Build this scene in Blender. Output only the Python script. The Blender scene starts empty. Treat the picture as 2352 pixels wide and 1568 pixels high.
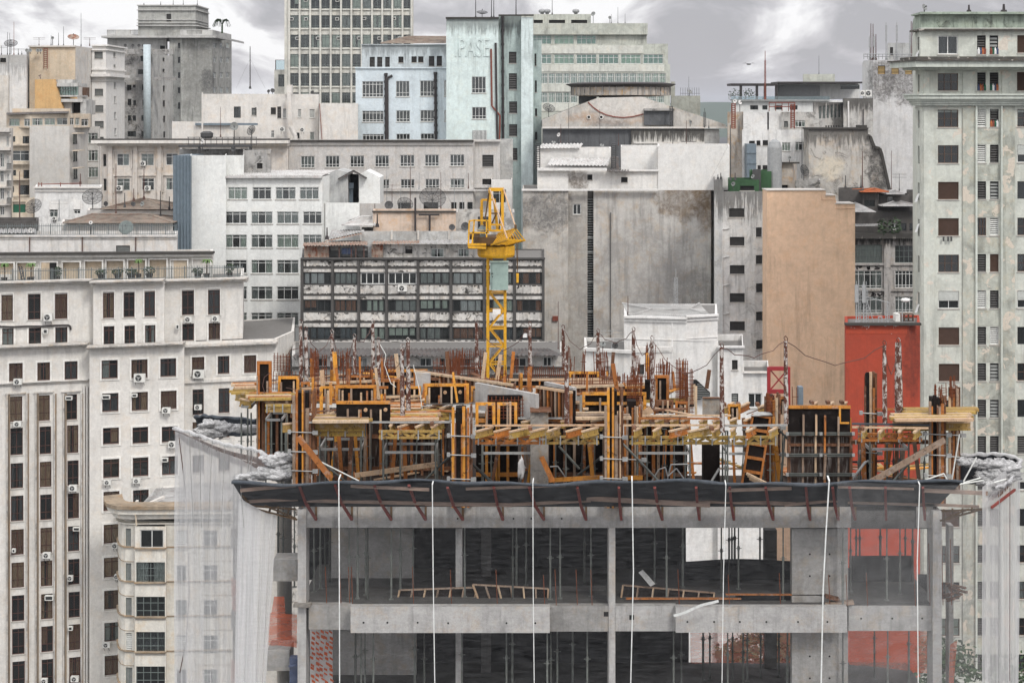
import bpy,math,random
from mathutils import Vector,Matrix
R=random.Random(11)
scene=bpy.context.scene
COL=scene.collection
rad=math.radians

# ------------------------------------------------------------------ camera
F=4000.0 # focal length in units of a 2352 wide picture
EYE=60.0 # height of the camera above the street
HOR=250.0
cam_d=bpy.data.cameras.new('camera')
cam=bpy.data.objects.new('camera',cam_d)
COL.objects.link(cam)
cam.location=(0,0,EYE)
cam.rotation_euler=(rad(90),0,0)
cam_d.sensor_width=36.0
cam_d.lens=F/2352*36.0
cam_d.shift_y=-(784-HOR)/2352
cam_d.clip_start=0.5
cam_d.clip_end=20000
scene.camera=cam

# ------------------------------------------------------------------ sky
world=bpy.data.worlds.new('World')
scene.world=world
world.use_nodes=True
nt=world.node_tree
for n in list(nt.nodes):
    nt.nodes.remove(n)
SUN_EL,SUN_AZ=44.0,148.0 # azimuth measured from +Y clockwise
def wn(t,**kw):
    n=nt.nodes.new(t)
    for k,v in kw.items():
        setattr(n,k,v)
    return n
out=wn('ShaderNodeOutputWorld');bg=wn('ShaderNodeBackground')
sky=wn('ShaderNodeTexSky',sky_type='NISHITA',sun_disc=False)
sky.sun_elevation=rad(SUN_EL);sky.sun_rotation=rad(SUN_AZ)
tc=wn('ShaderNodeTexCoord')
mp=wn('ShaderNodeMapping');mp.inputs['Scale'].default_value=(14,6,30);mp.inputs['Location'].default_value=(2.6,0.4,1.2)
nz=wn('ShaderNodeTexNoise');nz.inputs['Scale'].default_value=1.0;nz.inputs['Detail'].default_value=7;nz.inputs['Roughness'].default_value=.56;nz.inputs['Distortion'].default_value=.5
nt.links.new(tc.outputs['Generated'],mp.inputs[0]);nt.links.new(mp.outputs[0],nz.inputs['Vector'])
sx=wn('ShaderNodeSeparateXYZ');nt.links.new(tc.outputs['Generated'],sx.inputs[0])
ma=wn('ShaderNodeMath',operation='MULTIPLY_ADD');nt.links.new(sx.outputs[0],ma.inputs[0]);ma.inputs[1].default_value=-.38;nt.links.new(nz.outputs[0],ma.inputs[2])
cr=wn('ShaderNodeValToRGB');nt.links.new(ma.outputs[0],cr.inputs[0])
e=cr.color_ramp.elements
e[0].position=.40;e[0].color=(.36,.35,.375,1)
e[1].position=.605;e[1].color=(.80,.79,.80,1)
x=cr.color_ramp.elements.new(.50);x.color=(.50,.485,.51,1)
mu=wn('ShaderNodeVectorMath',operation='SCALE');nt.links.new(cr.outputs[0],mu.inputs[0]);sdir=(math.sin(rad(SUN_AZ))*math.cos(rad(SUN_EL)),math.cos(rad(SUN_AZ))*math.cos(rad(SUN_EL)),math.sin(rad(SUN_EL)))
dp=wn('ShaderNodeVectorMath',operation='DOT_PRODUCT');nt.links.new(tc.outputs['Generated'],dp.inputs[0]);dp.inputs[1].default_value=sdir # thinner cloud around the sun
lobe=wn('ShaderNodeMapRange');nt.links.new(dp.outputs['Value'],lobe.inputs[0]);lobe.inputs[1].default_value=.1;lobe.inputs[2].default_value=1.;lobe.inputs[3].default_value=0.;lobe.inputs[4].default_value=13.
zen=wn('ShaderNodeMapRange');nt.links.new(sx.outputs[2],zen.inputs[0]);zen.inputs[1].default_value=.08;zen.inputs[2].default_value=.9;zen.inputs[3].default_value=9.6;zen.inputs[4].default_value=17. # overcast sky is brightest overhead
ad=wn('ShaderNodeMath',operation='ADD');nt.links.new(lobe.outputs[0],ad.inputs[0]);nt.links.new(zen.outputs[0],ad.inputs[1]);nt.links.new(ad.outputs[0],mu.inputs['Scale'])
mx=wn('ShaderNodeMix',data_type='RGBA');mx.inputs[0].default_value=.93
nt.links.new(sky.outputs[0],mx.inputs[6]);nt.links.new(mu.outputs[0],mx.inputs[7])
nt.links.new(mx.outputs[2],bg.inputs[0]);bg.inputs[1].default_value=.1
nt.links.new(bg.outputs[0],out.inputs[0])

# ------------------------------------------------------------------ sun behind thin cloud
sd=bpy.data.lights.new('sun','SUN');sd.energy=1.5;sd.angle=rad(14);sd.color=(1,.96,.9)
so=bpy.data.objects.new('sun',sd);COL.objects.link(so)
az,el=rad(SUN_AZ),rad(SUN_EL)
sv=Vector((math.sin(az)*math.cos(el),math.cos(az)*math.cos(el),math.sin(el)))
so.rotation_euler=sv.to_track_quat('Z','Y').to_euler()
so.location=sv*300

scene.view_settings.view_transform='Standard'
scene.view_settings.look='None'
scene.view_settings.exposure=0.42
scene.view_settings.gamma=1.0
scene.cycles.transparent_max_bounces=24
scene.cycles.max_bounces=6
scene.cycles.use_denoising=True

# ------------------------------------------------------------------ materials
MATS={}
def newmat(name):
    m=bpy.data.materials.new(name);m.use_nodes=True
    t=m.node_tree
    for n in list(t.nodes):
        t.nodes.remove(n)
    MATS[name]=m
    o=t.nodes.new('ShaderNodeOutputMaterial')
    return m,t,o
class NT:
    def __init__(s,t):s.t=t
    def n(s,typ,**kw):
        n=s.t.nodes.new(typ)
        for k,v in kw.items():setattr(n,k,v)
        return n
    def l(s,a,b):s.t.links.new(a,b)
    def noise(s,vec,scale,detail=4,rough=.6,dist=0.):
        n=s.n('ShaderNodeTexNoise');n.inputs['Scale'].default_value=scale;n.inputs['Detail'].default_value=detail
        n.inputs['Roughness'].default_value=rough;n.inputs['Distortion'].default_value=dist
        if vec is not None:s.l(vec,n.inputs['Vector'])
        return n.outputs[0]
    def mapping(s,vec,scale,loc=(0,0,0)):
        n=s.n('ShaderNodeMapping');n.inputs['Scale'].default_value=scale;n.inputs['Location'].default_value=loc
        s.l(vec,n.inputs[0]);return n.outputs[0]
    def ramp(s,fac,p0,p1,v0=0.,v1=1.):
        n=s.n('ShaderNodeMapRange');n.inputs[1].default_value=p0;n.inputs[2].default_value=p1
        n.inputs[3].default_value=v0;n.inputs[4].default_value=v1
        s.l(fac,n.inputs[0]);return n.outputs[0]
    def math(s,op,a,b):
        n=s.n('ShaderNodeMath',operation=op)
        for i,v in enumerate((a,b)):
            if isinstance(v,(int,float)):n.inputs[i].default_value=v
            else:s.l(v,n.inputs[i])
        return n.outputs[0]
    def mix(s,fac,a,b):
        n=s.n('ShaderNodeMix',data_type='RGBA')
        for i,v in((0,fac),(6,a),(7,b)):
            if isinstance(v,(int,float)):n.inputs[i].default_value=v
            elif isinstance(v,tuple):n.inputs[i].default_value=(*v[:3],1)
            else:s.l(v,n.inputs[i])
        return n.outputs[2]
    def bsdf(s,col,rough=.85,metal=0.,bump=None,bs=.25,bd=.03,spec=.3):
        b=s.n('ShaderNodeBsdfPrincipled');b.inputs['Roughness'].default_value=rough;b.inputs['Metallic'].default_value=metal
        b.inputs['Specular IOR Level'].default_value=spec
        if isinstance(col,tuple):b.inputs['Base Color'].default_value=(*col[:3],1)
        else:s.l(col,b.inputs['Base Color'])
        if bump is not None:
            bn=s.n('ShaderNodeBump');bn.inputs['Strength'].default_value=bs;bn.inputs['Distance'].default_value=bd
            s.l(bump,bn.inputs['Height']);s.l(bn.outputs[0],b.inputs['Normal'])
        return b.outputs[0]
SEED=[0]
def mul(c,k):return tuple(x*k for x in c)
def plaster(name,col,dirt=.35,streak=.35,warm=.15,patch=0.,patchcol=(.5,.47,.42),dirtcol=None,top=None,fine=.10,scale=1.,mould=0.,spots=()):
    """stained render: blotches, rain streaks, warm rust tints, flaked patches, mould below a parapet at height top[0]; spots are stains (place, size, colour, strength)"""
    m,t,o=newmat(name);q=NT(t);SEED[0]+=17.3;L=(SEED[0],SEED[0]*.7,SEED[0]*.3)
    g=q.n('ShaderNodeNewGeometry').outputs['Position']
    v=q.mapping(g,(scale,)*3,L)
    vs=q.mapping(g,(1.1*scale,1.1*scale,.10*scale),L)
    dc=dirtcol or tuple(min(1,x*.30+.012)for x in col)
    blot=q.noise(v,.42,9,.72,.5);stk=q.noise(vs,1.6,6,.68,.25);fin=q.noise(v,5.5,5,.7);big=q.noise(v,.11,3,.5);mid=q.noise(v,1.7,6,.7,.6)
    c=q.mix(q.ramp(fin,.3,.75),mul(col,1-fine*1.3),mul(col,1+fine*.7))
    c=q.mix(q.ramp(mid,.42,.68,0,.42),c,mul(col,.66))
    if warm:c=q.mix(q.math('MULTIPLY',q.ramp(q.noise(v,.9,7,.75),.50,.64),min(1,warm*1.25)),c,(col[0]*.92,col[1]*.66,col[2]*.38))
    if dirt:c=q.mix(q.math('MULTIPLY',q.ramp(blot,.47,.63),min(.95,dirt*1.25)),c,dc)
    if streak:c=q.mix(q.math('MULTIPLY',q.math('MULTIPLY',q.ramp(stk,.50,.66),q.ramp(big,.36,.58,.2,1.)),min(.95,streak*1.3)),c,dc)
    if patch:
        pf=q.ramp(q.noise(v,.75,5,.55,.5),.655-.1*patch,.665-.1*patch)
        c=q.mix(pf,c,q.mix(q.ramp(fin,.35,.65),mul(patchcol,.8),patchcol))
    if mould:
        c=q.mix(q.math('MULTIPLY',q.ramp(q.noise(v,.5,10,.78,.7),.54,.61),min(1,mould*1.5)),c,(.028,.026,.023))
    if top:
        z=q.n('ShaderNodeSeparateXYZ');q.l(g,z.inputs[0])
        hz=q.ramp(z.outputs[2],top[0]-top[1],top[0])
        tm=q.ramp(q.math('ADD',q.math('MULTIPLY',hz,.42),q.math('MULTIPLY',q.noise(vs,2.6,6,.7),.75)),.57,.68)
        c=q.mix(q.math('MULTIPLY',tm,top[2]if len(top)>2 else.75),c,(.04,.038,.034))
    for p,rr_,sc,st in spots:
        w=q.n('ShaderNodeVectorMath',operation='SUBTRACT');q.l(g,w.inputs[0]);w.inputs[1].default_value=p
        w2=q.n('ShaderNodeVectorMath',operation='DIVIDE');q.l(w.outputs[0],w2.inputs[0]);w2.inputs[1].default_value=rr_
        ln=q.n('ShaderNodeVectorMath',operation='LENGTH');q.l(w2.outputs[0],ln.inputs[0])
        f=q.math('ADD',q.ramp(ln.outputs['Value'],0,1.15,.55,-.25),q.math('MULTIPLY',q.noise(v,.9,9,.78,.5),.75))
        c=q.mix(q.math('MULTIPLY',q.math('MULTIPLY',q.ramp(f,.46,.62),q.ramp(q.noise(v,2.2,8,.75,.8),.36,.6,.3,1.)),st),c,sc)
    q.l(q.bsdf(c,.9,0,fin,.3,.05,.2),o.inputs[0])
    return m
def simple(name,col,rough=.6,metal=0.,var=.18,scale=3.,dirt=.25,dirtcol=(.05,.04,.03),spec=.35,obj=True,stretch=(1,1,1)):
    m,t,o=newmat(name);q=NT(t)
    tcn=q.n('ShaderNodeTexCoord').outputs['Object']if obj else q.n('ShaderNodeNewGeometry').outputs['Position']
    v=q.mapping(tcn,tuple(scale*s for s in stretch))
    a=q.noise(v,1.,5,.65,.2);b=q.noise(v,4.3,4,.7)
    c=q.mix(q.ramp(a,.3,.7),mul(col,1-var),mul(col,1+var*.5))
    if dirt:c=q.mix(q.math('MULTIPLY',q.ramp(b,.52,.72),dirt),c,dirtcol)
    q.l(q.bsdf(c,rough,metal,b,.15,.01,spec),o.inputs[0])
    return m
def glassmat(name,tint,refl=.08,dust=.06,dustcol=(.5,.55,.55)):
    m,t,o=newmat(name);q=NT(t)
    tr=q.n('ShaderNodeBsdfTransparent');tr.inputs[0].default_value=(*tint,1)
    gl=q.n('ShaderNodeBsdfGlossy');gl.inputs['Roughness'].default_value=.06;gl.inputs[0].default_value=(.9,.95,.95,1)
    di=q.n('ShaderNodeBsdfDiffuse');di.inputs[0].default_value=(*dustcol,1)
    m1=q.n('ShaderNodeMixShader');m1.inputs[0].default_value=dust;q.l(tr.outputs[0],m1.inputs[1]);q.l(di.outputs[0],m1.inputs[2])
    m2=q.n('ShaderNodeMixShader');q.l(m1.outputs[0],m2.inputs[1]);q.l(gl.outputs[0],m2.inputs[2])
    lw=q.n('ShaderNodeFresnel');lw.inputs[0].default_value=1.45
    q.l(q.math('ADD',lw.outputs[0],refl),m2.inputs[0])
    q.l(m2.outputs[0],o.inputs[0]);return m
def netmat(name,col,lo,hi,sc=(3,3,.35),tl=.5,fine=40.):
    """woven safety net: partly see-through, folds gather the threads"""
    m,t,o=newmat(name);q=NT(t)
    g=q.n('ShaderNodeNewGeometry').outputs['Position']
    v=q.mapping(g,sc)
    a=q.noise(v,1.,5,.6,.6);b=q.noise(q.mapping(g,(fine,fine,fine)),1.,2,.6)
    f=q.ramp(q.math('ADD',q.math('MULTIPLY',a,.8),q.math('MULTIPLY',b,.2)),.32,.68,lo,hi)
    di=q.n('ShaderNodeBsdfDiffuse');di.inputs[0].default_value=(*col,1)
    ts=q.n('ShaderNodeBsdfTranslucent');ts.inputs[0].default_value=(*col,1)
    m1=q.n('ShaderNodeMixShader');m1.inputs[0].default_value=tl;q.l(di.outputs[0],m1.inputs[1]);q.l(ts.outputs[0],m1.inputs[2])
    tr=q.n('ShaderNodeBsdfTransparent')
    m2=q.n('ShaderNodeMixShader');q.l(f,m2.inputs[0]);q.l(tr.outputs[0],m2.inputs[1]);q.l(m1.outputs[0],m2.inputs[2])
    q.l(m2.outputs[0],o.inputs[0]);return m
def woodmat(name,col,dark,var=.5):
    m,t,o=newmat(name);q=NT(t)
    tcn=q.n('ShaderNodeNewGeometry').outputs['Position']
    oi=q.n('ShaderNodeObjectInfo').outputs['Random']
    a=q.noise(q.mapping(tcn,(5,5,5)),1.,4,.6,.5);b=q.noise(q.mapping(tcn,(26,26,2.2)),1.,4,.65)
    c=q.mix(q.ramp(b,.35,.7),col,mul(col,.62))
    c=q.mix(q.math('MULTIPLY',q.ramp(a,.5,.72),var),c,dark)
    c=q.mix(q.math('MULTIPLY',oi,.6),c,mul(dark,1.5))
    c=q.mix(q.ramp(q.noise(q.mapping(tcn,(3.1,3.1,3.1)),1.,8,.78,.4),.55,.62,0.,.55),c,(.33,.30,.27)) # dried cement splashes
    c=q.mix(q.ramp(q.noise(q.mapping(tcn,(8,8,8),(4,4,4)),1.,6,.75,.3),.56,.63,0.,.75),c,mul(dark,.35))
    q.l(q.bsdf(c,.75,0,b,.2,.01,.25),o.inputs[0]);return m
def sheetmat(name,col,dirt=.5,rust=0.):
    m,t,o=newmat(name);q=NT(t);SEED[0]+=9.1
    g=q.mapping(q.n('ShaderNodeNewGeometry').outputs['Position'],(1,1,1),(SEED[0],3,1))
    a=q.noise(g,.9,6,.7,.3);b=q.noise(g,6,4,.7)
    c=q.mix(q.ramp(b,.3,.7),mul(col,.8),mul(col,1.08))
    c=q.mix(q.math('MULTIPLY',q.ramp(a,.45,.66),dirt),c,mul(col,.22))
    if rust:c=q.mix(q.math('MULTIPLY',q.ramp(q.noise(g,1.7,5,.7),.5,.62),rust),c,(.20,.06,.025))
    q.l(q.bsdf(c,.8,0,b,.15,.02,.25),o.inputs[0]);return m

# ------------------------------------------------------------------ helpers
CR={'d':(0,0,1.),'a':(0,0,3.034),'b':(588,0,3.034),'c':(1176,0,3.034),'e':(1764,0,3.034),
      'f':(0,488.1,3.034),'g':(588,488.1,3.034),'h':(1176,488.1,3.034),'i':(1764,488.1,3.034),
      'j':(0,1004.9,2.784),'k':(516.8,803.9,4.),'l':(1091,803.9,4.),'m':(1665.2,746.5,3.4248),
      'n':(402,1062.3,3.1),'o':(976.2,1062.3,3.1),'p':(1550.4,1062.3,3.1),'q':(1952.3,1004.9,2.783),
      'r':(1045.1,413.4,5.936)}
def D(k,cx,cy):
    ox,oy,s=CR[k];return ox+cx/s,oy+cy/s
def W(k,cx,cy,Y):
    px,py=D(k,cx,cy)
    return Vector(((px-1176)*Y/F,Y,EYE-(py-HOR)*Y/F))
def X_(k,cx,Y):return(D(k,cx,0)[0]-1176)*Y/F
def Z_(k,cy,Y):return EYE-(D(k,0,cy)[1]-HOR)*Y/F
WP={}
class MB:
    def __init__(s):s.v=[];s.f=[];s.mi=[]
    def face(s,pts,mi=0):
        i=len(s.v);s.v.extend(Vector(p)for p in pts);s.f.append(tuple(range(i,i+len(pts))));s.mi.append(mi)
    def hexa(s,c,mi=0): # 8 corners: bottom ring 0-3, top ring 4-7
        i=len(s.v);s.v.extend(Vector(p)for p in c)
        for q in((3,2,1,0),(4,5,6,7),(0,1,5,4),(1,2,6,5),(2,3,7,6),(3,0,4,7)):
            s.f.append(tuple(i+a for a in q));s.mi.append(mi)
    def box(s,x0,x1,y0,y1,z0,z1,mi=0):
        s.hexa([(x0,y0,z0),(x1,y0,z0),(x1,y1,z0),(x0,y1,z0),(x0,y0,z1),(x1,y0,z1),(x1,y1,z1),(x0,y1,z1)],mi)
    def sbox(s,g,u0,u1,z0,z1,d0,d1,mi=0): # box on a facade segment, d = towards the street
        a=[g.pt(u0,0,d1),g.pt(u1,0,d1),g.pt(u1,0,d0),g.pt(u0,0,d0)]
        s.hexa([(p.x,p.y,z0)for p in a]+[(p.x,p.y,z1)for p in a],mi)
    def bar(s,p,q,w,h,mi=0,up=Vector((0,0,1))):
        p,q=Vector(p),Vector(q);d=(q-p).normalized()
        if abs(d.dot(up))>.98:up=Vector((0,1,0))
        a=d.cross(up).normalized()*(w/2);b=a.cross(d).normalized()*(h/2)
        s.hexa([p-a-b,p+a-b,p+a+b,p-a+b,q-a-b,q+a-b,q+a+b,q-a+b],mi)
    def tube(s,p,q,r,n=6,r2=None,mi=0):
        p,q=Vector(p),Vector(q);d=q-p
        if d.length<1e-6:return
        d.normalize();up=Vector((0,0,1))if abs(d.z)<.9 else Vector((1,0,0))
        a=d.cross(up).normalized();b=d.cross(a);i=len(s.v);r2=r if r2 is None else r2
        for c,rr in((p,r),(q,r2)):
            for k in range(n):
                t=2*math.pi*k/n;s.v.append(c+(a*math.cos(t)+b*math.sin(t))*rr)
        for k in range(n):
            s.f.append((i+k,i+(k+1)%n,i+n+(k+1)%n,i+n+k));s.mi.append(mi)
        s.f.append(tuple(i+k for k in range(n))[::-1]);s.mi.append(mi);s.f.append(tuple(i+n+k for k in range(n)));s.mi.append(mi)
    def path(s,pts,r,n=5,mi=0):
        for a,b in zip(pts,pts[1:]):s.tube(a,b,r,n,mi=mi)
    def rope(s,pts,r,n=7):
        i=len(s.v);m=len(pts)
        for j in range(m):
            d=(pts[min(m-1,j+1)]-pts[max(0,j-1)]).normalized();up=Vector((0,0,1))if abs(d.z)<.9 else Vector((0,1,0));a=d.cross(up).normalized();b=d.cross(a);rr_=r(j)if callable(r)else r
            for k in range(n):t=6.2832*k/n;s.v.append(pts[j]+(a*math.cos(t)+b*math.sin(t))*rr_)
        for j in range(m-1):
            for k in range(n):s.f.append((i+j*n+k,i+j*n+(k+1)%n,i+(j+1)*n+(k+1)%n,i+(j+1)*n+k));s.mi.append(0)
    def lathe(s,o,axis,prof,n=20,mi=0,cap=False):
        axis=Vector(axis).normalized();up=Vector((0,0,1))if abs(axis.z)<.9 else Vector((1,0,0))
        a=axis.cross(up).normalized();b=axis.cross(a);i=len(s.v);o=Vector(o)
        for r,h in prof:
            for k in range(n):
                t=2*math.pi*k/n;s.v.append(o+axis*h+(a*math.cos(t)+b*math.sin(t))*r)
        for j in range(len(prof)-1):
            for k in range(n):
                s.f.append((i+j*n+k,i+j*n+(k+1)%n,i+(j+1)*n+(k+1)%n,i+(j+1)*n+k));s.mi.append(mi)
        if cap:
            s.f.append(tuple(i+k for k in range(n))[::-1]);s.mi.append(mi);j=(len(prof)-1)*n
            s.f.append(tuple(i+j+k for k in range(n)));s.mi.append(mi)
    def prism(s,pts,z0,z1,mi=0):
        n=len(pts);i=len(s.v)
        for z in(z0,z1):s.v.extend(Vector((p[0],p[1],z))for p in pts)
        for k in range(n):s.f.append((i+k,i+(k+1)%n,i+n+(k+1)%n,i+n+k));s.mi.append(mi)
        s.f.append(tuple(i+k for k in range(n))[::-1]);s.f.append(tuple(i+n+k for k in range(n)));s.mi+=[mi,mi]
    def slab(s,pts,y0,y1,mi=0): # outline in X,Z pushed back along Y
        n=len(pts);i=len(s.v)
        for y in(y0,y1):s.v.extend(Vector((p[0],y,p[1]))for p in pts)
        for k in range(n):s.f.append((i+k,i+(k+1)%n,i+n+(k+1)%n,i+n+k));s.mi.append(mi)
        s.f.append(tuple(i+k for k in range(n))[::-1]);s.f.append(tuple(i+n+k for k in range(n)));s.mi+=[mi,mi]
    def corr(s,p0,p1,p2,p3,pitch=.18,amp=.035,mi=0):
        """corrugated sheet: p0->p1 across the waves at the eave, p3->p2 at the top"""
        p0,p1,p2,p3=map(Vector,(p0,p1,p2,p3));n=max(2,int(2*max((p1-p0).length,(p2-p3).length)/pitch));n=min(n,240)
        nrm=(p1-p0).cross(p3-p0).normalized();i=len(s.v)
        for k in range(n+1):
            t=k/n;h=nrm*(amp if k%2 else-amp);s.v.append(p0.lerp(p1,t)+h);s.v.append(p3.lerp(p2,t)+h)
        for k in range(n):s.f.append((i+2*k,i+2*k+2,i+2*k+3,i+2*k+1));s.mi.append(mi)
    def blob(s,c,rx,ry,rz,seed,n=10,amp=.25,mi=0):
        rr=random.Random(seed);i=len(s.v);m=n//2+2
        ph=[rr.uniform(0,6.28)for _ in range(6)]
        for a in range(m+1):
            th=math.pi*a/m
            for b in range(n):
                t=2*math.pi*b/n
                k=1+amp*(math.sin(2*t+ph[0]+2*th)*.5+math.sin(3*t+ph[1]-3*th)*.35+math.sin(5*th+ph[2]+t)*.4+(abs(math.sin(5.5*t+3*th+ph[3]))-.5)*.5)
                s.v.append(Vector((c[0]+rx*k*math.sin(th)*math.cos(t),c[1]+ry*k*math.sin(th)*math.sin(t),c[2]+rz*k*math.cos(th))))
        for a in range(m):
            for b in range(n):
                s.f.append((i+a*n+b,i+a*n+(b+1)%n,i+(a+1)*n+(b+1)%n,i+(a+1)*n+b));s.mi.append(mi)
    def build(s,name,mats,parent=None,smooth=False,base=None):
        off=WP[parent]if parent else(base if base is not None else Vector((0,0,0)))
        me=bpy.data.meshes.new(name)
        me.from_pydata([tuple(p-off)for p in s.v],[],s.f)
        if not isinstance(mats,(list,tuple)):mats=[mats]
        for m in mats:me.materials.append(MATS[m]if isinstance(m,str)else m)
        if len(mats)>1:me.polygons.foreach_set('material_index',s.mi)
        if smooth:me.polygons.foreach_set('use_smooth',[True]*len(s.f))
        me.validate();me.update()
        o=bpy.data.objects.new(name,me);COL.objects.link(o)
        if parent:o.parent=parent;WP[o]=off
        else:o.location=off;WP[o]=Vector(off)
        return o
def tag(o,label,cat,group=None):
    o['label']=label;o['category']=cat;o['kind']='thing'
    if group:o['group']=group
    return o
def thing(name,label,cat,loc,group=None):
    o=bpy.data.objects.new(name,None);COL.objects.link(o);o.location=loc;o.empty_display_size=.3
    WP[o]=Vector(loc);return tag(o,label,cat,group)
def single(name,mb,mats,label,cat,group=None,smooth=False):
    xs=[p.x for p in mb.v];ys=[p.y for p in mb.v];zs=[p.z for p in mb.v]
    b=Vector(((min(xs)+max(xs))/2,(min(ys)+max(ys))/2,min(zs)))
    return tag(mb.build(name,mats,None,smooth,b),label,cat,group)
def struct(o):o['kind']='structure';return o
ORD='first second third fourth fifth sixth seventh eighth ninth tenth eleventh twelfth thirteenth fourteenth fifteenth sixteenth seventeenth eighteenth nineteenth twentieth'.split()
ORD+=['twenty-'+o for o in ORD[:9]]+['thirtieth']+['thirty-'+o for o in ORD[:9]]+['fortieth']

class Seg:
    def __init__(s,P0,P1):
        s.P0=Vector((P0[0],P0[1]));s.P1=Vector((P1[0],P1[1]));d=s.P1-s.P0
        s.L=d.length;s.u=d/s.L;s.nn=Vector((s.u.y,-s.u.x));s.holes=[]
    def hit(s,px,py):
        d=Vector(((px-1176)/F,1.0));t=s.P0.dot(s.nn)/d.dot(s.nn);p=d*t
        return(p-s.P0).dot(s.u),EYE-(py-HOR)/F*t
    def rect(s,k,x0,y0,x1,y1):
        a=s.hit(*D(k,x0,y0));b=s.hit(*D(k,x1,y1));c=s.hit(*D(k,(x0+x1)/2,(y0+y1)/2))
        return a[0],b[0],b[1],a[1]
    def pt(s,u,z,d=0.):
        p=s.P0+s.u*u+s.nn*d;return Vector((p.x,p.y,z))
def cuts(vals):
    vals=sorted(vals);r=[vals[0]]
    for v in vals[1:]:
        if v-r[-1]>.004:r.append(v)
    return r
def wallfaces(mb,g,z0,z1,rec,interior=1):
    hs=[(max(.03,a),min(g.L-.03,b),max(z0+.02,c),min(z1-.02,d))for a,b,c,d in g.holes]
    hs=[h for h in hs if h[1]-h[0]>.05 and h[3]-h[2]>.05]
    us=cuts([0,g.L]+[h[0]for h in hs]+[h[1]for h in hs]);zs=cuts([z0,z1]+[h[2]for h in hs]+[h[3]for h in hs])
    for i in range(len(zs)-1):
        zc=(zs[i]+zs[i+1])/2;row=[h for h in hs if h[2]<zc<h[3]];st=None
        for j in range(len(us)-1):
            uc=(us[j]+us[j+1])/2;solid=not any(h[0]<uc<h[1]for h in row)
            if solid and st is None:st=us[j]
            if st is not None and(not solid or j==len(us)-2):
                en=us[j+1]if solid else us[j]
                mb.face([g.pt(st,zs[i]),g.pt(en,zs[i]),g.pt(en,zs[i+1]),g.pt(st,zs[i+1])]);st=None
    for a,b,c,d in hs:
        mb.face([g.pt(a,c),g.pt(b,c),g.pt(b,c,-rec),g.pt(a,c,-rec)]);mb.face([g.pt(a,d),g.pt(a,d,-rec),g.pt(b,d,-rec),g.pt(b,d)])
        mb.face([g.pt(a,c),g.pt(a,c,-rec),g.pt(a,d,-rec),g.pt(a,d)]);mb.face([g.pt(b,c),g.pt(b,d),g.pt(b,d,-rec),g.pt(b,c,-rec)])
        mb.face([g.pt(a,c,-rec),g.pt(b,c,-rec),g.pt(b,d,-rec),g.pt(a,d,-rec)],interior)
STY={
 'brown':dict(fm='frame_brown',nx=2,tr=(.24,),bw=.07,cur=.85,cm=('curtain_brown','curtain_tan','curtain_brown','curtain_grey','curtain_dark'),sur='white_trim',sill=1),
 'brownT':dict(fm='frame_brown',nx=2,tr=(.16,.70),bw=.06,cur=.65,cm=('curtain_brown','curtain_dark','curtain_tan'),sill=1),
 'white3':dict(fm='frame_white',nx=3,tr=(.22,),bw=.07,cur=.9,cm=('curtain_pale','curtain_grey','curtain_pale','curtain_grey'),sill=1),
 'white4':dict(fm='frame_white',nx=4,tr=(.74,),bw=.07,cur=.45,cm=('curtain_dark','curtain_grey'),sill=1),
 'white6':dict(fm='frame_white',nx=6,tr=(.2,.8),bw=.08,cur=.35,cm=('curtain_dark','curtain_grey'),sill=1),
 'grid':dict(fm='frame_white',nx=2,tr=(.3,),bw=.06,cur=.7,cm=('curtain_pale','curtain_grey','curtain_dark'),sill=0),
 'teal':dict(fm='frame_white',nx=4,tr=(.35,),bw=.09,cur=1.,cm=('curtain_teal','curtain_teal','curtain_pale'),gl='glass_teal',sill=0,bare=1),
 'apt':dict(fm='frame_dark',nx=4,tr=(),bw=.09,cur=1.,cm=('curtain_pale','curtain_white','curtain_grey','curtain_slate','curtain_rust','curtain_pale'),sill=0,part=1),
 'aptw':dict(fm='frame_white',nx=4,tr=(),bw=.09,cur=.0,sill=0),
 'louver':dict(fm='frame_dark',nx=1,tr=(),bw=.05,lou=(7,'slat_dark'),cur=0,sill=1),
 'louverb':dict(fm='frame_dark',nx=1,tr=(),bw=.05,lou=(5,'slat_grey'),cur=0,sill=1),
 'louverw':dict(fm='frame_white',nx=1,tr=(),bw=.05,lou=(8,'slat_white'),cur=0,sill=1),
 'louvery':dict(fm='frame_rust',nx=1,tr=(),bw=.05,lou=(6,'slat_rust'),cur=0,sill=0),
 'blind':dict(fm='frame_rust',nx=1,tr=(),bw=.05,lou=(16,'slat_blind'),cur=0,sill=1,tight=1),
 'sash':dict(fm='frame_rust',nx=3,tr=(.5,),bw=.05,cur=.6,cm=('curtain_pale','curtain_dark','curtain_grey'),sill=1),
 'shade':dict(fm='frame_white',nx=2,tr=(.55,),bw=.06,cur=0,sill=1,half='curtain_grey'),
 'white2':dict(fm='frame_white',nx=2,tr=(),bw=.08,cur=.5,cm=('curtain_dark','curtain_grey'),sill=1),
 'dark':dict(fm='frame_dark',nx=2,tr=(),bw=.06,cur=.3,cm=('curtain_dark',),sill=0),
 'deco':dict(fm='frame_green',nx=4,tr=(.3,.65),bw=.05,cur=.6,cm=('curtain_dark','curtain_grey'),sill=1),
 'shutter':dict(fm='frame_green',nx=2,tr=(),bw=.06,lou=(14,'slat_grey'),cur=0,sill=1,tight=1),
 'factory':dict(fm='frame_white',nx=5,tr=(.2,.85),bw=.07,cur=.9,cm=('curtain_teal','curtain_grey'),sill=1),
 'tall':dict(fm='frame_green',nx=2,tr=(.22,.82),bw=.06,cur=.75,cm=('curtain_grey','curtain_pale','curtain_dark'),sill=0),
 'open':None,
}
WN=[0]
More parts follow.
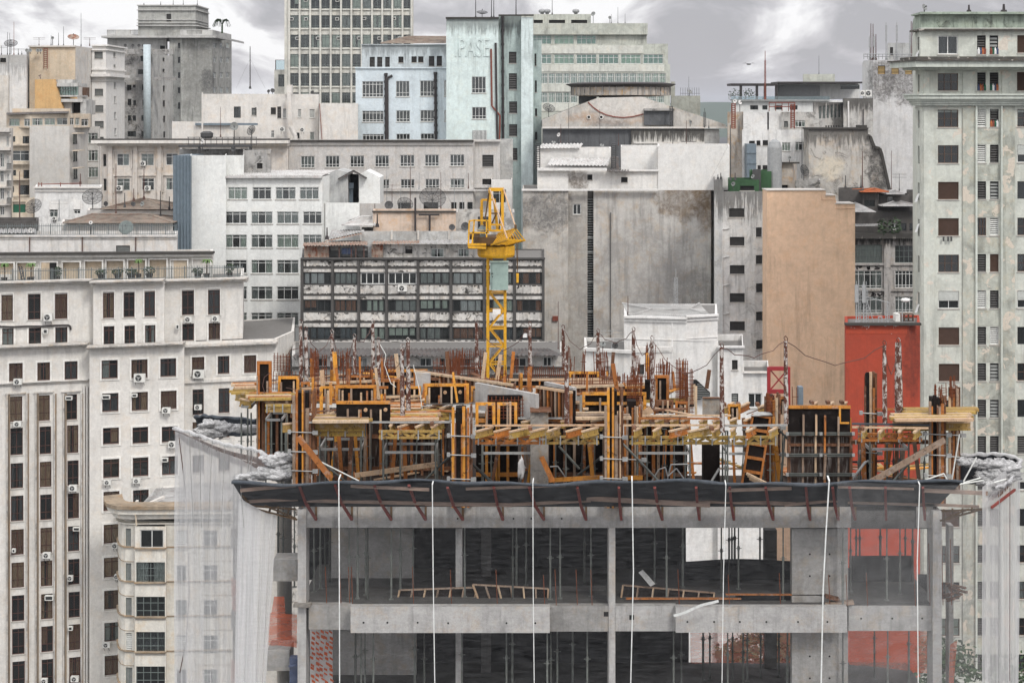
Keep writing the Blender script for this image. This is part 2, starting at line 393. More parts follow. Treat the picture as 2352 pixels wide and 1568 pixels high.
def make_window(root,g,h,st,rec):
    S=STY[st]
    if S is None:return
    u0,u1,z0,z1=h;w=u1-u0;hh=z1-z0;bw=S['bw'];WN[0]+=1;rr=random.Random(WN[0]*31+5)
    m=MB();d0,d1=-.16,-.09
    m.sbox(g,u0+.004,u0+bw,z0+.004,z1-.004,d0,d1);m.sbox(g,u1-bw,u1-.004,z0+.004,z1-.004,d0,d1)
    m.sbox(g,u0+bw,u1-bw,z1-bw,z1-.004,d0,d1);m.sbox(g,u0+bw,u1-bw,z0+.004,z0+bw,d0,d1)
    nx=S['nx']
    for i in range(1,nx):
        uc=u0+w*i/nx;m.sbox(g,uc-bw*.42,uc+bw*.42,z0+bw,z1-bw,d0+.004,d1-.004)
    for f in S['tr']:
        zc=z1-hh*f;m.sbox(g,u0+bw,u1-bw,zc-bw*.4,zc+bw*.4,d0+.012,d1-.012)
    win=m.build('window',S['fm'],root)
    p=MB();p.face([g.pt(u0+.01,z0+.01,-.15),g.pt(u1-.01,z0+.01,-.15),g.pt(u1-.01,z1-.01,-.15),g.pt(u0+.01,z1-.01,-.15)])
    if not S.get('lou'):p.build('pane',S.get('gl','glass'),win)
    if S.get('lou'):
        n,lm=S['lou'];q=MB()
        for i in range(n):
            a=z0+bw+(hh-2*bw)*i/n;b=z0+bw+(hh-2*bw)*(i+(1. if S.get('tight')else.62))/n
            i0=u0+bw;i1=u1-bw
            q.hexa([g.pt(i0,a,-.10),g.pt(i1,a,-.10),g.pt(i1,a,-.13),g.pt(i0,a,-.13),g.pt(i0,b,-.20),g.pt(i1,b,-.20),g.pt(i1,b,-.23),g.pt(i0,b,-.23)])
        q.build('louvre',lm,win)
    if S.get('half'):
        q=MB();q.sbox(g,u0+bw,u1-bw,z0+hh*.45,z1-bw,-.085,-.04);q.build('blind',S['half'],win)
    if S.get('cur')and rr.random()<S['cur']:
        cm=rr.choice(S['cm']);q=MB()
        mode=rr.random()
        if S.get('bare'):parts=[(0,1)]
        elif S.get('part'):
            parts=[(i/nx,(i+rr.choice((1,1,.75)))/nx)for i in range(nx)if rr.random()<.8]
        else:parts=[(0,1)]if mode<.45 else[(0,rr.uniform(.25,.42)),(rr.uniform(.58,.72),1)]if mode<.8 else[(rr.choice((0,.5)),rr.choice((.5,.95)))]
        top=z1-.02;bot=z0+(hh*rr.uniform(0,.4)if mode>.85 and not S.get('bare')else.02)
        for a,b in parts:
            if b-a<.05:continue
            n=max(4,int((b-a)*w/.09));n=min(n,40);ua=u0+.03+a*(w-.06);ub=u0+.03+b*(w-.06)
            pts=[(ua+(ub-ua)*i/n,-.235+(.022 if i%2 else-.022))for i in range(n+1)]
            for(a0,dA),(a1,dB)in zip(pts,pts[1:]):
                q.face([g.pt(a0,bot,dA),g.pt(a1,bot,dB),g.pt(a1,top,dB),g.pt(a0,top,dA)])
        if q.f:q.build('curtain',cm,win)
    if S.get('sill'):
        q=MB();q.sbox(g,u0-.06,u1+.06,z0-.09,z0-.004,-.05,.07);q.build('sill',S.get('sm','sill'),win)
    if S.get('sur'):
        q=MB();t=.17
        q.sbox(g,u0-t,u0-.004,z0-t,z1+t,-.05,.09);q.sbox(g,u1+.004,u1+t,z0-t,z1+t,-.05,.09)
        q.sbox(g,u0-.004,u1+.004,z1+.004,z1+t,-.05,.088);q.sbox(g,u0-.004,u1+.004,z0-t,z0-.1,-.05,.088)
        q.build('surround',S['sur'],win)
def building(name,label,k,cx,Y,cat='building',group=None):
    return thing(name,label,cat,(X_(k,cx,Y),Y,0),group)
def block(root,k,chain,ytop,thick,mat,wins=(),zb=0.,par=.5,roof='roof_dark',name='wall',rec=.34,inner='interior',ztop=None):
    pts=[(X_(k,c[0],c[1]),c[1])for c in chain]
    segs=[Seg(a,b)for a,b in zip(pts,pts[1:])]
    z1=Z_(k,ytop,chain[0][1])if ztop is None else ztop
    for w in wins:
        st,rects=w[0],w[1];g=segs[w[2]if len(w)>2 else 0]
        for r in rects:
            h=g.rect(k,*r);h=(max(.05,h[0]),min(g.L-.05,h[1]),h[2],h[3])
            if h[1]-h[0]<.08:continue
            g.holes.append(h);make_window(root,g,h,st,rec)
    mb=MB()
    for g in segs:wallfaces(mb,g,zb,z1,rec)
    al=lambda p:(p[0]*(1+.93*thick/p[1]),p[1]+thick) # flanks splay: back corners pushed nearly along camera sight lines, so sides go edge-on
    poly=pts+[al(pts[-1]),al(pts[0])]
    n=len(poly)
    for i in range(len(pts)-1,n):
        a,b=poly[i],poly[(i+1)%n]
        mb.face([(a[0],a[1],zb),(b[0],b[1],zb),(b[0],b[1],z1),(a[0],a[1],z1)])
    cx=sum(p[0]for p in poly)/n;cy=sum(p[1]for p in poly)/n
    inn=[]
    for p in poly:
        d=Vector((cx-p[0],cy-p[1]));d=d/d.length*.3;inn.append((p[0]+d.x,p[1]+d.y))
    zr=z1-par
    for i in range(n):
        a,b,c,d=poly[i],poly[(i+1)%n],inn[(i+1)%n],inn[i]
        mb.face([(a[0],a[1],z1),(b[0],b[1],z1),(c[0],c[1],z1),(d[0],d[1],z1)])
        mb.face([(d[0],d[1],zr),(d[0],d[1],z1),(c[0],c[1],z1),(c[0],c[1],zr)])
    mb.face([(p[0],p[1],zr)for p in inn],2)
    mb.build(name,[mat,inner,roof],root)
    return segs
def ledge(root,name,k,x0,x1,y0,y1,Y,proj,mat,back=.15,Y1=None):
    m=MB();Yb=Y1 if Y1 is not None else Y
    a0,a1=X_(k,x0,Y),X_(k,x1,Yb);zt,zb=Z_(k,y0,Y-proj),Z_(k,y1,Y-proj)
    m.hexa([(a0,Y-proj,zb),(a1,Yb-proj,zb),(a1,Yb+back,zb),(a0,Y+back,zb),(a0,Y-proj,zt),(a1,Yb-proj,zt),(a1,Yb+back,zt),(a0,Y+back,zt)])
    return m.build(name,mat,root)
def pbox(m,k,x0,y0,x1,y1,Y0,Y1,mi=0):
    m.box(X_(k,x0,Y0),X_(k,x1,Y0),Y0,Y1,Z_(k,y1,Y0),Z_(k,y0,Y0),mi)
def hip(root,k,x0,x1,ye,rx0,rx1,yr,Y,depth,mat,name='roof',over=.3):
    """hipped corrugated roof: eave line at Y, ridge half way back"""
    z0=Z_(k,ye,Y);a,b=X_(k,x0,Y),X_(k,x1,Y);Ym=Y+depth/2;z1=Z_(k,yr,Ym);c,d=X_(k,rx0,Ym),X_(k,rx1,Ym)
    m=MB();A,B,C_,D_=(a,Y,z0),(b,Y,z0),(b,Y+depth,z0),(a,Y+depth,z0);E,G=(c,Ym,z1),(d,Ym,z1)
    m.corr(A,B,G,E);m.corr(B,C_,G,G)if abs(rx1-x1)>1 else m.corr(B,C_,(d,Ym,z1),(d,Ym,z1))
    m.corr(C_,D_,E,G);m.corr(D_,A,E,E)
    for p,q in((A,E),(B,G),(E,G),(C_,G),(D_,E)):m.tube(Vector(p)+Vector((0,0,.05)),Vector(q)+Vector((0,0,.05)),.09,6)
    m.face([A,D_,C_,B])
    return m.build(name,mat,root)
def text_part(root,s,size,loc,mat,ext=.05,name='lettering',bevel=0.,sx_=1.):
    c=bpy.data.curves.new('t','FONT');c.body=s;c.size=size;c.extrude=ext;c.align_x='CENTER';c.align_y='CENTER';c.bevel_depth=bevel
    o=bpy.data.objects.new('t',c);COL.objects.link(o)
    dg=bpy.context.evaluated_depsgraph_get();me=bpy.data.meshes.new_from_object(o.evaluated_get(dg))
    bpy.data.objects.remove(o);bpy.data.curves.remove(c)
    me.transform(Matrix.Rotation(rad(90),4,'X')@Matrix.Diagonal((sx_,1,1,1)));me.materials.clear();me.materials.append(MATS[mat])
    q=bpy.data.objects.new(name,me);COL.objects.link(q);q.parent=root;q.location=Vector(loc)-WP[root];WP[q]=Vector(loc)
    return q
# ---- small things that stand about on roofs and walls
def ac(k,x0,y0,x1,y1,Y,label,box=False,group='air conditioners on the facades'):
    Y-=.02
    o=thing('air_conditioner',label,'air conditioner',(X_(k,(x0+x1)/2,Y),Y,Z_(k,y1,Y)),group)
    a,b,z0,z1=X_(k,x0,Y),X_(k,x1,Y),Z_(k,y1,Y),Z_(k,y0,Y);dp=.34 if not box else.25;c=.025
    m=MB();m.box(a,b,Y-dp,Y,z0+c,z1-c);m.box(a+c,b-c,Y-dp-.012,Y,z0,z1);m.build('casing','ac_white',o)
    if box:
        g=MB();g.box(a+.08,b-.08,Y-dp-.03,Y-dp-.013,z0+.08,z1-.08);g.build('grille','frame_dark',o)
    else:
        r=min(z1-z0,b-a)*.38;cc=Vector((a+(b-a)*.42,Y-dp-.013,(z0+z1)/2))
        g=MB();g.lathe(cc,(0,-1,0),[(r,0),(r,.02),(r*.9,.02),(.02,.012)],18,0,True);g.build('fan_grille','frame_dark',o)
        h=MB();h.lathe(cc,(0,-1,0),[(r*.3,.014),(r*.28,.03),(.01,.03)],10);
        for i in range(3):
            t=i*2.09+.4;h.bar(cc+Vector((0,-.022,0)),cc+Vector((math.cos(t)*r*.8,-.022,math.sin(t)*r*.8)),.07,.008,up=Vector((0,1,0)))
        h.build('fan','ac_grey',o)
        for x in(a+.1,b-.14):h=MB();h.box(x,x+.04,Y-dp,Y+.01,z0-.06,z0-.005);h.bar((x+.02,Y-dp+.04,z0-.06),(x+.02,Y,z0-.32),.03,.03);h.build('bracket','frame_dark',o)
    return o
def dish(k,cx,cy,rpx,Y,label,base,look=(-.5,-.75,.45),mesh=False,mat='dish_grey',group='satellite dishes on the roofs'):
    c=W(k,cx,cy,Y);r=rpx/CR[k][2]*Y/F;ax=Vector(look).normalized()
    zb=Z_(k,base,Y);o=thing('satellite_dish',label,'satellite dish',(c.x,Y,zb),group)
    m=MB();pr=[(max(.01,r*t),r*.28*t*t)for t in(0,.25,.5,.75,.92,1.)];pr+=[(r*1.0,r*.28-.03 if not mesh else r*.28+.03)]
    o0=c-ax*r*.14;m.lathe(o0,ax,pr,24)
    m.build('reflector','dish_mesh' if mesh else mat,o,True)
    if mesh:
        q=MB();up=Vector((0,0,1));a=ax.cross(up).normalized();b=ax.cross(a)
        for i in range(12):
            t=i*math.pi/6;dv=a*math.cos(t)+b*math.sin(t)
            q.path([o0+dv*r*s+ax*(r*.28*s*s+.012)for s in(.02,.4,.7,1.)],.018,4)
        for s in(.5,1.):
            q.path([o0+(a*math.cos(t/24*6.2832)+b*math.sin(t/24*6.2832))*r*s+ax*(r*.28*s*s+.012)for t in range(25)],.02,4)
        q.build('rib','frame_dark',o)
    q=MB();fp=o0+ax*r*.8
    q.tube(o0+ax*.02,fp,.015,5);q.lathe(fp,ax,[(.05,-.08),(.06,.06),(.02,.08)],8,0,True);q.build('feed','frame_dark',o)
    q=MB();q.tube((c.x,Y+.06,zb),(c.x,Y+.06,(o0-ax*.05).z),.05,6);q.tube((c.x,Y+.06,(o0-ax*.05).z),o0,.05,6);q.build('mast','metal_dark',o)
    return o
def antenna(k,x,ytop,ybot,Y,label,kind='mast',mat='rust_thin',w=.045,group='antennas on the roofs'):
    p,q=W(k,x,ybot,Y),W(k,x,ytop,Y);m=MB();m.tube(p-Vector((0,0,.1)),q,w,6,w*.6)
    m.tube(p-Vector((0,0,.1)),p+Vector((0,0,.25)),w*2.2,6,w*1.6)
    if kind=='yagi':
        for f,n in((.96,7),(.78,5)):
            z=p.z+(q.z-p.z)*f;m.tube((p.x-.9,Y,z),(p.x+.9,Y,z),.018,4)
            for i in range(n):xx=p.x-.85+1.7*i/(n-1);m.tube((xx,Y-.28,z),(xx,Y+.28,z),.012,4)
    if kind=='lattice':
        for s in(-1,1):m.tube(p+Vector((s*.18,0,0)),p.lerp(q,.8)+Vector((s*.12,0,0)),.03,4)
        for i in range(10):
            f=i/10*.8;m.tube(p.lerp(q,f)+Vector((-.18+.06*f,0,0)),p.lerp(q,f+.08)+Vector((.18-.06*f,0,0)),.02,4)
    if kind=='guy':
        for s in(-1,1):m.tube(p.lerp(q,.7),p+Vector((s*(q.z-p.z)*.35,.5,0)),.008,4)
    if kind=='panel':
        m.box(p.x-.14,p.x+.14,Y-.18,Y-.05,p.z+(q.z-p.z)*.5,p.z+(q.z-p.z)*.92)
        for f in(.58,.84):m.box(p.x-.03,p.x+.03,Y-.07,Y,p.z+(q.z-p.z)*f,p.z+(q.z-p.z)*f+.06)
    return single('antenna',m,mat,label,'antenna',group)
def leaves(m,c,rx,ry,rz,n,size,seed,mi=0,bias=.35):
    rr=random.Random(seed)
    for _ in range(n):
        while True:
            p=Vector((rr.uniform(-1,1),rr.uniform(-1,1),rr.uniform(-1,1)))
            if bias<p.length<1:break
        k=Vector((c[0]+p.x*rx,c[1]+p.y*ry,c[2]+p.z*rz));s=size*rr.uniform(.6,1.4)
        a=Vector((rr.uniform(-1,1),rr.uniform(-1,1),rr.uniform(-.6,.6))).normalized();b=a.cross(Vector((rr.uniform(-1,1),rr.uniform(-1,1),rr.uniform(-1,1)))).normalized()
        m.face([k-a*s,k+b*s*.5,k+a*s,k-b*s*.5],mi)
def pot_plant(k,cx,ytop,ybot,wpx,Y,label,palm=False,group='potted plants on the terrace'):
    zb=Z_(k,ybot,Y);zt=Z_(k,ytop,Y);w=wpx/CR[k][2]*Y/F/2;x=X_(k,cx,Y);h=zt-zb
    o=thing('potted_plant',label,'plant',(x,Y,zb),group)
    m=MB();m.lathe((x,Y,zb),(0,0,1),[(w*.45,0),(w*.58,.32),(w*.62,.34),(w*.62,.40),(w*.5,.40),(w*.48,.34)],14,0,True);m.build('pot','pot_dark',o)
    t=MB();f=MB();sd=int(cx*7+ytop)
    if palm:
        t.tube((x,Y,zb+.36),(x+.03,Y,zb+h*.78),.06,6,.04);rr=random.Random(sd)
        for i in range(11):
            a=i*.571+rr.uniform(-.2,.2);L=w*rr.uniform(.8,1.15);pr=None
            for s in range(6):
                q=s/5;p=Vector((x+.03+math.cos(a)*L*q,Y+math.sin(a)*L*q,zb+h*.78+h*.24*math.sin(q*2.3)-q*q*h*.18))
                if pr is not None:
                    sd_=Vector((-math.sin(a),math.cos(a),-.5))*.13*(1-q*.5);se=Vector((math.sin(a),-math.cos(a),-.5))*.13*(1-q*.5)
                    f.face([pr,p,p+sd_,pr+sd_]);f.face([pr,p,p+se,pr+se])
                pr=p
    else:
        for i in range(5):t.tube((x,Y,zb+.36),(x+R.uniform(-.5,.5)*w,Y+R.uniform(-.2,.2),zb+h*R.uniform(.5,.8)),.03,5,.015)
        leaves(f,(x,Y,zb+.3+(h-.3)*.55),w,w*.7,(h-.3)*.52,170,.10,sd,0,.2)
    t.build('stem','bark',o);f.build('foliage','leaf_palm' if palm else 'leaf_dark',o)
    return o

# ------------------------------------------------------------------ plain materials
for a in(('interior',(.008,.008,.008),.9),('interior_tan',(.25,.16,.085),.9),('sill',(.42,.40,.36),.9),('white_trim',(.70,.69,.65),.85),  # interior is near black: the darkness inside openings is put into the colour
          ('frame_brown',(.085,.036,.027),.6),('frame_white',(.62,.63,.61),.5),('frame_dark',(.03,.032,.032),.6),('frame_rust',(.11,.062,.04),.7),
          ('frame_green',(.16,.19,.18),.6),('curtain_brown',(.30,.16,.09),.9),('curtain_tan',(.46,.30,.18),.9),('curtain_dark',(.11,.112,.115),.9),
          ('curtain_grey',(.44,.46,.43),.9),('curtain_pale',(.70,.76,.66),.9),('curtain_white',(.72,.72,.70),.9),('curtain_slate',(.16,.19,.21),.9),
          ('curtain_rust',(.40,.19,.11),.9),('curtain_teal',(.46,.56,.52),.9),('slat_dark',(.06,.058,.055),.6),('slat_grey',(.22,.23,.22),.6),
          ('slat_white',(.6,.61,.58),.6),('slat_rust',(.34,.24,.10),.7),('slat_blind',(.085,.05,.035),.8),('ac_white',(.66,.66,.62),.5),('ac_grey',(.35,.35,.34),.5),
          ('metal_dark',(.06,.06,.06),.55),('metal_grey',(.30,.31,.31),.5),('dish_grey',(.22,.23,.22),.5),('rust_thin',(.10,.055,.045),.8),('pipe_black',(.035,.03,.03),.6),
          ('pipe_rust',(.20,.055,.035),.7),('pipe_blue',(.46,.53,.55),.5),('bark',(.10,.07,.045),.9),('pot_dark',(.05,.04,.035),.8),('leaf_dark',(.035,.062,.026),.7),('leaf_palm',(.10,.17,.05),.7),
          ('green_cloth',(.02,.10,.06),.9),('cloth_blue',(.06,.08,.14),.9),('mold_dark',(.05,.047,.042),.95),('bird',(.03,.03,.03),.8),('roof_dark',(.16,.155,.145),.95),
          ('asphalt',(.05,.05,.05),.95),('hillgreen',(.05,.075,.05),.95),('steel_clad',(.15,.19,.22),.5),('crane',(.66,.35,.02),.55),('crane_dark',(.10,.055,.02),.7),
          ('cabinet',(.30,.40,.36),.55),('paper',(.75,.74,.70),.8),('rope_white',(.70,.72,.68),.8),('red_steel',(.28,.025,.03),.55),('tape_white',(.66,.68,.66),.6),('orange_strap',(.55,.11,.03),.8)):
    simple(a[0],a[1],a[2],obj=False,dirt=.55 if 'crane' in a[0]else.25)
for a in(('glass',(.72,.76,.76)),('glass_teal',(.68,.84,.78))):glassmat(a[0],a[1],.02 if a[0]=='glass' else.05,.03 if a[0]=='glass' else.10,(.5,.55,.55)if a[0]=='glass' else(.45,.62,.56))
glassmat('balcony_glass',(.75,.85,.88),.08,.12)
netmat('dish_mesh',(.10,.10,.10),.35,.6,(9,9,9),.3)
sheetmat('sheet_grey',(.40,.40,.39),.55,.2);sheetmat('sheet_white',(.56,.56,.54),.4,.2);sheetmat('sheet_dark',(.13,.125,.12),.75,.2);sheetmat('sheet_rust',(.34,.27,.22),.5,.9);sheetmat('tile_orange',(.42,.13,.05),.4);sheetmat('tile_brown',(.26,.22,.18),.6,.3)

# ------------------------------------------------------------------ ground, road, far hills
g=MB();n=24
g.face([(-6000,-300,0),(6000,-300,0),(6000,9000,0),(-6000,9000,0)]);struct(g.build('ground','asphalt'))
h=MB();rr=random.Random(4);xs=[(-3200+i*80)for i in range(90)]
def hz(i):return 60+17+4*math.sin(i*.23+1)+2*math.sin(i*.71)+rr.uniform(-1,1)
top=[hz(i)for i in range(len(xs))]
for i in range(len(xs)-1):
    h.face([(xs[i],3600,-5),(xs[i+1],3600,-5),(xs[i+1],4200,top[i+1]),(xs[i],4200,top[i])])
    h.face([(xs[i],4200,top[i]),(xs[i+1],4200,top[i+1]),(xs[i+1],5200,-5),(xs[i],5200,-5)])
struct(h.build('hills','hillgreen'))

# ================================================================== FAR BUILDINGS
# tall office slab at the centre
plaster('m_slab',(.62,.615,.56),.25,.4,.1,top=None)
Y=305
b=building('office_tower','tall cream office slab gridded with windows, rising past the top of the picture','b',640,Y)
cols=[234,307,380,451,523,595,667,739,811,882,952,1023,1085]
rows=[(-165,-80),(-28,62),(108,196),(243,333),(378,467),(510,600),(645,718)]
rc=[(cols[i]+5,r0,cols[i+1]-8,r1)for i in range(12)for r0,r1 in rows]
block(b,'b',[(198,Y),(1095,Y)],-240,16,'m_slab',[('tall',rc)],inner='interior')
for i,c in enumerate(cols):
    ledge(b,'fin','b',c-7,c+5,-200,735,Y,.45,'m_slab')
for r0,r1 in rows:
    ledge(b,'spandrel_lip','b',232,1085,r1+4,r1+10,Y,.25,'m_slab')
block(b,'b',[(127,Y+3),(214,Y+3)],487,10,'m_slab',[('tall',[(155,520,212,605)])])
m=MB();pbox(m,'b',140,422,212,486,Y+2.9,Y+2.95);m.build('balcony_glass','balcony_glass',b)
m=MB();pbox(m,'b',134,420,139,487,Y+2.8,Y+3.0);pbox(m,'b',134,418,213,421,Y+2.8,Y+3.0);m.build('balcony_rail','metal_dark',b)
for i,(x,y)in enumerate([(236,128),(337,128),(553,128),(742,125),(950,125),(276,262),(420,262),(563,262),(706,262),(848,262),(990,262),(335,-2),(555,-2)]):
    ac('b',x,y-4,x+26,y+16,Y,f'window box air conditioner on the cream office slab, {ORD[i]} reading down row by row',True,'window air conditioners of the office slab')

# grey-green stepped offices
plaster('m_step',(.50,.52,.46),.35,.5,.1)
plaster('m_band',(.62,.63,.57),.22,.35,.1)
Y=296
b=building('stepped_office','grey green office block with bands of teal windows and a stepped roof','c',620,Y)
block(b,'c',[(60,Y+3),(550,Y+3)],100,12,'m_step',[('louver',[(150,140,215,163),(257,140,370,164),(412,140,524,164)])])
r1=[(140,246,275,312),(293,246,432,312),(450,246,586,312)]
r2=[(140,380,275,446)]+[(x,380,x+140,446)for x in(293,449,603,758,914)]
r3=[(150+i*51.5,511,150+i*51.5+47,584)for i in range(18)]
r4=[(150+i*51.5,645,150+i*51.5+47,718)for i in range(6)]+[(950,670,1005,718),(1010,670,1060,718)]
block(b,'c',[(60,Y),(940,Y)],242,16,'m_step',[('teal',r1)],ztop=Z_('c',165,Y))
block(b,'c',[(60,Y-.6),(1087,Y-.6)],306,14,'m_step',[('teal',r2)],par=.2)
block(b,'c',[(60,Y-1.2),(1102,Y-1.2)],447,13,'m_step',[('teal',r3+r4)],par=.2)
for y0,y1,x1 in((318,374,915),(452,500,1060),(590,640,1065),(722,775,1065)):
    ledge(b,'spandrel','c',150,x1,y0,y1,Y-1.2 if y0>440 else Y-.6,.1,'m_band')
ledge(b,'cornice','c',60,943,163,242,Y,.8,'m_step')
for i,x in enumerate((210,245,445)):
    m=MB();c=W('c',x,96,Y+4);m.lathe(c-Vector((0,0,.3)),(0,0,1),[(.3,0),(.3,.4),(.55,.5),(.62,.75),(.5,1.0),(.15,1.1)],12,0,True)
    single('roof_ventilator',m,'metal_grey',f'round grey ventilator on the stepped office roof, {ORD[i]} from the left','ventilator','roof ventilators',True)
dish('c',566,98,17,Y+2,'grey dish at the right edge of the stepped office penthouse',163)
dish('c',682,124,12,Y+2,'small dish standing alone on the stepped office roof',163,(.2,-.9,.3))
antenna('c',738,52,165,Y+3,'thin mast with a small head on the stepped office roof',mat='metal_dark');antenna('c',788,96,165,Y+3,'short black pole on the stepped office roof',mat='metal_dark')
antenna('c',692,100,165,Y+3,'dark pole beside the small dish on the stepped office roof',mat='metal_dark')

plaster('m_grey5',(.40,.41,.36),.3,.3,.1)
b=building('small_tower','small plain grey green block behind the conical concrete roof','c',1210,325)
block(b,'c',[(1112,322),(1312,322)],668,10,'m_grey5');block(b,'c',[(1108,326),(1136,326)],570,6,'m_grey5')
dish('c',1238,640,20,326,'grey dish on the small plain block behind the conical roof',672,(.3,-.5,.7));antenna('c',1232,535,672,327,'thin mast beside the dish on the small plain block',mat='metal_dark')
for i,x in enumerate(range(1172,1312,15)):pass
b2=MB()
for x in range(1175,1312,16):p=W('c',x,668,322.2);b2.tube(p,p+Vector((0,0,1.5)),.03,4)
p,q=W('c',1175,652,322.2),W('c',1310,652,322.2);b2.tube(p,q,.03,4)
b2.build('railing','metal_dark',b)

# white modern apartment house with a roof pergola
plaster('m_mod',(.68,.69,.67),.15,.2,.05)
Y=310;b=building('modern_house','white modern apartment house with a dark roof pergola and wide glass balcony','c',1800,Y)
block(b,'c',[(1535,Y),(1784+560,Y)],700,16,'m_mod',[('dark',[(1660,735,1715,765),(1745,735,1780,765),(1830,735,1880,765),(1935,735,1990,765)])],par=.1)
ledge(b,'terrace','c',1530,2214,693,702,Y,.8,'m_mod')
block(b,'e',[(60,Y+5),(640,Y+5)],580,10,'m_mod',[('dark',[(505,590,640,622)])],zb=Z_('e',690,Y+5))
m=MB();pbox(m,'e',70,598,362,670,Y+4.7,Y+4.9);m.build('dark_screen','metal_grey',b)
m=MB();pbox(m,'c',1528,672,2214,694,Y-.9,Y-.85);m.build('balcony_glass','balcony_glass',b)
m=MB()
pbox(m,'c',1527,582,1850,598,Y,Y+6);pbox(m,'c',1850,570,2450,582,Y,Y+8)
for x in(1588,1700,1757,1835):pbox(m,'c',x,598,x+16,694,Y+.2,Y+.8)
m.build('pergola','pipe_black',b)
block(b,'e',[(246,Y+8),(466,Y+8)],517,8,'m_step',zb=Z_('e',585,Y+8))
antenna('e',355,390,517,Y+10,'tall thin pole on the box above the white modern apartment house',mat='metal_dark')
for i,x in enumerate((1552,1650)):
    f=MB();leaves(f,W('c',x,662,Y-.3),1.3,.7,1.2,160,.16,i+3,0,.1);single('roof_plant',f,'leaf_dark',['leafy','spiky'][i]+f' green plant on the pergola terrace, {ORD[i]} from the left','plant','plants on the pergola terrace')
antenna('c',1764,355,690,Y-2,'tall red and white lattice mast in front of the pergola terrace','lattice','pipe_rust',.1)

# ------------------------------------------------------------------ top left group
plaster('m_tl',(.40,.405,.38),.45,.5,.1,mould=.12,spots=((W('a',1400,540,335),(7,8,12),(.17,.17,.16),.7),(W('a',1450,560,335),(2.5,5,4),(.08,.08,.08),.8)));plaster('m_tls',(.48,.48,.46),.3,.35,.1)
Y=335
b=building('balustrade_tower','grey stained tower crowned by a wide cornice, a balustrade and a square top storey','a',1200,Y)
sw=[(x,y,x+22,y+38)for y in(300,400,505,610,715)for x in(1488,1533,1576)]
block(b,'a',[(1180,Y+4),(1258,Y+4),(1260,Y),(1480,Y),(1612,Y+22)],255,6,'m_tl',[('dark',[(1240,300,1257,335),(1240,398,1257,440),(1240,505,1257,545),(1240,610,1257,650),(1240,715,1257,760)],0),('grid',sw,3)])
block(b,'a',[(748,Y+6),(1160,Y+6)],258,16,'m_tls',[('louver',[(1165-50,320,1150,345)])])
m=MB()
for x0,x1,yy in((705,1110,Y+4),(1110,1250,Y+3),(1225,1500,Y-2)):pbox(m,'a',x0,250,x1,264,yy,yy+12)
a0,a1=W('a',1500,250,Y-2),W('a',1648,250,Y+21);zt,zb=Z_('a',250,Y),Z_('a',264,Y)
m.hexa([(a0.x,a0.y,zb),(a1.x,a1.y,zb),(a1.x,a1.y+10,zb),(a0.x,a0.y+14,zb),(a0.x,a0.y,zt),(a1.x,a1.y,zt),(a1.x,a1.y+10,zt),(a0.x,a0.y+14,zt)])
m.build('cornice','m_tls',b)
m=MB()
for x0,x1,yy in((745,1165,Y+6),(1255,1480,Y)):
    pbox(m,'a',x0,208,x1,213,yy,yy+.5);pbox(m,'a',x0,240,x1,251,yy,yy+.5)
    for x in range(x0,x1,9):
        if(x//100)%2:pbox(m,'a',x,213,x+4,240,yy+.1,yy+.4)
        else:pbox(m,'a',x,213,x+9,240,yy+.02,yy+.48)
s0,s1=W('a',1480,208,Y),W('a',1612,208,Y+22);g_=Seg((s0.x,s0.y),(s1.x,s1.y));m.sbox(g_,.1,g_.L,Z_('a',250,Y),Z_('a',208,Y),-.4,0)
m.build('balustrade','m_tls',b)
block(b,'a',[(962,Y+5),(1362,Y+5),(1448,Y+18)],34,14,'m_tl',[('louver',[(1160,98,1193,152)],0)],zb=Z_('a',265,Y+5))
for y0,y1,p in((68,74,.35),(136,142,.2),(158,163,.3),(176,183,.6),(34,42,.25)):
    ledge(b,'band','a',955,1366,y0,y1,Y+5,p,'m_tls')
    s=Seg((X_('a',1362,Y+5),Y+5),(X_('a',1448,Y+18),Y+18));q=MB();q.sbox(s,0,s.L,Z_('a',y1,Y+5),Z_('a',y0,Y+5),-.1,p);q.build('band','m_tls',b)
f=MB();rr=random.Random(5);c=W('a',1548,212,Y+4)
f.tube(c-Vector((0,0,.6)),c+Vector((0,0,1.0)),.18,6)
for i in range(26):
    a=i*.73;L_=rr.uniform(1.2,2.0);pr=None
    for s in range(5):
        q=s/4;p=c+Vector((math.cos(a)*L_*q,math.sin(a)*L_*q,1.+1.5*math.sin(q*2.4)-1.3*q*q+.2*rr.random()))
        if pr is not None:f.face([pr,p,p+Vector((0,.15,-.22)),pr+Vector((0,.15,-.22))])
        pr=p
single('roof_palm',f,'leaf_dark','dark green palm on the balustraded terrace at the top of the grey tower','plant')
for i,x in enumerate((1003,1120,1207,1277,1375)):antenna('a',x,(22,12,-30,-20,-10)[i],36,Y+9,f'thin pole on the square top storey of the balustrade tower, {ORD[i]} from the left',mat='metal_dark',w=.06)

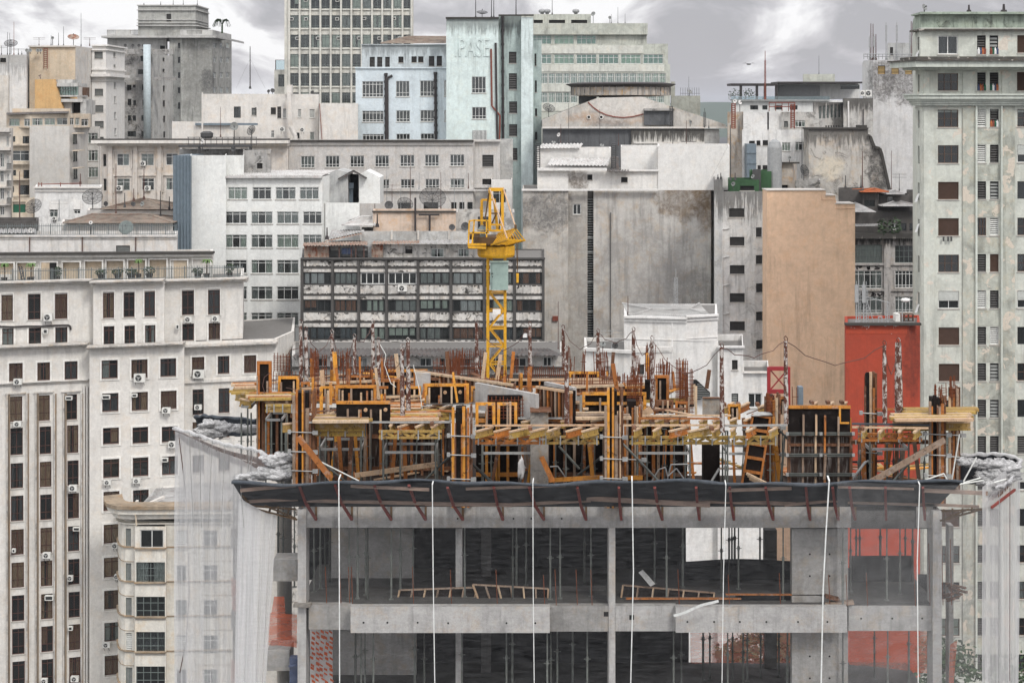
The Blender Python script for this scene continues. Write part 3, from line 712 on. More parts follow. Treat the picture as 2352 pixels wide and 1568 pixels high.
plaster('m_stain',(.36,.355,.34),.55,.5,.15,mould=.5);plaster('m_stain2',(.50,.50,.48),.4,.4,.12,mould=.2)
Y=290
b=building('stained_tower','grimy grey mid tower with black mould and a pale drain pipe up its face','a',1000,Y)
wl=[(890,690,915,735),(928,700,948,735),(993,695,1015,735),(890,805,915,843),(925,805,948,843),(985,805,1015,843),(890,915,948,953),(985,915,1015,953),(885,592,915,630),(925,592,945,612),(990,590,1015,630),(980,390,1013,428),(962,485,1010,518)]
block(b,'a',[(866,Y),(1062,Y)],352,12,'m_stain',[('dark',wl)])
block(b,'a',[(1062,Y),(1203,Y+16)],372,2,'m_stain2',[('louver',[(1133,398,1148,430),(1133,480,1148,503),(1135,597,1150,640),(1135,700,1152,745),(1137,808,1153,853),(1138,917,1154,960)])])
ledge(b,'cornice','a',862,1210,343,378,Y-1.2,.5,'m_stain');ledge(b,'cornice','a',862,1230,540,560,Y-1.2,1.,'m_stain')
m=MB();p,q=W('a',1024,312,Y-2.6),W('a',1027,985,Y-2.6);m.tube(p,q,.62,12);single('drain_pipe',m,'pipe_blue','fat pale blue duct running up the grimy grey mid tower','pipe',None,True)
for i,x in enumerate((873,925,968,1000)):dish('a',x,318,11,Y+1,f'small dark dish on the roof of the grimy mid tower, {ORD[i]} from the left',345,(.2,-.9,.2),mat='metal_dark')

plaster('m_wht',(.74,.73,.70),.10,.18,.08)
Y=272
b=building('white_tower','clean white tower with ledges and small louvred windows beside the tan block','a',760,Y)
wl=[(658,362,716,410),(660,620,718,668),(660,735,720,783),(660,845,722,892),(690,955,722,990)]
w2=[(790,366,806,400),(792,450,806,473),(794,573,808,617),(795,672,810,718),(795,783,811,828),(797,895,812,940)]
block(b,'a',[(640,Y),(738,Y),(868,Y+13)],312,2,'m_wht',[('louverb',wl,0),('louverw',w2,1)])
for y0,y1,p in((312,322,.5),(342,352,.3),(478,488,.3),(516,535,.9),(560,566,.2)):
    ledge(b,'ledge','a',640,740,y0,y1,Y,p,'m_wht');g_=Seg((X_('a',738,Y),Y),(X_('a',868,Y+13),Y+13));q=MB();q.sbox(g_,-p,g_.L,Z_('a',y1,Y),Z_('a',y0,Y),-.1,p);q.build('ledge','m_wht',b)

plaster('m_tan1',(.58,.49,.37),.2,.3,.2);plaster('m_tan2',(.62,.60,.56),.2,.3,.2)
Y=262
b=building('tan_block','pale tan blind block with a rusty roof ladder in the upper left','a',430,Y)
block(b,'a',[(205,Y),(525,Y)],320,11,'m_tan1');block(b,'a',[(525.5,Y+.05),(655,Y+11.7)],320,1,'m_tan2')  # flank in a paler tone: the stronger light there is put into the colour
q=b
m=MB();pbox(m,'a',575,610,603,675,Y+4.2,Y+6);pbox(m,'a',588,752,607,806,Y+5.2,Y+7);m.build('window','frame_rust',b)
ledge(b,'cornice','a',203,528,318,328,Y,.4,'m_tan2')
m=MB()
for x in(306,330):m.tube(W('a',x,335,Y-.3),W('a',x,480,Y-.3),.05,4)
for y in range(340,480,14):m.tube(W('a',306,y,Y-.3),W('a',330,y,Y-.3),.04,4)
single('roof_ladder',m,'pipe_rust','thin rusty ladder fixed to the tan blind block','ladder')
b=building('mould_block','narrow black stained wall squeezed between the left edge tower and the tan block','a',225,Y+6)
block(b,'a',[(186,Y+3),(270,Y+3)],352,8,'m_stain',[('dark',[(215,500,240,530),(192,715,230,750)])])
dish('a',511,262,40,Y+3,'large rusty brown dish on the tan block roof',318,(.15,-.45,.85),mat='sheet_rust')
for i,x in enumerate((187,210,262,282)):dish('a',x,352,13,Y-6 if x<200 else Y-1,f'little grey dish at the roof edge above the mould stained wall, {ORD[i]} from the left',378,(.3,-.8,.3))
dish('a',281,532,15,245,'small rusty dish on the orange wedge building',550,(-.6,-.5,.3),mat='sheet_rust')
for i,(x,y0,y1,kd)in enumerate([(272,262,320,'yagi'),(356,245,320,'mast'),(443,185,320,'mast'),(565,92,320,'mast'),(408,230,320,'mast'),(625,262,318,'yagi')]):
    antenna('a',x,y0,y1,Y+3,f'{"bristling" if kd == "yagi" else "thin dark"} roof antenna above the tan block, {ORD[sorted([272, 356, 443, 565, 408, 625]).index(x)]} from the left',kd,'metal_dark' if kd=='mast' else 'rust_thin')
dish('a',366,265,11,Y+2,'tiny round dish on a pole above the tan block',320,(.1,-.9,.2))

plaster('m_edge',(.62,.60,.55),.22,.45,.2);plaster('m_edge2',(.68,.68,.66),.2,.4,.12,top=(Z_('a',383,252),6,.4))
Y=252
b=building('edge_tower','whitish weathered block at the upper left edge carrying dishes and aerials','a',95,Y)
block(b,'a',[(-60,Y+.4),(64,Y+.4),(65,Y),(185,Y)],383,12,'m_edge2',[('louver',[(0,405,42,437)],0)])
ledge(b,'plinth','a',-60,62,525,900,Y,.15,'m_edge')
dish('a',76,308,46,Y+3,'big brown mesh dish on the block at the upper left edge',378,(.1,-.55,.8),True)
for i,(x,y0,kd)in enumerate([(10,320,'yagi'),(52,225,'mast'),(68,230,'mast'),(97,155,'mast'),(128,340,'yagi'),(152,355,'mast')]):
    antenna('a',x,y0,383,Y+2+i*.5,f'{"thin" if kd == "mast" else "bristling"} aerial on the upper left edge block, {ORD[i]} from the left',kd,'pipe_rust' if i==3 else 'metal_dark')

plaster('m_orange',(.58,.38,.18),.15,.2,.3)
Y=244
b=building('wedge_house','orange blind gable with glazed balconies stepping down on its right','a',380,Y)
m=MB();pts=[(X_('a',x,Y),Z_('a',y,Y))for x,y in((243,555),(375,552),(443,770),(443,3740),(243,3740))]
m.slab(pts,Y,Y+10);m.build('gable','m_orange',b)
m=MB()
for x0,y0,x1,y1,yy in((378,555,505,582,1.),(395,580,540,604,.3),(415,664,545,675,.5),(425,690,575,712,0),(430,712,500,790,1),(560,700,600,800,.5)):pbox(m,'a',x0,y0,x1,y1,Y+yy,Y+6)
m.build('balcony_slab','m_stain2',b)
m=MB();pbox(m,'a',398,602,540,666,Y+.9,Y+1.0);m.build('glazing','glass_teal',b)
m=MB();pbox(m,'a',400,604,538,664,Y+1.6,Y+1.7);m.build('curtain','curtain_grey',b)
m=MB()
for x in range(398,545,18):pbox(m,'a',x,600,x+3,668,Y+.7,Y+.9)
pbox(m,'a',398,626,540,630,Y+.7,Y+.88);m.build('glazing_bar','frame_green',b)
m=MB();pbox(m,'a',500,715,560,785,Y+2,Y+2.2);m.build('dark_opening','interior',b)

# block with glazed top storey
plaster('m_apt',(.56,.55,.52),.12,.2,.12);plaster('m_apt2',(.60,.53,.43),.25,.35,.3)
Y=226
b=building('blank_apartment','cream apartment block with a tall blank grey wall and a glazed top storey','a',330,Y)
tw=[(62,828,136,880),(165,828,207,880),(223,825,297,875),(310,825,383,873),(396,823,470,871)]
block(b,'a',[(45,Y+3),(210,Y+1),(480,Y+1),(560,Y+3.5),(625,Y+6)],795,10,'m_apt2',[('grid',tw[:2],0),('grid',tw[2:],1),('grid',[(488,822,517,872),(525,822,556,872)],2),('grid',[(568,830,618,877)],3)],zb=Z_('a',890,Y+3))
lw=[(80,950,106,990),(158,950,206,1000),(80,1050,207,1122),(85,1185,112,1225),(163,1185,209,1245),(82,1300,98,1340),(130,1290,209,1357),(85,1405,200,1480)]
block(b,'a',[(60,Y+2),(206,Y+2)],880,8,'m_apt2',[('dark',lw[:2]),('grid',lw[2:3]),('dark',lw[3:])])
lw2=[(507,935,540,1005),(508,1055,542,1125),(510,1177,543,1247)]
block(b,'a',[(206,Y),(484,Y),(612,Y+9.8)],878,2,'m_apt',[('dark',lw2,1)])
block(b,'a',[(610,Y+9.9),(692,Y+9.9)],885,6,'m_apt',[('white3',[(613,928,682,1000),(614,1047,682,1122),(615,1165,684,1237),(616,1283,685,1300)])])
m=MB()
for y in(1003,1135,1245,1360):pbox(m,'a',60,y,206,y+12,Y+1.4,Y+2.2)
for x0,y0,x1,y1 in lw2:pbox(m,'a',x0-6,y0-8,x1+4,y0-1,Y-.2,Y+3.2)
m.build('ledge','m_apt2',b)
m=MB();m.corr(W('a',45,800,Y+1.5),W('a',480,788,Y-.3),W('a',480,775,Y+5),W('a',45,786,Y+5));m.build('roof','sheet_dark',b)
block(b,'a',[(85,Y+5),(490,Y+5)],757,4,'m_apt2',zb=Z_('a',800,Y+5))

plaster('m_cornice',(.60,.58,.54),.35,.4,.2)
Y=208
b=building('ornate_house','narrow ornate facade with balconies cut by the left edge of the picture','a',40,Y)
block(b,'a',[(-90,Y),(78,Y)],900,12,'m_cornice',[('grid',[(0,1070,28,1165),(0,1190,26,1270),(0,1310,28,1390),(45,950,62,1020),(47,1085,62,1175),(50,1210,64,1290),(50,1330,66,1400),(0,1440,30,1500)])])
for y0,y1,p in((893,920,1.0),(925,938,.5),(1030,1048,.9),(1062,1068,.3),(1180,1190,.5),(1300,1310,.5),(1420,1432,.5)):ledge(b,'cornice','a',-90,82,y0,y1,Y,p,'m_cornice')
m=MB()
for y in(1180,1300,1420):
    for x in range(48,80,5):m.tube(W('a',x,y,Y-.9),W('a',x,y-40,Y-.9),.03,4)
    m.tube(W('a',48,y-40,Y-.9),W('a',80,y-40,Y-.9),.04,4)
m.build('balcony_rail','metal_dark',b)

# ================================================================== MIDDLE DISTANCE
# cream low house at left centre
plaster('m_pale',(.66,.64,.60),.15,.25,.15)
Y=236
b=building('pale_low_house','long low off-white house with scattered small windows below the cream office slab','d',600,Y)
block(b,'d',[(463,Y),(590,Y),(732,Y+3)],216,12,'m_pale',[('louverb',[(578,248,589,265),(586,247,600,266)],0),('dark',[(537,245,553,271)],0),('louver',[(622,247,634,263),(637,245,646,272)],1),('louverw',[(650,250,658,272),(684,251,692,270),(711,251,723,271)],1),('grid',[(623,300,630,317),(712,303,722,322)],1),('dark',[(681,305,688,318)],1)])
block(b,'d',[(395,Y-2),(535,Y-2)],280,6,'m_pale');ledge(b,'ledge','d',450,592,283,288,Y-2,.5,'steel_clad')
block(b,'d',[(733,Y+1),(822,Y+1)],238,8,'m_pale')
m=MB();p=[W('d',664,213,Y),W('d',667,290,Y),W('d',678,312,Y),W('d',679,330,Y)];m.path(p,.32,8);single('drain_pipe',m,'m_pale','thick cream pipe bending down the long low off-white house','pipe')
m=MB();m.path([W('d',734,238,Y+.8),W('d',740,325,Y+.8)],.05,5);single('drain_pipe',m,'pipe_rust','thin rusty pipe at the right end of the long low off-white house','pipe')
ac('b',170,885,202,917,Y,'dark fronted air conditioner, left of two on the long low off-white house');ac('b',310,890,340,920,Y+1,'dark fronted air conditioner, right of two on the long low off-white house')
dish('b',116,632,16,Y+2,'round dark dish beside the chimney of the long low off-white house',655,(.3,-.8,.4),mat='metal_dark');dish('b',88,636,12,Y+3,'small dark dish left of the chimney on the long low off-white house',655,(-.3,-.8,.4),mat='metal_dark');dish('b',392,645,15,Y+3,'dark dish at the right roof edge of the long low off-white house',660,(-.5,-.7,.4),mat='metal_dark')
m=MB();pbox(m,'d',658,195,670,218,Y+1,Y+2.5);single('chimney',m,'m_pale','square cream chimney on the long low off-white house','chimney')
antenna('a',1743,325,615,Y+4,'tall guyed pole standing alone against the sky left of the office slab','guy','metal_dark',.09)
antenna('a',1410,645,960,Y-4,'pale tall pipe at the left end of the long low off-white house',mat='m_pale',w=.14)
antenna('a',1537,745,950,Y-6,'thin rusty pole in front of the long low off-white house')

# the blue institute
plaster('m_blue',(.60,.675,.71),.14,.22,.06);plaster('m_blue2',(.55,.61,.63),.22,.4,.06,top=(Z_('b',312,248),3,.4));plaster('m_blue3',(.64,.74,.72),.15,.32,.08,top=(Z_('b',125,240),4,.55));plaster('m_blue4',(.40,.48,.46),.3,.55,.08,top=(Z_('b',110,240),6,.6));plaster('m_blue5',(.62,.71,.70),.25,.6,.05)
Y=244
b=building('blue_institute','pale blue institute with a tall blind tower carrying raised letters','b',1000,Y)
r1=[(740,567,888,678),(975,565,1070,675),(1143,562,1242,672),(1311,560,1329,672)]
r2=[(740,773,890,852),(977,770,1073,850),(1145,768,1243,848),(1312,767,1329,847)]
r3=[(742,935,892,990),(978,933,1073,985),(1147,931,1243,980),(1313,929,1329,975)]
block(b,'b',[(694,Y),(1330,Y)],473,12,'m_blue',[('white6',[r1[0],r2[0],r3[0]]),('white4',r1[1:3]+r2[1:3]+r3[1:3]),('white2',[r1[3],r2[3]])])
block(b,'b',[(736,Y+5),(1330,Y+5)],314,9,'m_blue2',[('louver',[(792,398,828,468),(844,398,880,468),(900,398,932,468),(992,396,1028,438),(1083,394,1120,436),(1130,394,1167,436),(1204,392,1243,462),(1259,391,1296,461)])])
ledge(b,'coping','b',690,1330,468,478,Y,.25,'m_blue');ledge(b,'coping','b',733,1330,308,316,Y+5,.25,'m_blue2')
for x in(1045,1312):ledge(b,'pilaster','b',x,x+12,316,468,Y+5,.12,'m_blue2')
m=MB();m.corr(W('b',870,303,Y+6),W('b',1325,303,Y+6),W('b',1325,252,Y+11),W('b',1070,252,Y+11));m.tube(W('b',870,303,Y+6),W('b',1070,252,Y+11),.12,6);m.build('roof','tile_brown',b)
Y=240
tw=block(b,'b',[(1326,Y),(1690,Y)],126,10,'m_blue3',[('white4',[(1503,535,1602,650),(1505,747,1604,830)]),('aptw',[(1507,908,1608,990)])])
side=[(1762,362,1815,443),(1762,512,1818,626),(1764,708,1820,790),(1764,867,1820,950),(1766,1032,1822,1118)]
block(b,'b',[(1690,Y+1.2),(1850,Y+1.2)],104,9,'m_blue4',[('louver',side)])
block(b,'b',[(1848,Y),(1932,Y)],122,9,'m_blue5');block(b,'b',[(1932,Y+2),(1990,Y+2)],280,8,'m_blue4',[('louver',[(1941,375,1954,460),(1943,562,1957,645),(1944,757,1960,810),(1945,920,1960,975)])])
ledge(b,'coping','b',1322,1692,120,132,Y,.3,'mold_dark');ledge(b,'coping','b',1690,1935,102,112,Y,.3,'mold_dark')
text_part(b,'IPASE',3.7,W('b',1506,338,Y-.06),'m_blue3',.035,bevel=.02,sx_=.56)
m=MB()
for i,(x0,y0,x1,y1)in enumerate([(1506,908,1608,985)]):
    for x in range(x0+8,x1,9):m.tube(W('b',x,y0,Y-.1),W('b',x,y1,Y-.1),.06,5)
m.build('window_grille','frame_white',b)
for nm,k,pts,mt,r,lb in(('drain_pipe','b',[(905,528),(908,985)],'pipe_black',.2,'thick black drain pipe down the blue institute wing, leftmost of three'),('drain_pipe','b',[(950,527),(915,545),(917,985)],'pipe_black',.16,'black drain pipe with a bent top on the blue institute wing'),
                         ('drain_pipe','b',[(1250,520),(1254,985)],'pipe_black',.2,'black drain pipe right of the small windows of the blue institute wing'),('drain_pipe','b',[(1638,342),(1644,740),(1700,805),(1697,975)],'pipe_rust',.12,'red pipe kinking sideways down the lettered blue tower'),
                         ('drain_pipe','b',[(1670,300),(1677,760),(1683,975)],'pipe_black',.15,'straight dark pipe beside the red one on the lettered blue tower'),('drain_pipe','b',[(1718,130),(1723,980)],'pipe_black',.16,'long black pipe on the greenish side of the lettered blue tower')):
    m=MB();yy=(Y-.2 if pts[0][0]>1300 else 244-.2)if pts[0][0]<1700 else Y+1;pp=[W(k,x,y,yy)for x,y in pts];m.path(pp,r,8)
    for i in range(9):q=pp[0].lerp(pp[-1],i/9)if len(pp)==2 else None;q and m.tube(q,q+Vector((0,0,.35)),r*1.3,8)
    single(nm,m,mt,lb,'pipe')
dish('b',1576,92,38,Y+4,'large tilted wire dish on top of the lettered blue tower',125,(.05,-.3,.9),True)
for i,(x,y0)in enumerate([(1531,-40),(1641,-60),(1657,-20)]):antenna('b',x,y0,125,Y+3,f'slim pole on the roof of the lettered blue tower, {ORD[i]} from the left',mat='metal_dark',w=.08)
antenna('c',28,-20,120,Y+3,'black pole with a box at its foot on the right of the lettered blue tower',mat='metal_dark',w=.1);antenna('c',280,-10,100,290,'leaning thin pole above the stepped office roof',mat='metal_dark',w=.07)

# round water tank on a conical concrete roof
plaster('m_conc',(.52,.50,.46),.3,.4,.3,mould=.1,spots=((W('c',690,820,236),(10,6,1.6),(.36,.18,.07),.5),(W('c',690,850,236),(4,6,3),(.2,.19,.18),.8),(W('c',770,740,236),(8,6,3.5),(.62,.60,.56),.8)));plaster('m_rustc',(.46,.42,.37),.35,.6,.8);plaster('m_slate',(.12,.125,.13),.4,.4,.05);plaster('m_mouldw',(.58,.57,.53),.4,.6,.1,mould=.45,top=(Z_('c',890,232),4,.9))
Y=236
b=building('conical_house','concrete roof shaped like a flat pyramid under a big round overhanging disc','c',850,Y)
m=MB();pts=[(X_('c',x,Y),Z_('c',y,Y))for x,y in((212,890),(212,838),(600,682),(905,675),(1490,868),(1490,890))]
m.slab(pts,Y,Y+12);m.build('pyramid_roof','m_conc',b)
m=MB();pp=[W('c',x,y,Y-.04)for x,y in((530,712),(565,748),(610,780),(660,802),(715,815),(780,820),(850,812),(915,795))]
for p,q in zip(pp,pp[1:]):m.bar(p,q,.16,.14)
m.build('rust_rim','pipe_rust',b)
m=MB()
for x in(535,622):m.lathe(W('c',x,817,Y+.05),(0,-1,0),[(.3,0),(.3,.2),(.18,.2),(.18,.02)],16,0)
m.build('porthole','m_pale',b);m=MB()
for x in(535,622):m.lathe(W('c',x,817,Y-.02),(0,-1,0),[(.2,0),(.01,.01)],16)
m.build('porthole_glass','interior',b)
m=MB();pbox(m,'c',920,770,1125,872,Y-.4,Y);m.build('dark_hatch','m_slate',b);ledge(b,'hatch_roof','c',918,1128,757,772,Y,.9,'m_stain')
Yc=Y+7;cc=W('c',757,625,Yc);m=MB();R0=X_('c',1100,Yc)-cc.x;R1=X_('c',1140,Yc)-cc.x;zt,zb=Z_('c',612,Yc),Z_('c',666,Yc)
m.lathe((cc.x,Yc,zb),(0,0,1),[(R0*.5,-.2),(R0,0),(R0,zt-zb),(R0*.98,zt-zb+.1)],48,0);m.build('disc','m_rustc',b)
m=MB();m.lathe((cc.x,Yc,zt),(0,0,1),[(R0*.98,.0),(R1,.42),(R1,.5),(R0*.9,.7),(1,.75)],48,0);m.build('disc_eave','pipe_black',b)
m=MB()
for i in range(44):
    t=i/44*2*math.pi;m.bar((cc.x+math.cos(t)*(R0+.05),Yc+math.sin(t)*(R0+.05),zb+.02),(cc.x+math.cos(t)*(R0+.05),Yc+math.sin(t)*(R0+.05),zt+.2),.12,.12)
m.build('disc_fins','m_stain',b)
m=MB();m.lathe((cc.x,Yc,Z_('c',720,Yc)),(0,0,1),[(R0*.42,0),(R0*.45,Z_('c',664,Yc)-Z_('c',720,Yc))],32,0,True);pbox(m,'c',470,668,590,725,Yc,Yc+3);m.build('neck','m_slate',b)
block(b,'c',[(212,Y-2),(830,Y-2)],886,10,'m_slate');block(b,'c',[(830,Y-2.4),(1340,Y-2.4)],884,10,'m_mouldw',[('dark',[(1180,985,1285,1010)])]);block(b,'c',[(1335,Y-2.2),(1445,Y-2.2)],905,10,'m_stain2')
ledge(b,'coping','c',212,1500,884,896,Y-2.4,.3,'m_pale');ledge(b,'wide_coping','c',848,1340,990,1002,Y-2.4,.4,'m_pale')
dish('c',255,757,44,Y+4,'wire dish left of the conical concrete roof',830,(.25,-.6,.7),True);dish('c',1242,850,16,Y-1,'grey dish on the right slope of the conical concrete roof',885,(.7,-.6,.3))
dish('c',325,940,14,Y-4,'white dish on the dark wall below the conical roof',1000,(-.6,-.7,.3),mat='m_wht');dish('c',290,992,15,Y-6,'flat grey dish at the foot of the dark wall below the conical roof',1005,(.1,-.5,.8));dish('c',627,1013,15,222,'grey dish on the white corrugated shed below the dark wall',1030,(.1,-.6,.7))
m=MB()
for x in(1100,1118):m.tube(W('c',x,740,Y-1.5),W('c',x+4,890,Y-1.5),.06,4)
for y in range(745,890,10):m.tube(W('c',1100,y,Y-1.5),W('c',1120,y,Y-1.5),.05,4)
single('roof_ladder',m,'metal_dark','dark ladder on the right flank of the conical concrete roof','ladder')
for i,(x,y0,y1,kd)in enumerate([(340,865,1000,'mast'),(395,720,1000,'mast'),(612,760,1000,'mast'),(742,930,1010,'mast'),(785,935,1012,'mast'),(1120,890,1010,'guy'),(1215,840,1010,'guy'),(1342,755,885,'lattice'),(1372,840,890,'mast')]):
    antenna('c',x,y0,y1,Y-4-(i>4)*1,f'{"guyed" if kd == "guy" else "lattice" if kd == "lattice" else "thin"} mast before the conical roof house, {ORD[i]} from the left',kd,'metal_dark' if i%3 else 'rust_thin')

# long stucco building
plaster('m_stucco',(.56,.545,.52),.18,.28,.15,fine=.2,scale=1.6);plaster('m_frame',(.60,.56,.51),.2,.3,.3)
Y=212
b=building('stucco_block','long cream stucco block running behind the office roofs with rows of white barred windows','b',900,Y)
t1=[(312,1088,409,1170),(484,1086,582,1167),(656,1085,754,1165),(829,1083,927,1163),(1004,1080,1104,1161),(1176,1078,1275,1159),(1352,1077,1452,1158)]
t2=[(832,1250,929,1315),(1008,1249,1105,1313),(1180,1247,1277,1311),(1355,1245,1453,1309)]
t3=[(990,1413,1080,1470),(1168,1410,1270,1470),(1360,1410,1397,1468),(1417,1410,1452,1467),(1473,1409,1510,1465)]
block(b,'b',[(232,Y),(1513,Y),(1530,Y+1),(1700,Y+1)],988,14,'m_stucco',[('white4',t1+t2),('dark',t3),('louver',[(1577,1080,1655,1163),(1577,1247,1650,1288)],2)])
ledge(b,'coping','b',228,1517,976,990,Y,.5,'mold_dark');ledge(b,'coping_trim','b',230,1515,991,1010,Y,.25,'m_stucco');ledge(b,'coping','b',1517,1705,973,988,Y+1,.5,'m_stucco')
ledge(b,'string_course','b',860,1625,1320,1333,Y,.35,'m_stucco');ledge(b,'string_course','b',1490,1640,1288,1310,Y+1,.5,'m_stucco')
block(b,'b',[(1640,Y-3),(1785,Y-3)],1252,9,'m_wht',[('grid',[(1650,1320,1743,1415)])]);block(b,'b',[(1700,Y+2),(1790,Y+2)],975,8,'m_stain2')
Y=210
b=building('panelled_block','cream block with square framed window panels under a deep flat eave','a',950,Y)
pw=[(815,1072,900,1155),(985,1072,1072,1155),(1157,1070,1240,1152),(815,1245,905,1328),(988,1243,1074,1326),(1158,1241,1240,1324)]
block(b,'a',[(700,Y+1),(752,Y),(1400,Y),(2010,Y)],990,8,'m_frame',[('grid',pw,1),('dark',[(718,1075,740,1160),(720,1245,742,1330)],0)],par=.2)
m=MB()
for x0,y0,x1,y1 in pw:pbox(m,'a',x0-30,y0-25,x1+22,y0-17,Y-.2,Y+.1);pbox(m,'a',x0-30,y0-17,x0-22,y1+18,Y-.2,Y+.1);pbox(m,'a',x1+14,y0-17,x1+22,y1+18,Y-.2,Y+.1)
for x in(752,925,1095):pbox(m,'a',x,1020,x+30,1440,Y-.35,Y+.1)
m.build('panel_frame','m_frame',b)
ledge(b,'eave','a',655,2020,978,1000,Y,1.6,'m_pale');ledge(b,'eave_edge','a',690,2015,1001,1018,Y,.9,'m_frame');ledge(b,'eave_top','a',650,2020,968,977,Y,1.5,'mold_dark')
ac('a',983,1122,1018,1155,Y,'air conditioner in the upper row of the cream panelled block');ac('a',813,1292,858,1330,Y,'air conditioner at the lower left window of the cream panelled block');ac('a',1010,1295,1053,1328,Y,'air conditioner at the lower middle window of the cream panelled block')

# white offices with blue grey cladding
plaster('m_off',(.72,.735,.71),.10,.2,.05);plaster('m_offg',(.46,.47,.46),.35,.5,.08)
Y=188
b=building('white_offices','white office building with strips of curtained windows and a blue grey corrugated flank','d',570,Y)
oc=[(459,509),(518,567),(577,626),(636,686),(696,746)];orw=[(486,514),(539,569),(597,628),(658,688),(718,748)]
ww=[(a,y0,c,y1)for a,c in oc for y0,y1 in orw]+[(x,430,x1,458)for x,x1 in((524,568),(580,623),(633,679),(688,732))]
block(b,'d',[(438,Y),(740,Y),(757,Y+2)],405,13,'m_off',[('white3',ww)],par=.1)
block(b,'d',[(437,Y-.5),(519,Y-.5)],357,12,'m_off');block(b,'d',[(517,Y+1),(560,Y+1)],357,9,'m_off')
m=MB();m.corr(W('d',520,404,Y-.4),W('d',741,404,Y-.4),W('d',775,391,Y+6),W('d',540,391,Y+6),.3,.05);m.build('roof','sheet_white',b);ledge(b,'fascia','d',519,741,404,409,Y-.3,.3,'sheet_white')
m=MB();m.corr(W('d',397,575,Y-1.5),W('d',438,578,Y-1.5),W('d',438,357,Y-1.5),W('d',397,357,Y-1.5),.32,.09);pbox(m,'d',397.5,358,437,575,Y-1.3,Y+8);m.build('cladding','steel_clad',b)
b=building('grey_shed','grey rooftop shed with a gabled lean-to at the right end of the white offices','d',780,Y)
m=MB();P=lambda x,y:(X_('d',x,Y+2),Z_('d',y,Y+2))
m.slab([P(742,468),P(742,407),P(775,390),(P(799,396)),P(799,468)],Y+2,Y+8);m.build('wall','m_offg',b)
m=MB();m.slab([P(824,468),P(824,402),P(840,392),P(872,408),P(872,468)],Y+2.5,Y+8);m.build('wall','m_off',b)
m=MB();m.bar(W('d',778,412,Y+1.6),W('d',812,393,Y+1.6),.2,.2);m.bar(W('d',812,393,Y+1.6),W('d',842,410,Y+1.6),.2,.2);m.corr(W('d',776,411,Y+1.4),W('d',776,411,Y+8),W('d',812,391,Y+8),W('d',812,391,Y+1.4));m.corr(W('d',812,391,Y+1.4),W('d',812,391,Y+8),W('d',843,409,Y+8),W('d',843,409,Y+1.4));m.build('roof','sheet_dark',b)
m=MB();pbox(m,'d',800,400,824,468,Y+5,Y+5.1);m.build('dark_opening','interior',b);m=MB();pbox(m,'d',801,420,812,433,Y+3,Y+3.1);pbox(m,'d',801,434,811,465,Y+3.5,Y+3.6);m.build('door','steel_clad',b)
block(b,'d',[(747,Y+.5),(826,Y+.5)],466,8,'m_off')
# roof clutter above the offices
m=MB();
for y in(315,332):pbox(m,'d',430,y,590,y+1.5,Y+6,Y+6.1)
for x in range(432,590,13):pbox(m,'d',x,315,x+1.2,335,Y+6.02,Y+6.08)
pbox(m,'d',410,334,575,338,Y+5.5,Y+7)
for x in(455,535,572):pbox(m,'d',x,336,x+4,358,Y+5.6,Y+6)
single('roof_platform',m,'metal_dark','dark steel platform with railings on the white office roof','platform')
block_=building('roof_hut','blackened roof hut behind the steel platform','d',440,Y+7)
block(block_,'d',[(412,Y+7),(575,Y+7)],342,4,'m_stain');block(block_,'d',[(558,Y+3),(622,Y+3)],345,5,'m_stain',[('louver',[(590,375,603,388)])])
m=MB();c=W('d',475,318,Y+6);m.lathe(c,(0,0,1),[(.55,0),(.7,0.2),(.72,.6),(.4,.8)],16,0,True);single('water_tank',m,'metal_dark','dark water tank on the steel roof platform','tank')
dish('d',538,290,9.5,Y+6,'grey dish on a tall mast above the white office roof',358,(.05,-.95,.1));dish('d',578,300,12,Y+7,'pale wire dish right of the tall mast dish',358,(-.5,-.7,.4),True);dish('d',465,325,6,Y+5,'little white dish on the steel roof platform',345,(-.7,-.6,.2),mat='m_wht');dish('d',536,342,7,Y+4,'dark dish hanging below the steel roof platform',358,(-.5,-.8,.2),mat='metal_dark')
# aerials, dishes between stucco block and balcony house
for i,(x,y0,y1,kd)in enumerate([(911,1140,1470,'mast'),(948,1285,1440,'yagi'),(1008,1310,1460,'mast'),(1075,1080,1460,'mast'),(1136,1205,1315,'mast'),(1288,1200,1450,'guy'),(1382,1245,1480,'yagi'),(1480,1205,1310,'mast'),(1440,1345,1480,'mast'),(828,1380,1475,'mast')]):
    antenna('b',x,y0,y1,196-i*.3,f'{"bristling" if kd == "yagi" else "guyed" if kd == "guy" else "thin"} aerial before the stucco block, {ORD[sorted([911, 948, 1008, 1075, 1136, 1288, 1382, 1480, 1440, 828]).index(x)]} from the left',kd,'rust_thin' if i%2 else 'metal_grey')
dish('b',926,1430,30,189,'small dark solid dish, leftmost of three before the stucco block',1480,(.1,-.9,.3),mat='metal_dark');dish('b',1038,1425,56,190,'middle wire dish of three before the stucco block',1480,(.25,-.7,.6),True);dish('b',1230,1385,92,189,'biggest wire dish of three before the stucco block',1480,(.12,-.72,.62),True)

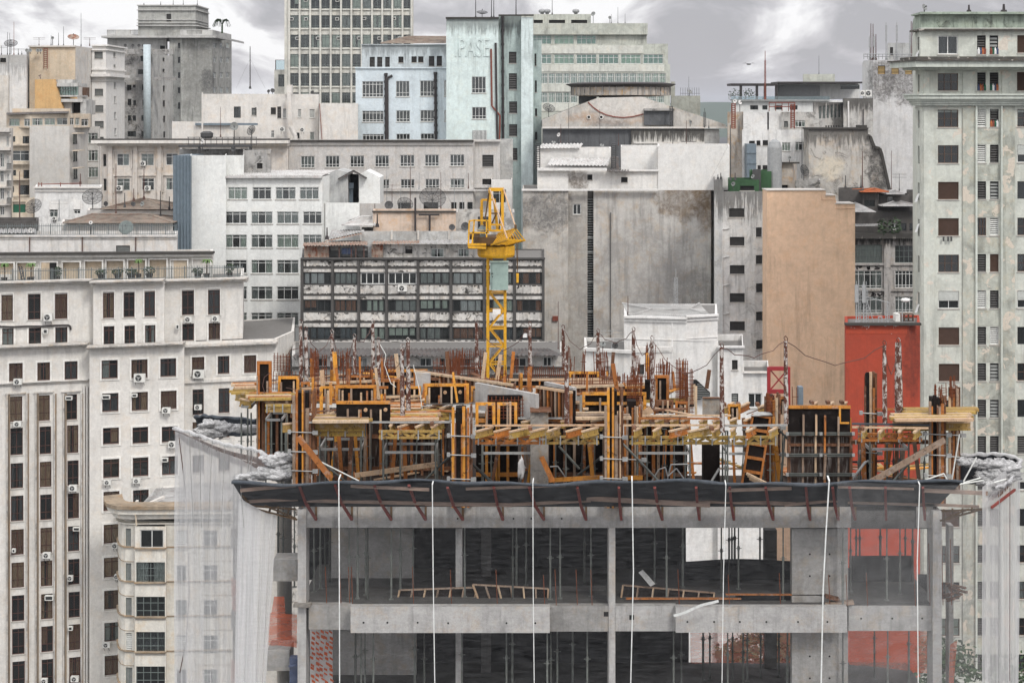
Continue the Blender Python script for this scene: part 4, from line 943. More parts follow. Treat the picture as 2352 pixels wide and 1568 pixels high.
# ------------------------------------------------------------------ right hand middle group
plaster('m_whs',(.70,.70,.68),.15,.35,.08,mould=.12);plaster('m_tallw',(.60,.60,.59),.15,.3,.08,mould=.05,spots=((W('e',790,560,262),(3.5,6,6),(.09,.085,.08),.9),(W('e',960,570,262),(5,6,6),(.10,.095,.09),.9)))
Y=262
b=building('antenna_tower','tall whitish blind tower streaked with mould, crowned by telecom antennas','e',850,Y)
block(b,'e',[(666,Y+3),(732,Y),(1060,Y)],424,14,'m_tallw',[('louvery',[(765,458,817,518),(860,458,913,518),(955,458,1005,520)],1)])
block(b,'e',[(835,Y+5),(1040,Y+5)],300,6,'m_offg',[('louver',[(850,330,872,388)])])
m=MB()
for y in(378,395):m.tube(W('e',668,y,Y+2),W('e',1030,y,Y+2),.06,4)
for x in range(668,1030,26):m.tube(W('e',x,376,Y+2),W('e',x,415,Y+2),.05,4)
m.build('railing','metal_grey',b)
for i,(x,y0,kd)in enumerate([(708,250,'panel'),(717,165,'mast'),(732,168,'mast'),(738,240,'panel'),(752,240,'mast'),(823,158,'panel'),(897,155,'panel'),(988,225,'panel'),(998,150,'mast'),(1008,160,'mast')]):
    antenna('e',x,y0,415,Y+2.5,f'telecom {"panel antenna" if kd == "panel" else "whip"} on the whitish blind tower, {ORD[i]} from the left',kd,'metal_grey' if kd=='panel' else 'rust_thin',.09)
ac('e',642,630,672,670,Y-1,'left of two condenser units at the foot of the antenna tower');ac('e',678,628,720,675,Y-1,'right of two condenser units at the foot of the antenna tower')

plaster('m_cncb',(.50,.49,.46),.4,.45,.15,mould=.35,top=(Z_('e',690,248),4,.8))
b=building('strip_factory','weathered building with a slanting row of tall strip windows below the modern house','e',430,250)
g=[(356+i*27,740-i*3,372+i*27,828-i*2)for i in range(6)]
block(b,'e',[(318,250),(526,256)],712,8,'m_cncb',[('tall',g),('dark',[(400+i*18,875,412+i*18,893)for i in range(6)])]);block(b,'e',[(526,252),(732,252)],685,10,'m_cncb')
m=MB();m.tube(W('e',560,705,251.8),W('e',562,890,251.8),.12,6);single('drain_pipe',m,'m_wht','white pipe on the weathered wall below the condensers','pipe');m=MB();m.tube(W('e',664,760,251.8),W('e',664,890,251.8),.08,6);single('drain_pipe',m,'pipe_black','dark pipe on the weathered wall below the condensers','pipe')

Y=228
b=building('white_stair_house','white weathered house with small windows and a rusty stair tower on its left','e',150,Y)
ww=[('louver',[(-132,982,-92,1016),(-80,980,-52,1014),(-36,978,0,1014),(-72,1153,-50,1190),(-38,1152,0,1190)],0),('louver',[(45,995,70,1037)],0),('white3',[(97,993,157,1053),(190,990,266,1050)],0)]
block(b,'e',[(-180,Y),(284,Y)],905,12,'m_whs',ww);block(b,'e',[(-5,Y+1),(95,Y+1)],780,8,'m_whs')
block(b,'e',[(95,Y+.5),(355,Y+.5)],782,9,'m_cncb',[('louverb',[(112,845,140,888)]),('white3',[(188,840,260,886)])])
block(b,'c',[(1503,Y+2),(1612,Y+2)],780,6,'m_rustc');block(b,'c',[(1612,Y+1),(1790,Y+1)],782,6,'m_whs')
m=MB();pts=[(150,725),(190,725)]
for x in(160,184):m.tube(W('e',x,725,Y-1),W('e',x,897,Y-1),.08,4)
for y in range(730,897,13):m.tube(W('e',160,y,Y-1),W('e',184,y,Y-1),.06,4)
for y in(716,745):m.tube(W('e',8,y,Y),W('e',190,y,Y),.06,4)
for x in range(8,190,45):m.tube(W('e',x,716,Y),W('e',x,775,Y),.05,4)
single('roof_ladder',m,'pipe_rust','red ladder and rail on the white stair house','ladder')
m=MB()
for x in(1532,1555):m.tube(W('c',x,720,Y-.5),W('c',x,895,Y-.5),.08,4)
for y in range(725,895,13):m.tube(W('c',1532,y,Y-.5),W('c',1555,y,Y-.5),.06,4)
single('roof_ladder',m,'pipe_rust','red ladder on the rust stained stair tower','ladder')
for i,x in enumerate((1555,1588)):dish('c',x,706+i*8,15,Y+3,f'white dish above the rust stained stair tower, {("left", "right")[i]} of the pair',780,(-.5+i,-.7,.3),mat='m_wht')
m=MB();pbox(m,'c',1636,1003,1702,1260,Y-2.5,Y-.3);pbox(m,'c',1634,1064,1704,1068,Y-2.6,Y-.3);pbox(m,'c',1634,1138,1704,1142,Y-2.6,Y-.3);single('duct',m,'steel_clad','square grey metal duct climbing the white stair house','duct')

plaster('m_gable',(.48,.46,.42),.4,.45,.3,mould=.4,top=(Z_('e',900,222),4,.7),spots=((W('e',760,1200,222),(2.2,6,9),(.05,.048,.045),.9),(W('e',430,1170,222),(3,6,2.5),(.62,.56,.44),.8)))
Y=222
b=building('stained_gable','big stained blind gable whose right edge steps and slopes down','e',500,Y)
P=lambda x,y:(X_('e',x,Y),Z_('e',y,Y))
m=MB();m.slab([P(284,4036),P(284,898),P(697,898),P(700,960),P(735,1030),P(780,1045),P(790,1075),P(850,1330),P(862,4036)],Y,Y+4);m.build('wall','m_gable',b)
m=MB();pts=[(697,945),(710,950),(740,1025),(778,1035),(792,1075),(846,1325)]
for a,c in zip(pts,pts[1:]):m.bar(W('e',*a,Y-.1),W('e',*c,Y-.1),.5,.35)
pbox(m,'e',282,890,700,902,Y-.3,Y+4.2);pbox(m,'e',645,873,690,892,Y,Y+3);m.build('coping','mold_dark',b)
for i,(x,y0)in enumerate([(540,1222),(648,1222),(658,1055)]):antenna('e',x,y0,1310,Y-4,f'dark pole before the stained blind gable, {ORD[i]} from the left',mat='metal_dark' if i<2 else 'rust_thin',w=.08)
antenna('e',860,1050,1330,Y-3,'thin rusty pole right of the stained blind gable');antenna('e',915,1210,1330,Y-4,'comb aerial right of the stained blind gable','yagi','metal_dark');antenna('e',237,885,1330,Y-4,'tall wire thin mast left of the stained blind gable',mat='metal_dark',w=.06)

# dark old building in the gap
plaster('m_old',(.40,.385,.365),.55,.6,.2,mould=.5,top=(Z_('i',140,206),3,.95));plaster('m_soot',(.09,.085,.08),.5,.5,.1)
Y=206
b=building('old_dark_house','soot blackened old house with tall barred windows in the gap beside the green tower','i',820,Y)
ow=[(590,225,795,352),(885,230,1013,350),(590,405,795,530),(885,405,1013,525),(590,585,795,700),(885,585,1013,695)]
block(b,'i',[(560,Y),(1085,Y)],140,10,'m_old',[('deco',ow[:2]),('factory',ow[2:])])
ledge(b,'pier','i',806,850,190,900,Y,.3,'m_old');ledge(b,'balcony','i',560,1060,145,182,Y,.9,'m_old')
for y in(355,535):ledge(b,'ledge','i',560,1060,y,y+12,Y,.25,'m_old')
block(b,'e',[(500,Y+3),(1085,Y+3)],1470,8,'m_soot',[('white2',[(860,1560,910,1600)]),('dark',[(915,1555,965,1610),(985,1555,1030,1610)])])
block(b,'e',[(495,Y+5),(668,Y+5)],1320,5,'m_soot');block(b,'e',[(660,Y+4),(770,Y+4)],1345,5,'m_soot',[('dark',[(670,1395,745,1440)])]);block(b,'e',[(775,Y+4.5),(985,Y+4.5)],1360,5,'m_soot',[('white2',[(835,1372,868,1412)])]);block(b,'e',[(970,Y+6),(1085,Y+6)],1335,5,'m_soot')
hip(b,'e',655,840,1340,735,745,1316,Y+3,6,'tile_orange');hip(b,'e',812,950,1355,870,890,1328,Y+3.5,6,'sheet_grey');hip(b,'e',795,1060,1438,890,900,1398,Y+1.5,7,'sheet_grey')
m=MB();m.corr(W('e',608,1478,Y-1),W('e',760,1478,Y-1),W('e',610,1408,Y+5),W('e',600,1408,Y+5));m.corr(W('i',605,95,Y-.5),W('i',790,95,Y-.5),W('i',790,78,Y+2),W('i',605,78,Y+2));m.build('roof','sheet_grey',b)
rr=random.Random(8);m=MB()
for x0,y0 in((615,370),(690,372),(740,374),(625,555),(715,555),(760,560)):
    pr=None
    for i in range(6):
        p=W('i',x0+rr.uniform(0,42),y0+rr.uniform(0,28),Y-.015)
        if pr is not None:m.bar(pr,p,.18,.012,up=Vector((0,1,0)))
        pr=p
m.build('graffiti','pipe_black',b)
for i,(x,y0,y1,w)in enumerate([(795,95,130,30),(880,85,135,45)]):
    f=MB();leaves(f,W('i',x,(y0+y1)/2,Y-.3),w/3.034*Y/F*1.2,.8,1.3,120,.22,i+40);single('balcony_plant',f,'leaf_dark',f'straggling green plant on the soot blackened balcony, {("left", "right")[i]} of two','plant','plants on the sooty balcony')

# ================================================================== NEAR CITY
# striped apartment house
plaster('m_strip',(.55,.52,.48),.35,.45,.25,mould=.3);plaster('m_pier',(.085,.082,.078),.4,.3,.1);plaster('m_spand',(.60,.585,.55),.45,.6,.2,mould=.65,scale=1.7);plaster('m_pink',(.58,.47,.38),.3,.35,.45)
Y=172
b=building('striped_apartments','apartment house striped by blackened concrete piers and stained pale spandrels','g',1150,Y)
pr=[320,533,715,908,1128,1357,1590,1800,2002]
wy=[(418,500),(608,690),(800,884)]
w1,w2=[],[]
for i in range(8):
    for j,(y0,y1)in enumerate(wy):(w2 if(i in(2,3)and j==0)else w1).append((pr[i]+13,y0,pr[i+1]-9,y1))
block(b,'g',[(318,Y),(2010,Y)],322,12,'m_pier',[('apt',w1),('aptw',w2)],par=.1)
for i in range(8):
    for y0,y1,pj in((335,376,.06),(394,415,.1),(506,568,.06),(583,605,.1),(697,756,.06),(772,797,.1),(888,938,.06)):
        ledge(b,'spandrel','g',pr[i]+12,pr[i+1]-9,y0,y1,Y,pj,'m_spand')
rr=random.Random(9);m=MB()
for i in range(8):
    for yt,yb in((335,376),(506,568),(697,756),(888,938)):
        for y0,sg in((yb,-1),(yt,1)):
            x=pr[i]+12
            while x<pr[i+1]-12:
                w=rr.uniform(5,16);h=rr.uniform(1,9)if sg<0 else rr.uniform(0,12)*(rr.random()<.45);a,c=(y0-h,y0-.6)if sg<0 else(y0+.6,y0+h+1)
                pbox(m,'g',x,a,min(x+w,pr[i+1]-10),c,Y-.063,Y-.0605);x+=w
m.build('mould_runs','mold_dark',b)
for x in pr:ledge(b,'pier','g',x-8,x+9,322,1000,Y,.28,'m_pier')
ledge(b,'coping','g',314,2015,316,328,Y,.4,'m_pier')
ac('g',990,503,1053,548,Y,'air conditioner hanging under the white framed window of the striped apartments')
m=MB()
for i in range(3):m.box(X_('h',76+i*10,Y),X_('h',86+i*10,Y),Y-.32,Y-.3,Z_('h',868,Y),Z_('h',838+abs(i-1)*2,Y))
single('laundry',m,'curtain_white','white shirt drying at the bottom right window of the striped apartments','laundry')
b=building('roof_shanty','makeshift rooftop dwelling of rusty sheets and stained walls above the striped apartments','g',950,Y+2)
block(b,'g',[(505,Y+2.5),(890,Y+2.5)],232,7,'m_offg',[('open',[(505,236,780,314)])],rec=1.6,inner='m_offg',zb=Z_('g',330,Y+2.5))
block(b,'g',[(888,Y+2),(1640,Y+2)],222,7,'m_spand',[('white2',[(1217,250,1310,313),(1408,250,1487,310)]),('louver',[(1040,235,1090,288)])],zb=Z_('g',330,Y+2))
m=MB();m.corr(W('g',335,316,Y+1.6),W('g',508,316,Y+1.6),W('g',508,234,Y+1.6),W('g',335,232,Y+1.6),.3,.05);m.corr(W('g',805,313,Y+1.6),W('g',886,313,Y+1.6),W('g',886,220,Y+1.6),W('g',805,222,Y+1.6),.3,.05);m.build('rusty_sheet','sheet_rust',b)
m=MB();m.corr(W('g',325,232,Y+.8),W('g',778,226,Y+.8),W('g',775,200,Y+4),W('g',330,210,Y+4),.3,.05);m.corr(W('g',800,220,Y+1),W('g',1140,216,Y+1),W('g',1140,195,Y+3),W('g',815,200,Y+3),.3,.05);m.corr(W('g',465,208,Y+4),W('g',738,150,Y+4),W('g',738,138,Y+7),W('g',500,190,Y+7),.3,.05);m.build('rusty_roof','sheet_rust',b)
m=MB();m.corr(W('g',1130,216,Y+.6),W('g',1610,214,Y+.6),W('g',1610,192,Y+3.2),W('g',1140,192,Y+3.2),.5,.09);m.build('grey_roof','sheet_grey',b);m=MB();m.corr(W('g',500,185,Y+6),W('g',755,130,Y+6),W('g',755,118,Y+9),W('g',525,122,Y+9),.3,.05);m.build('grey_roof','sheet_grey',b)
block(b,'g',[(735,Y+6),(1640,Y+6)],130,6,'m_stain2')
for x in(945,1130,1345):ledge(b,'pier','g',x-6,x+8,126,190,Y+6,.2,'m_cornice')
m=MB()
for x in(580,665,695,752):m.tube(W('g',x,236,Y+1.2),W('g',x,314,Y+1.2),.07,5)
m.tube(W('g',505,247,Y+1.3),W('g',780,247,Y+1.3),.02,4);m.build('post','rust_thin',b)
for i,(x0,x1)in enumerate(((597,635),(638,674))):
    m=MB();rr=random.Random(i)
    for s in range(8):
        a=x0+(x1-x0)*s/8;c=x0+(x1-x0)*(s+1)/8;d0,d1=(.05,-.05)if s%2 else(-.05,.05)
        m.face([W('g',a,248,Y+1.2+d0),W('g',c,248,Y+1.2+d1),W('g',c,288+s%3*2,Y+1.2+d1),W('g',a,288+s%3*2,Y+1.2+d0)])
    single('laundry',m,'cloth_blue',f'blue laundry on the rooftop line of the shanty, {("left", "right")[i]} of two pieces','laundry','laundry on the shanty line')
b=building('pink_hut','peeling pale pink water tank house with a white tin roof at its left','b',1100,Y+9)
block(b,'b',[(815,Y+9),(1392,Y+9)],1478,6,'m_pink',par=.2);ledge(b,'coping','b',810,1396,1470,1480,Y+9,.2,'mold_dark')
block(b,'b',[(1392,Y+11),(1800,Y+11)],1480,6,'m_cncb',[('dark',[(1545,1510,1620,1620)])])
hip(b,'g',600,830,92,740,815,30,Y+8,8,'sheet_white')
for i,x in enumerate((1110,1210)):
    m=MB();m.tube(W('b',x,1378 if i==0 else 1495,Y+8.6),W('b',x,1860 if i==0 else 1850,Y+8.6),.11,8)
    if i:m.tube(W('b',1133,1496,Y+8.6),W('b',1278,1496,Y+8.6),.1,8)
    single('drain_pipe',m,'pipe_black',['straight tall black pipe on the peeling pink tank house','T shaped black pipe on the peeling pink tank house'][i],'pipe')
dish('g',1366,103,22,Y+6,'dark dish left of two beside the yellow crane',128,(.1,-.9,.3),mat='metal_dark');dish('g',1458,97,30,Y+6,'larger dark dish right of two beside the yellow crane',128,(-.3,-.85,.3),mat='metal_dark')
for i,(x,y0,y1)in enumerate([(495,105,180),(845,10,95),(1755,235,320),(1793,235,320)]):antenna('g',x,y0,y1,Y+1,f'stubby black vent pipe on the striped apartments roof, {ORD[i]} from the left',mat='pipe_black',w=.1)
# low tiled extension in front
Y=160
b=building('tiled_extension','low stained extension with a dark corrugated roof in front of the striped apartments','g',1100,Y)
sw=[(362,1012,392,1072),(430,1012,500,1075),(545,1012,612,1076),(742,1008,775,1085),(960,1010,1000,1080),(1140,1012,1225,1073),(1275,1012,1360,1072),(1410,1012,1500,1072),(1640,1012,1700,1080),(1784,1012,1885,1075),(2000,1005,2060,1072)]
block(b,'g',[(250,Y),(2140,Y)],998,10,'m_spand',[('white2',sw),('louverw',[(672,1006,712,1085)])],par=.05)
for y0,y1,p in((1078,1092,.5),(1130,1150,.3)):ledge(b,'ledge','g',240,2150,y0,y1,Y,p,'mold_dark')
for i,(x0,x1,tx0,tx1)in enumerate(((243,530,325,560),(520,1140,545,1130),(1110,1640,1140,1600),(1640,2140,1640,2030))):
    m=MB();y0=1000-i%2*3;m.corr(W('g',x0,y0,Y-1.5),W('g',x1,y0,Y-1.5),W('g',tx1,946,Y+5),W('g',tx0,946,Y+5),.42,.07);m.build('roof','sheet_dark',b)

# long grey party wall with white upper storeys
plaster('m_party',(.50,.485,.455),.35,.4,.35,scale=.8,mould=.04,spots=((W('c',1200,1400,194),(5.5,6,4),(.11,.075,.045),.75),(W('c',1350,1420,194),(2.5,6,6),(.12,.08,.045),.7),(W('h',1420,500,196),(1.2,6,22),(.06,.057,.052),.8),(W('h',1280,560,195),(5,6,5),(.16,.155,.145),.6),(W('h',900,420,194),(9,6,10),(.24,.235,.225),.5)));plaster('m_party2',(.52,.50,.46),.35,.45,.25,mould=.06,scale=.9,spots=((W('c',230,1480,194),(6,6,4),(.10,.098,.095),.85),(W('h',480,500,195),(2.6,6,30),(.26,.25,.23),.7)));plaster('m_up',(.70,.695,.67),.10,.22,.08);plaster('m_up2',(.70,.69,.66),.12,.25,.1,spots=((W('c',470,1250,195),(2.0,6,2.6),(.13,.11,.09),.9),))
Y=194
b=building('party_wall_house','huge blind grey party wall with white storeys above and a dark shaft of slats','h',750,Y)
block(b,'c',[(75,Y),(392,Y),(393,Y+.8),(526,Y+.8)],1328,14,'m_party2',[('white2',[(424,1422,481,1496)],2)],par=.1)
block(b,'c',[(568,Y+.5),(1385,Y+.5),(1432,Y+4)],1326,13,'m_party',par=.1)
m=MB();pbox(m,'c',526,1330,570,3400,Y+1.6,Y+3);m.build('shaft','mold_dark',b)
m=MB()
for i in range(62):
    y=1388+i*17.2
    if 1640<y<1648 or i in(21,33,45):pbox(m,'c',526,y,568,y+12,Y+.9,Y+1.5)
    else:pbox(m,'c',527,y,567,y+3.5,Y+.9,Y+1.5)
m.build('slat','slat_grey',b)
ledge(b,'coping','c',68,1020,1318,1330,Y,.3,'m_up')
plaster('m_brownst',(.30,.24,.16),.5,.6,.5,mould=.6)
block(b,'c',[(178,Y+1),(392,Y+1),(393,Y+1.4),(585,Y+1.4),(820,Y+1.2),(1020,Y+1.2)],1188,10,'m_up2',[('louver',[(525,1217,560,1255)],2),('louver',[(760,1235,806,1272)],3)],zb=Z_('c',1330,Y))
block(b,'c',[(1018,Y+1),(1516,Y+1)],1017,12,'m_up',zb=Z_('c',1330,Y))
block(b,'c',[(760,Y+3),(1018,Y+3)],1022,9,'m_up',zb=Z_('c',1330,Y));ledge(b,'ledge','c',815,1020,1183,1195,Y+1.2,.4,'m_up')
block(b,'c',[(176,Y+7),(690,Y+7)],1032,6,'m_up2',zb=Z_('c',1330,Y));ledge(b,'slab','c',178,660,1172,1190,Y+.8,.5,'m_up')
m=MB();m.corr(W('c',240,1150,Y+2),W('c',665,1155,Y+2),W('c',690,1105,Y+6),W('c',270,1105,Y+6),.4,.07);m.corr(W('c',180,1032,Y+6.5),W('c',470,1032,Y+6.5),W('c',495,1000,Y+10),W('c',205,1002,Y+10),.4,.07);pbox(m,'c',270,1098,690,1108,Y+6,Y+6.4);m.build('roof','sheet_white',b)
m=MB();m.corr(W('c',660,1190,Y-.2),W('c',815,1200,Y-.2),W('c',820,1185,Y+2),W('c',665,1180,Y+2),.3,.05);pbox(m,'c',700,1095,745,1180,Y+3,Y+6);m.build('lean_to','sheet_dark',b)
for i,x in enumerate((166,695)):
    m=MB()
    for s in(0,28):m.tube(W('c',x+s,1010,Y+5-i*4),W('c',x+s,1180,Y+5-i*4),.06,4)
    for y in range(1000,1180,15):m.tube(W('c',x,y,Y+5-i*4),W('c',x+28,y,Y+5-i*4),.05,4)
    single('caged_ladder',m,'metal_dark',f'dark caged ladder on the white storeys of the grey party wall, {("left", "right")[i]} of two','ladder','caged ladders')
m=MB();pbox(m,'h',283,722,320,755,Y-.25,Y+.1);single('vent_box',m,'pipe_rust','small rust red box on the grey party wall','box')
m=MB();m.tube(W('h',687,0,Y+.3),W('h',687,1000,Y+.3),.05,5);single('conduit',m,'metal_dark','thin conduit running down the grey party wall','pipe')
for i,(x,y0,y1,kd)in enumerate([(322,620,960,'mast'),(808,580,725,'mast'),(1142,390,690,'lattice')]):antenna('h',x,y0,y1,(165,141,150)[i],['thin rod in front of the grey party wall','rusty rod at the left roof corner of the white tiled house','lattice mast behind the roof ridge of the white tiled house'][i],kd,'rust_thin' if i<2 else 'metal_grey')
# narrow louvred building with green shed
plaster('m_nar',(.62,.62,.60),.2,.45,.15,mould=.2,top=(Z_('c',1250,184),8,.7));plaster('m_green',(.045,.105,.05),.25,.3,.1)
Y=184
b=building('louvre_house','narrow whitish building with a column of dark louvred windows','h',1600,Y)
lv=[(1518,170,1620,231),(1518,367,1621,428),(1518,562,1622,625),(1518,758,1623,822),(1513,-29,1618,33)]
sv_=[(1700,105,1742,170),(1700,298,1747,358),(1701,495,1749,555),(1701,692,1750,752),(1702,890,1752,950)]
block(b,'h',[(1412,Y+.6),(1468,Y)],-229,12,'m_nar');block(b,'h',[(1468,Y),(1690,Y),(1780,Y+.8)],-146,12,'m_nar',[('louver',lv,0),('louver',sv_,1)])
m=MB();m.path([W('h',1515,110,Y-.1),W('h',1465,118,Y-.1),W('h',1468,860,Y-.1)],.07,5)
for y in(305,500,700,890):m.path([W('h',1515,y,Y-.1),W('h',1466,y+10,Y-.1)],.06,5)
single('drain_pipe',m,'m_nar','pale branching waste pipe on the narrow louvred building','pipe')
b=building('green_shed','green painted rooftop shed stepping up to the right','c',1640,Y+4)
block(b,'c',[(1508,Y+4),(1722,Y+4)],1253,6,'m_green',[('louver',[(1590,1295,1688,1328)])]);block(b,'c',[(1658,Y+6),(1808,Y+6)],1195,6,'m_green')
block(b,'c',[(1676,Y+5),(1735,Y+5)],1186,3,'metal_dark')
dish('c',1542,1282,16,Y+3,'dish against the green shed wall',1320,(-.6,-.7,.3));dish('c',1678,1230,15,Y+4,'dish at the corner of the green shed roof',1252,(-.6,-.6,.4))
b=building('rusty_hut','small rust streaked concrete hut with a dark cap beside the green shed','e',130,Y+8)
block(b,'e',[(60,Y+8),(172,Y+8),(200,Y+10)],1140,5,'m_rustc',[('open',[(75,1290,140,1322)],0)]);ledge(b,'cap','e',60,215,1130,1142,Y+8,.5,'mold_dark');block(b,'e',[(190,Y+9),(365,Y+9)],1258,5,'m_stain')
m=MB();c=W('e',46,1205,Y+7);m.lathe((c.x,c.y,Z_('e',1320,Y+7)),(0,0,1),[(.8,0),(.8,4.6),(.6,5.2),(.2,5.5)],16,0,True);single('water_tank',m,'metal_grey','grey upright metal tank beside the rust streaked hut','tank')
dish('e',250,1190,42,Y+6,'wire dish above the tan wall',1258,(.6,-.7,.3),True);dish('e',150,1100,14,Y+6,'small pale dish above the rust streaked hut',1132,(.4,-.8,.2))
for i,(x,y0,y1,kd)in enumerate([(1435,1215,1250,'mast'),(1455,1205,1250,'mast'),(1522,870,1250,'guy'),(1555,1205,1250,'mast')]):antenna('c',x,y0,y1,Y+3,f'{"tall guyed" if kd == "guy" else "short dark"} pole on the narrow louvred building roof, {ORD[i]} from the left',kd,'metal_dark',.07)

# tan blind wall
plaster('m_tanw',(.74,.52,.36),.16,.30,.14,fine=.06,scale=.8)
Y=174
b=building('tan_blind_house','tall blind tan painted wall with a stepped top right corner','i',280,Y)
P=lambda x,y:(X_('e',x,Y),Z_('e',y,Y))
m=MB();m.slab([P(-8,4940),P(-8,1326),P(403,1326),P(403,1362),P(470,1362),P(470,1420),P(607,1420),P(607,4940)],Y,Y+3);m.build("wall","m_tanw",b)
m=MB()
for x0,x1,y in((-10,406,1322),(400,475,1358),(468,610,1416)):pbox(m,'e',x0,y,x1,y+6,Y-.15,Y+3.1)
m.build('coping','m_tan2',b)
m=MB();m.path([W('e',372,1362,Y-.03),W('e',372,1392,Y-.03),W('e',472,1392,Y-.03),W('e',472,1455,Y-.03),W('e',605,1452,Y-.03)],.05,4);m.build('crack_line','m_tanw',b)
# red wall
plaster('m_red',(.36,.062,.034),.24,.45,.0,dirtcol=(.16,.045,.03),scale=.9,spots=((W('i',1010,1000,138),(1.5,5,6),(.12,.03,.02),.8),));plaster('m_flake',(.40,.068,.034),.2,.2,.0,patch=.75,patchcol=(.62,.55,.5),dirtcol=(.1,.04,.03),scale=1.3)
Y=138
b=building('red_blind_house','low blind house painted brick red with a flaking band under its flat roof','i',780,Y)
block(b,'i',[(540,Y),(985,Y),(1060,Y+.8)],785,6,'m_red',par=.2)
ledge(b,'flaking_band','i',541,968,788,845,Y,.03,'m_flake');ledge(b,'coping','i',534,1062,770,787,Y,.35,'mold_dark')
for x,w in((600,40),(690,14),(880,30)):pass
for i,(x,y0,kd)in enumerate([(615,478,'panel'),(632,470,'lattice'),(665,480,'panel'),(684,480,'lattice'),(833,615,'lattice')]):antenna('i',x,y0,775,Y+3,f'grey telecom {"panel" if kd == "panel" else "lattice mast"} on the red house roof, {ORD[i]} from the left',kd,'metal_grey',.05)
m=MB();m.tube(W('i',684,600,Y+3),W('i',740,775,Y+3),.04,5);m.tube(W('i',632,575,Y+3),W('i',850,630,Y+3),.03,5);m.path([W('i',770,775,Y+2),W('i',770,727,Y+2),W('i',793,727,Y+2),W('i',793,775,Y+2)],.05,5);single('mast_brace',m,'metal_grey','braces and hoop between the telecom masts on the red house','brace')
o=thing('lamp_post','thin street style lamp with a white head on the red house roof','lamp',W('i',935,782,Y+3))
m=MB();m.path([W('i',935,782,Y+3),W('i',936,625,Y+3),W('i',952,612,Y+3)],.05,6);m.build('pole','metal_grey',o);m=MB();m.blob(W('i',958,610,Y+3),.4,.25,.18,2,8,.05);m.build('lamp_head','m_wht',o,True)
o=thing('transformer','pale metal cabinet and dark rack on the right end of the red house roof','cabinet',W('i',930,782,Y+4));m=MB();pbox(m,'i',890,707,922,782,Y+4,Y+5);m.build('cabinet','ac_white',o);m=MB()
for y in(707,735,760):pbox(m,'i',925,y,1015,y+4,Y+4.2,Y+5)
for x in(925,950,980,1012):pbox(m,'i',x,707,x+4,782,Y+4.25,Y+4.6)
m.build('rack','frame_rust',o)

# white house with tiled roof
sheetmat('sheet_roof',(.40,.40,.385),.35,.1);plaster('m_house',(.68,.675,.65),.14,.28,.08);plaster('m_house2',(.65,.64,.61),.18,.3,.1,mould=.05)
Y=138
b=building('white_tiled_house','white cubic house with a pale hipped roof and lower wings behind the building site','h',1150,Y)
block(b,'h',[(783,Y+1),(1215,Y),(1433,Y+1.2)],726,9,'m_house',par=.05)
for y0,y1,p in((722,735,.35),(738,758,.15),(876,882,.06)):
    ledge(b,'cornice','h',779,1218,y0,y1,Y+1,p,'m_house',Y1=Y);ledge(b,'cornice','h',1215,1437,y0,y1,Y,p,'m_house',Y1=Y+1.2)
hip(b,'h',820,1390,724,975,1240,676,Y+.9,9,'sheet_roof')
block(b,'h',[(505,Y+.8),(840,Y-.8),(1118,Y-.4)],960,8,'m_house2',[('louver',[(877,1058,922,1128)],1),('white2',[(1022,1058,1075,1128)],1),('open',[(652,1068,686,1130)],0)],par=.3,inner='m_house2')
ledge(b,'cornice','h',498,842,944,964,Y+.8,.3,'m_house2',Y1=Y-.8);ledge(b,'cornice','h',840,1120,940,962,Y-.8,.3,'m_house2',Y1=Y-.4)
block(b,'h',[(1433,Y+.4),(1612,Y+.4)],938,8,'m_house',[('louver',[(1533,1027,1573,1095)]),('louverb',[(1530,1260,1577,1330)])]);ledge(b,'cornice','h',1430,1618,932,944,Y+.4,.3,'m_house')
block(b,'h',[(1612,Y+.6),(1790,Y+.6)],1118,7,'m_house',[('white2',[(1645,1258,1743,1360)])]);ledge(b,'ledge','h',1610,1790,1110,1120,Y+.6,.3,'m_pale')
m=MB();P=lambda x,y:(X_('h',x,Y-.6),Z_('h',y,Y-.6));m.slab([P(1268,1310),P(1268,1170),P(1290,1170),P(1385,1258),P(1385,1285),P(1312,1310)],Y-.15,Y-.02);m.build('stair_opening','interior',b)
m=MB()
for y in range(1195,1300,12):pbox(m,'h',1290,y,min(1382,1290+(y-1170)*1.0),y+3.5,Y-.22,Y-.16)
m.build('stair_slat','slat_grey',b)
m=MB();m.tube(W('h',1116,770,Y-.3),W('h',1118,1340,Y-.5),.06,6);single('drain_pipe',m,'m_house','white drain pipe on the corner of the white tiled house','pipe')
m=MB();m.tube(W('h',1217,890,Y-.1),W('h',1425,890,Y+.9),.03,4);single('cable',m,'m_house','thin white cable across the right face of the white tiled house','cable')
dish('h',634,918,22,Y+3,'grey dish left of two on the low wing of the white tiled house',945,(.1,-.5,.8));dish('h',718,925,22,Y+2,'dark round dish right of two on the low wing of the white tiled house',950,(.35,-.85,.35),mat='metal_dark')
antenna('h',697,818,955,Y+2,'wide television aerial on the low wing of the white tiled house','yagi','metal_grey')
m=MB();m.path([W('h',835,945,Y+1),W('h',900,935,Y+2),W('h',1000,948,Y+1),W('h',1105,940,Y+1)],.12,6);single('green_hose',m,'frame_green','dark green hose lying along the low roof of the white tiled house','hose')

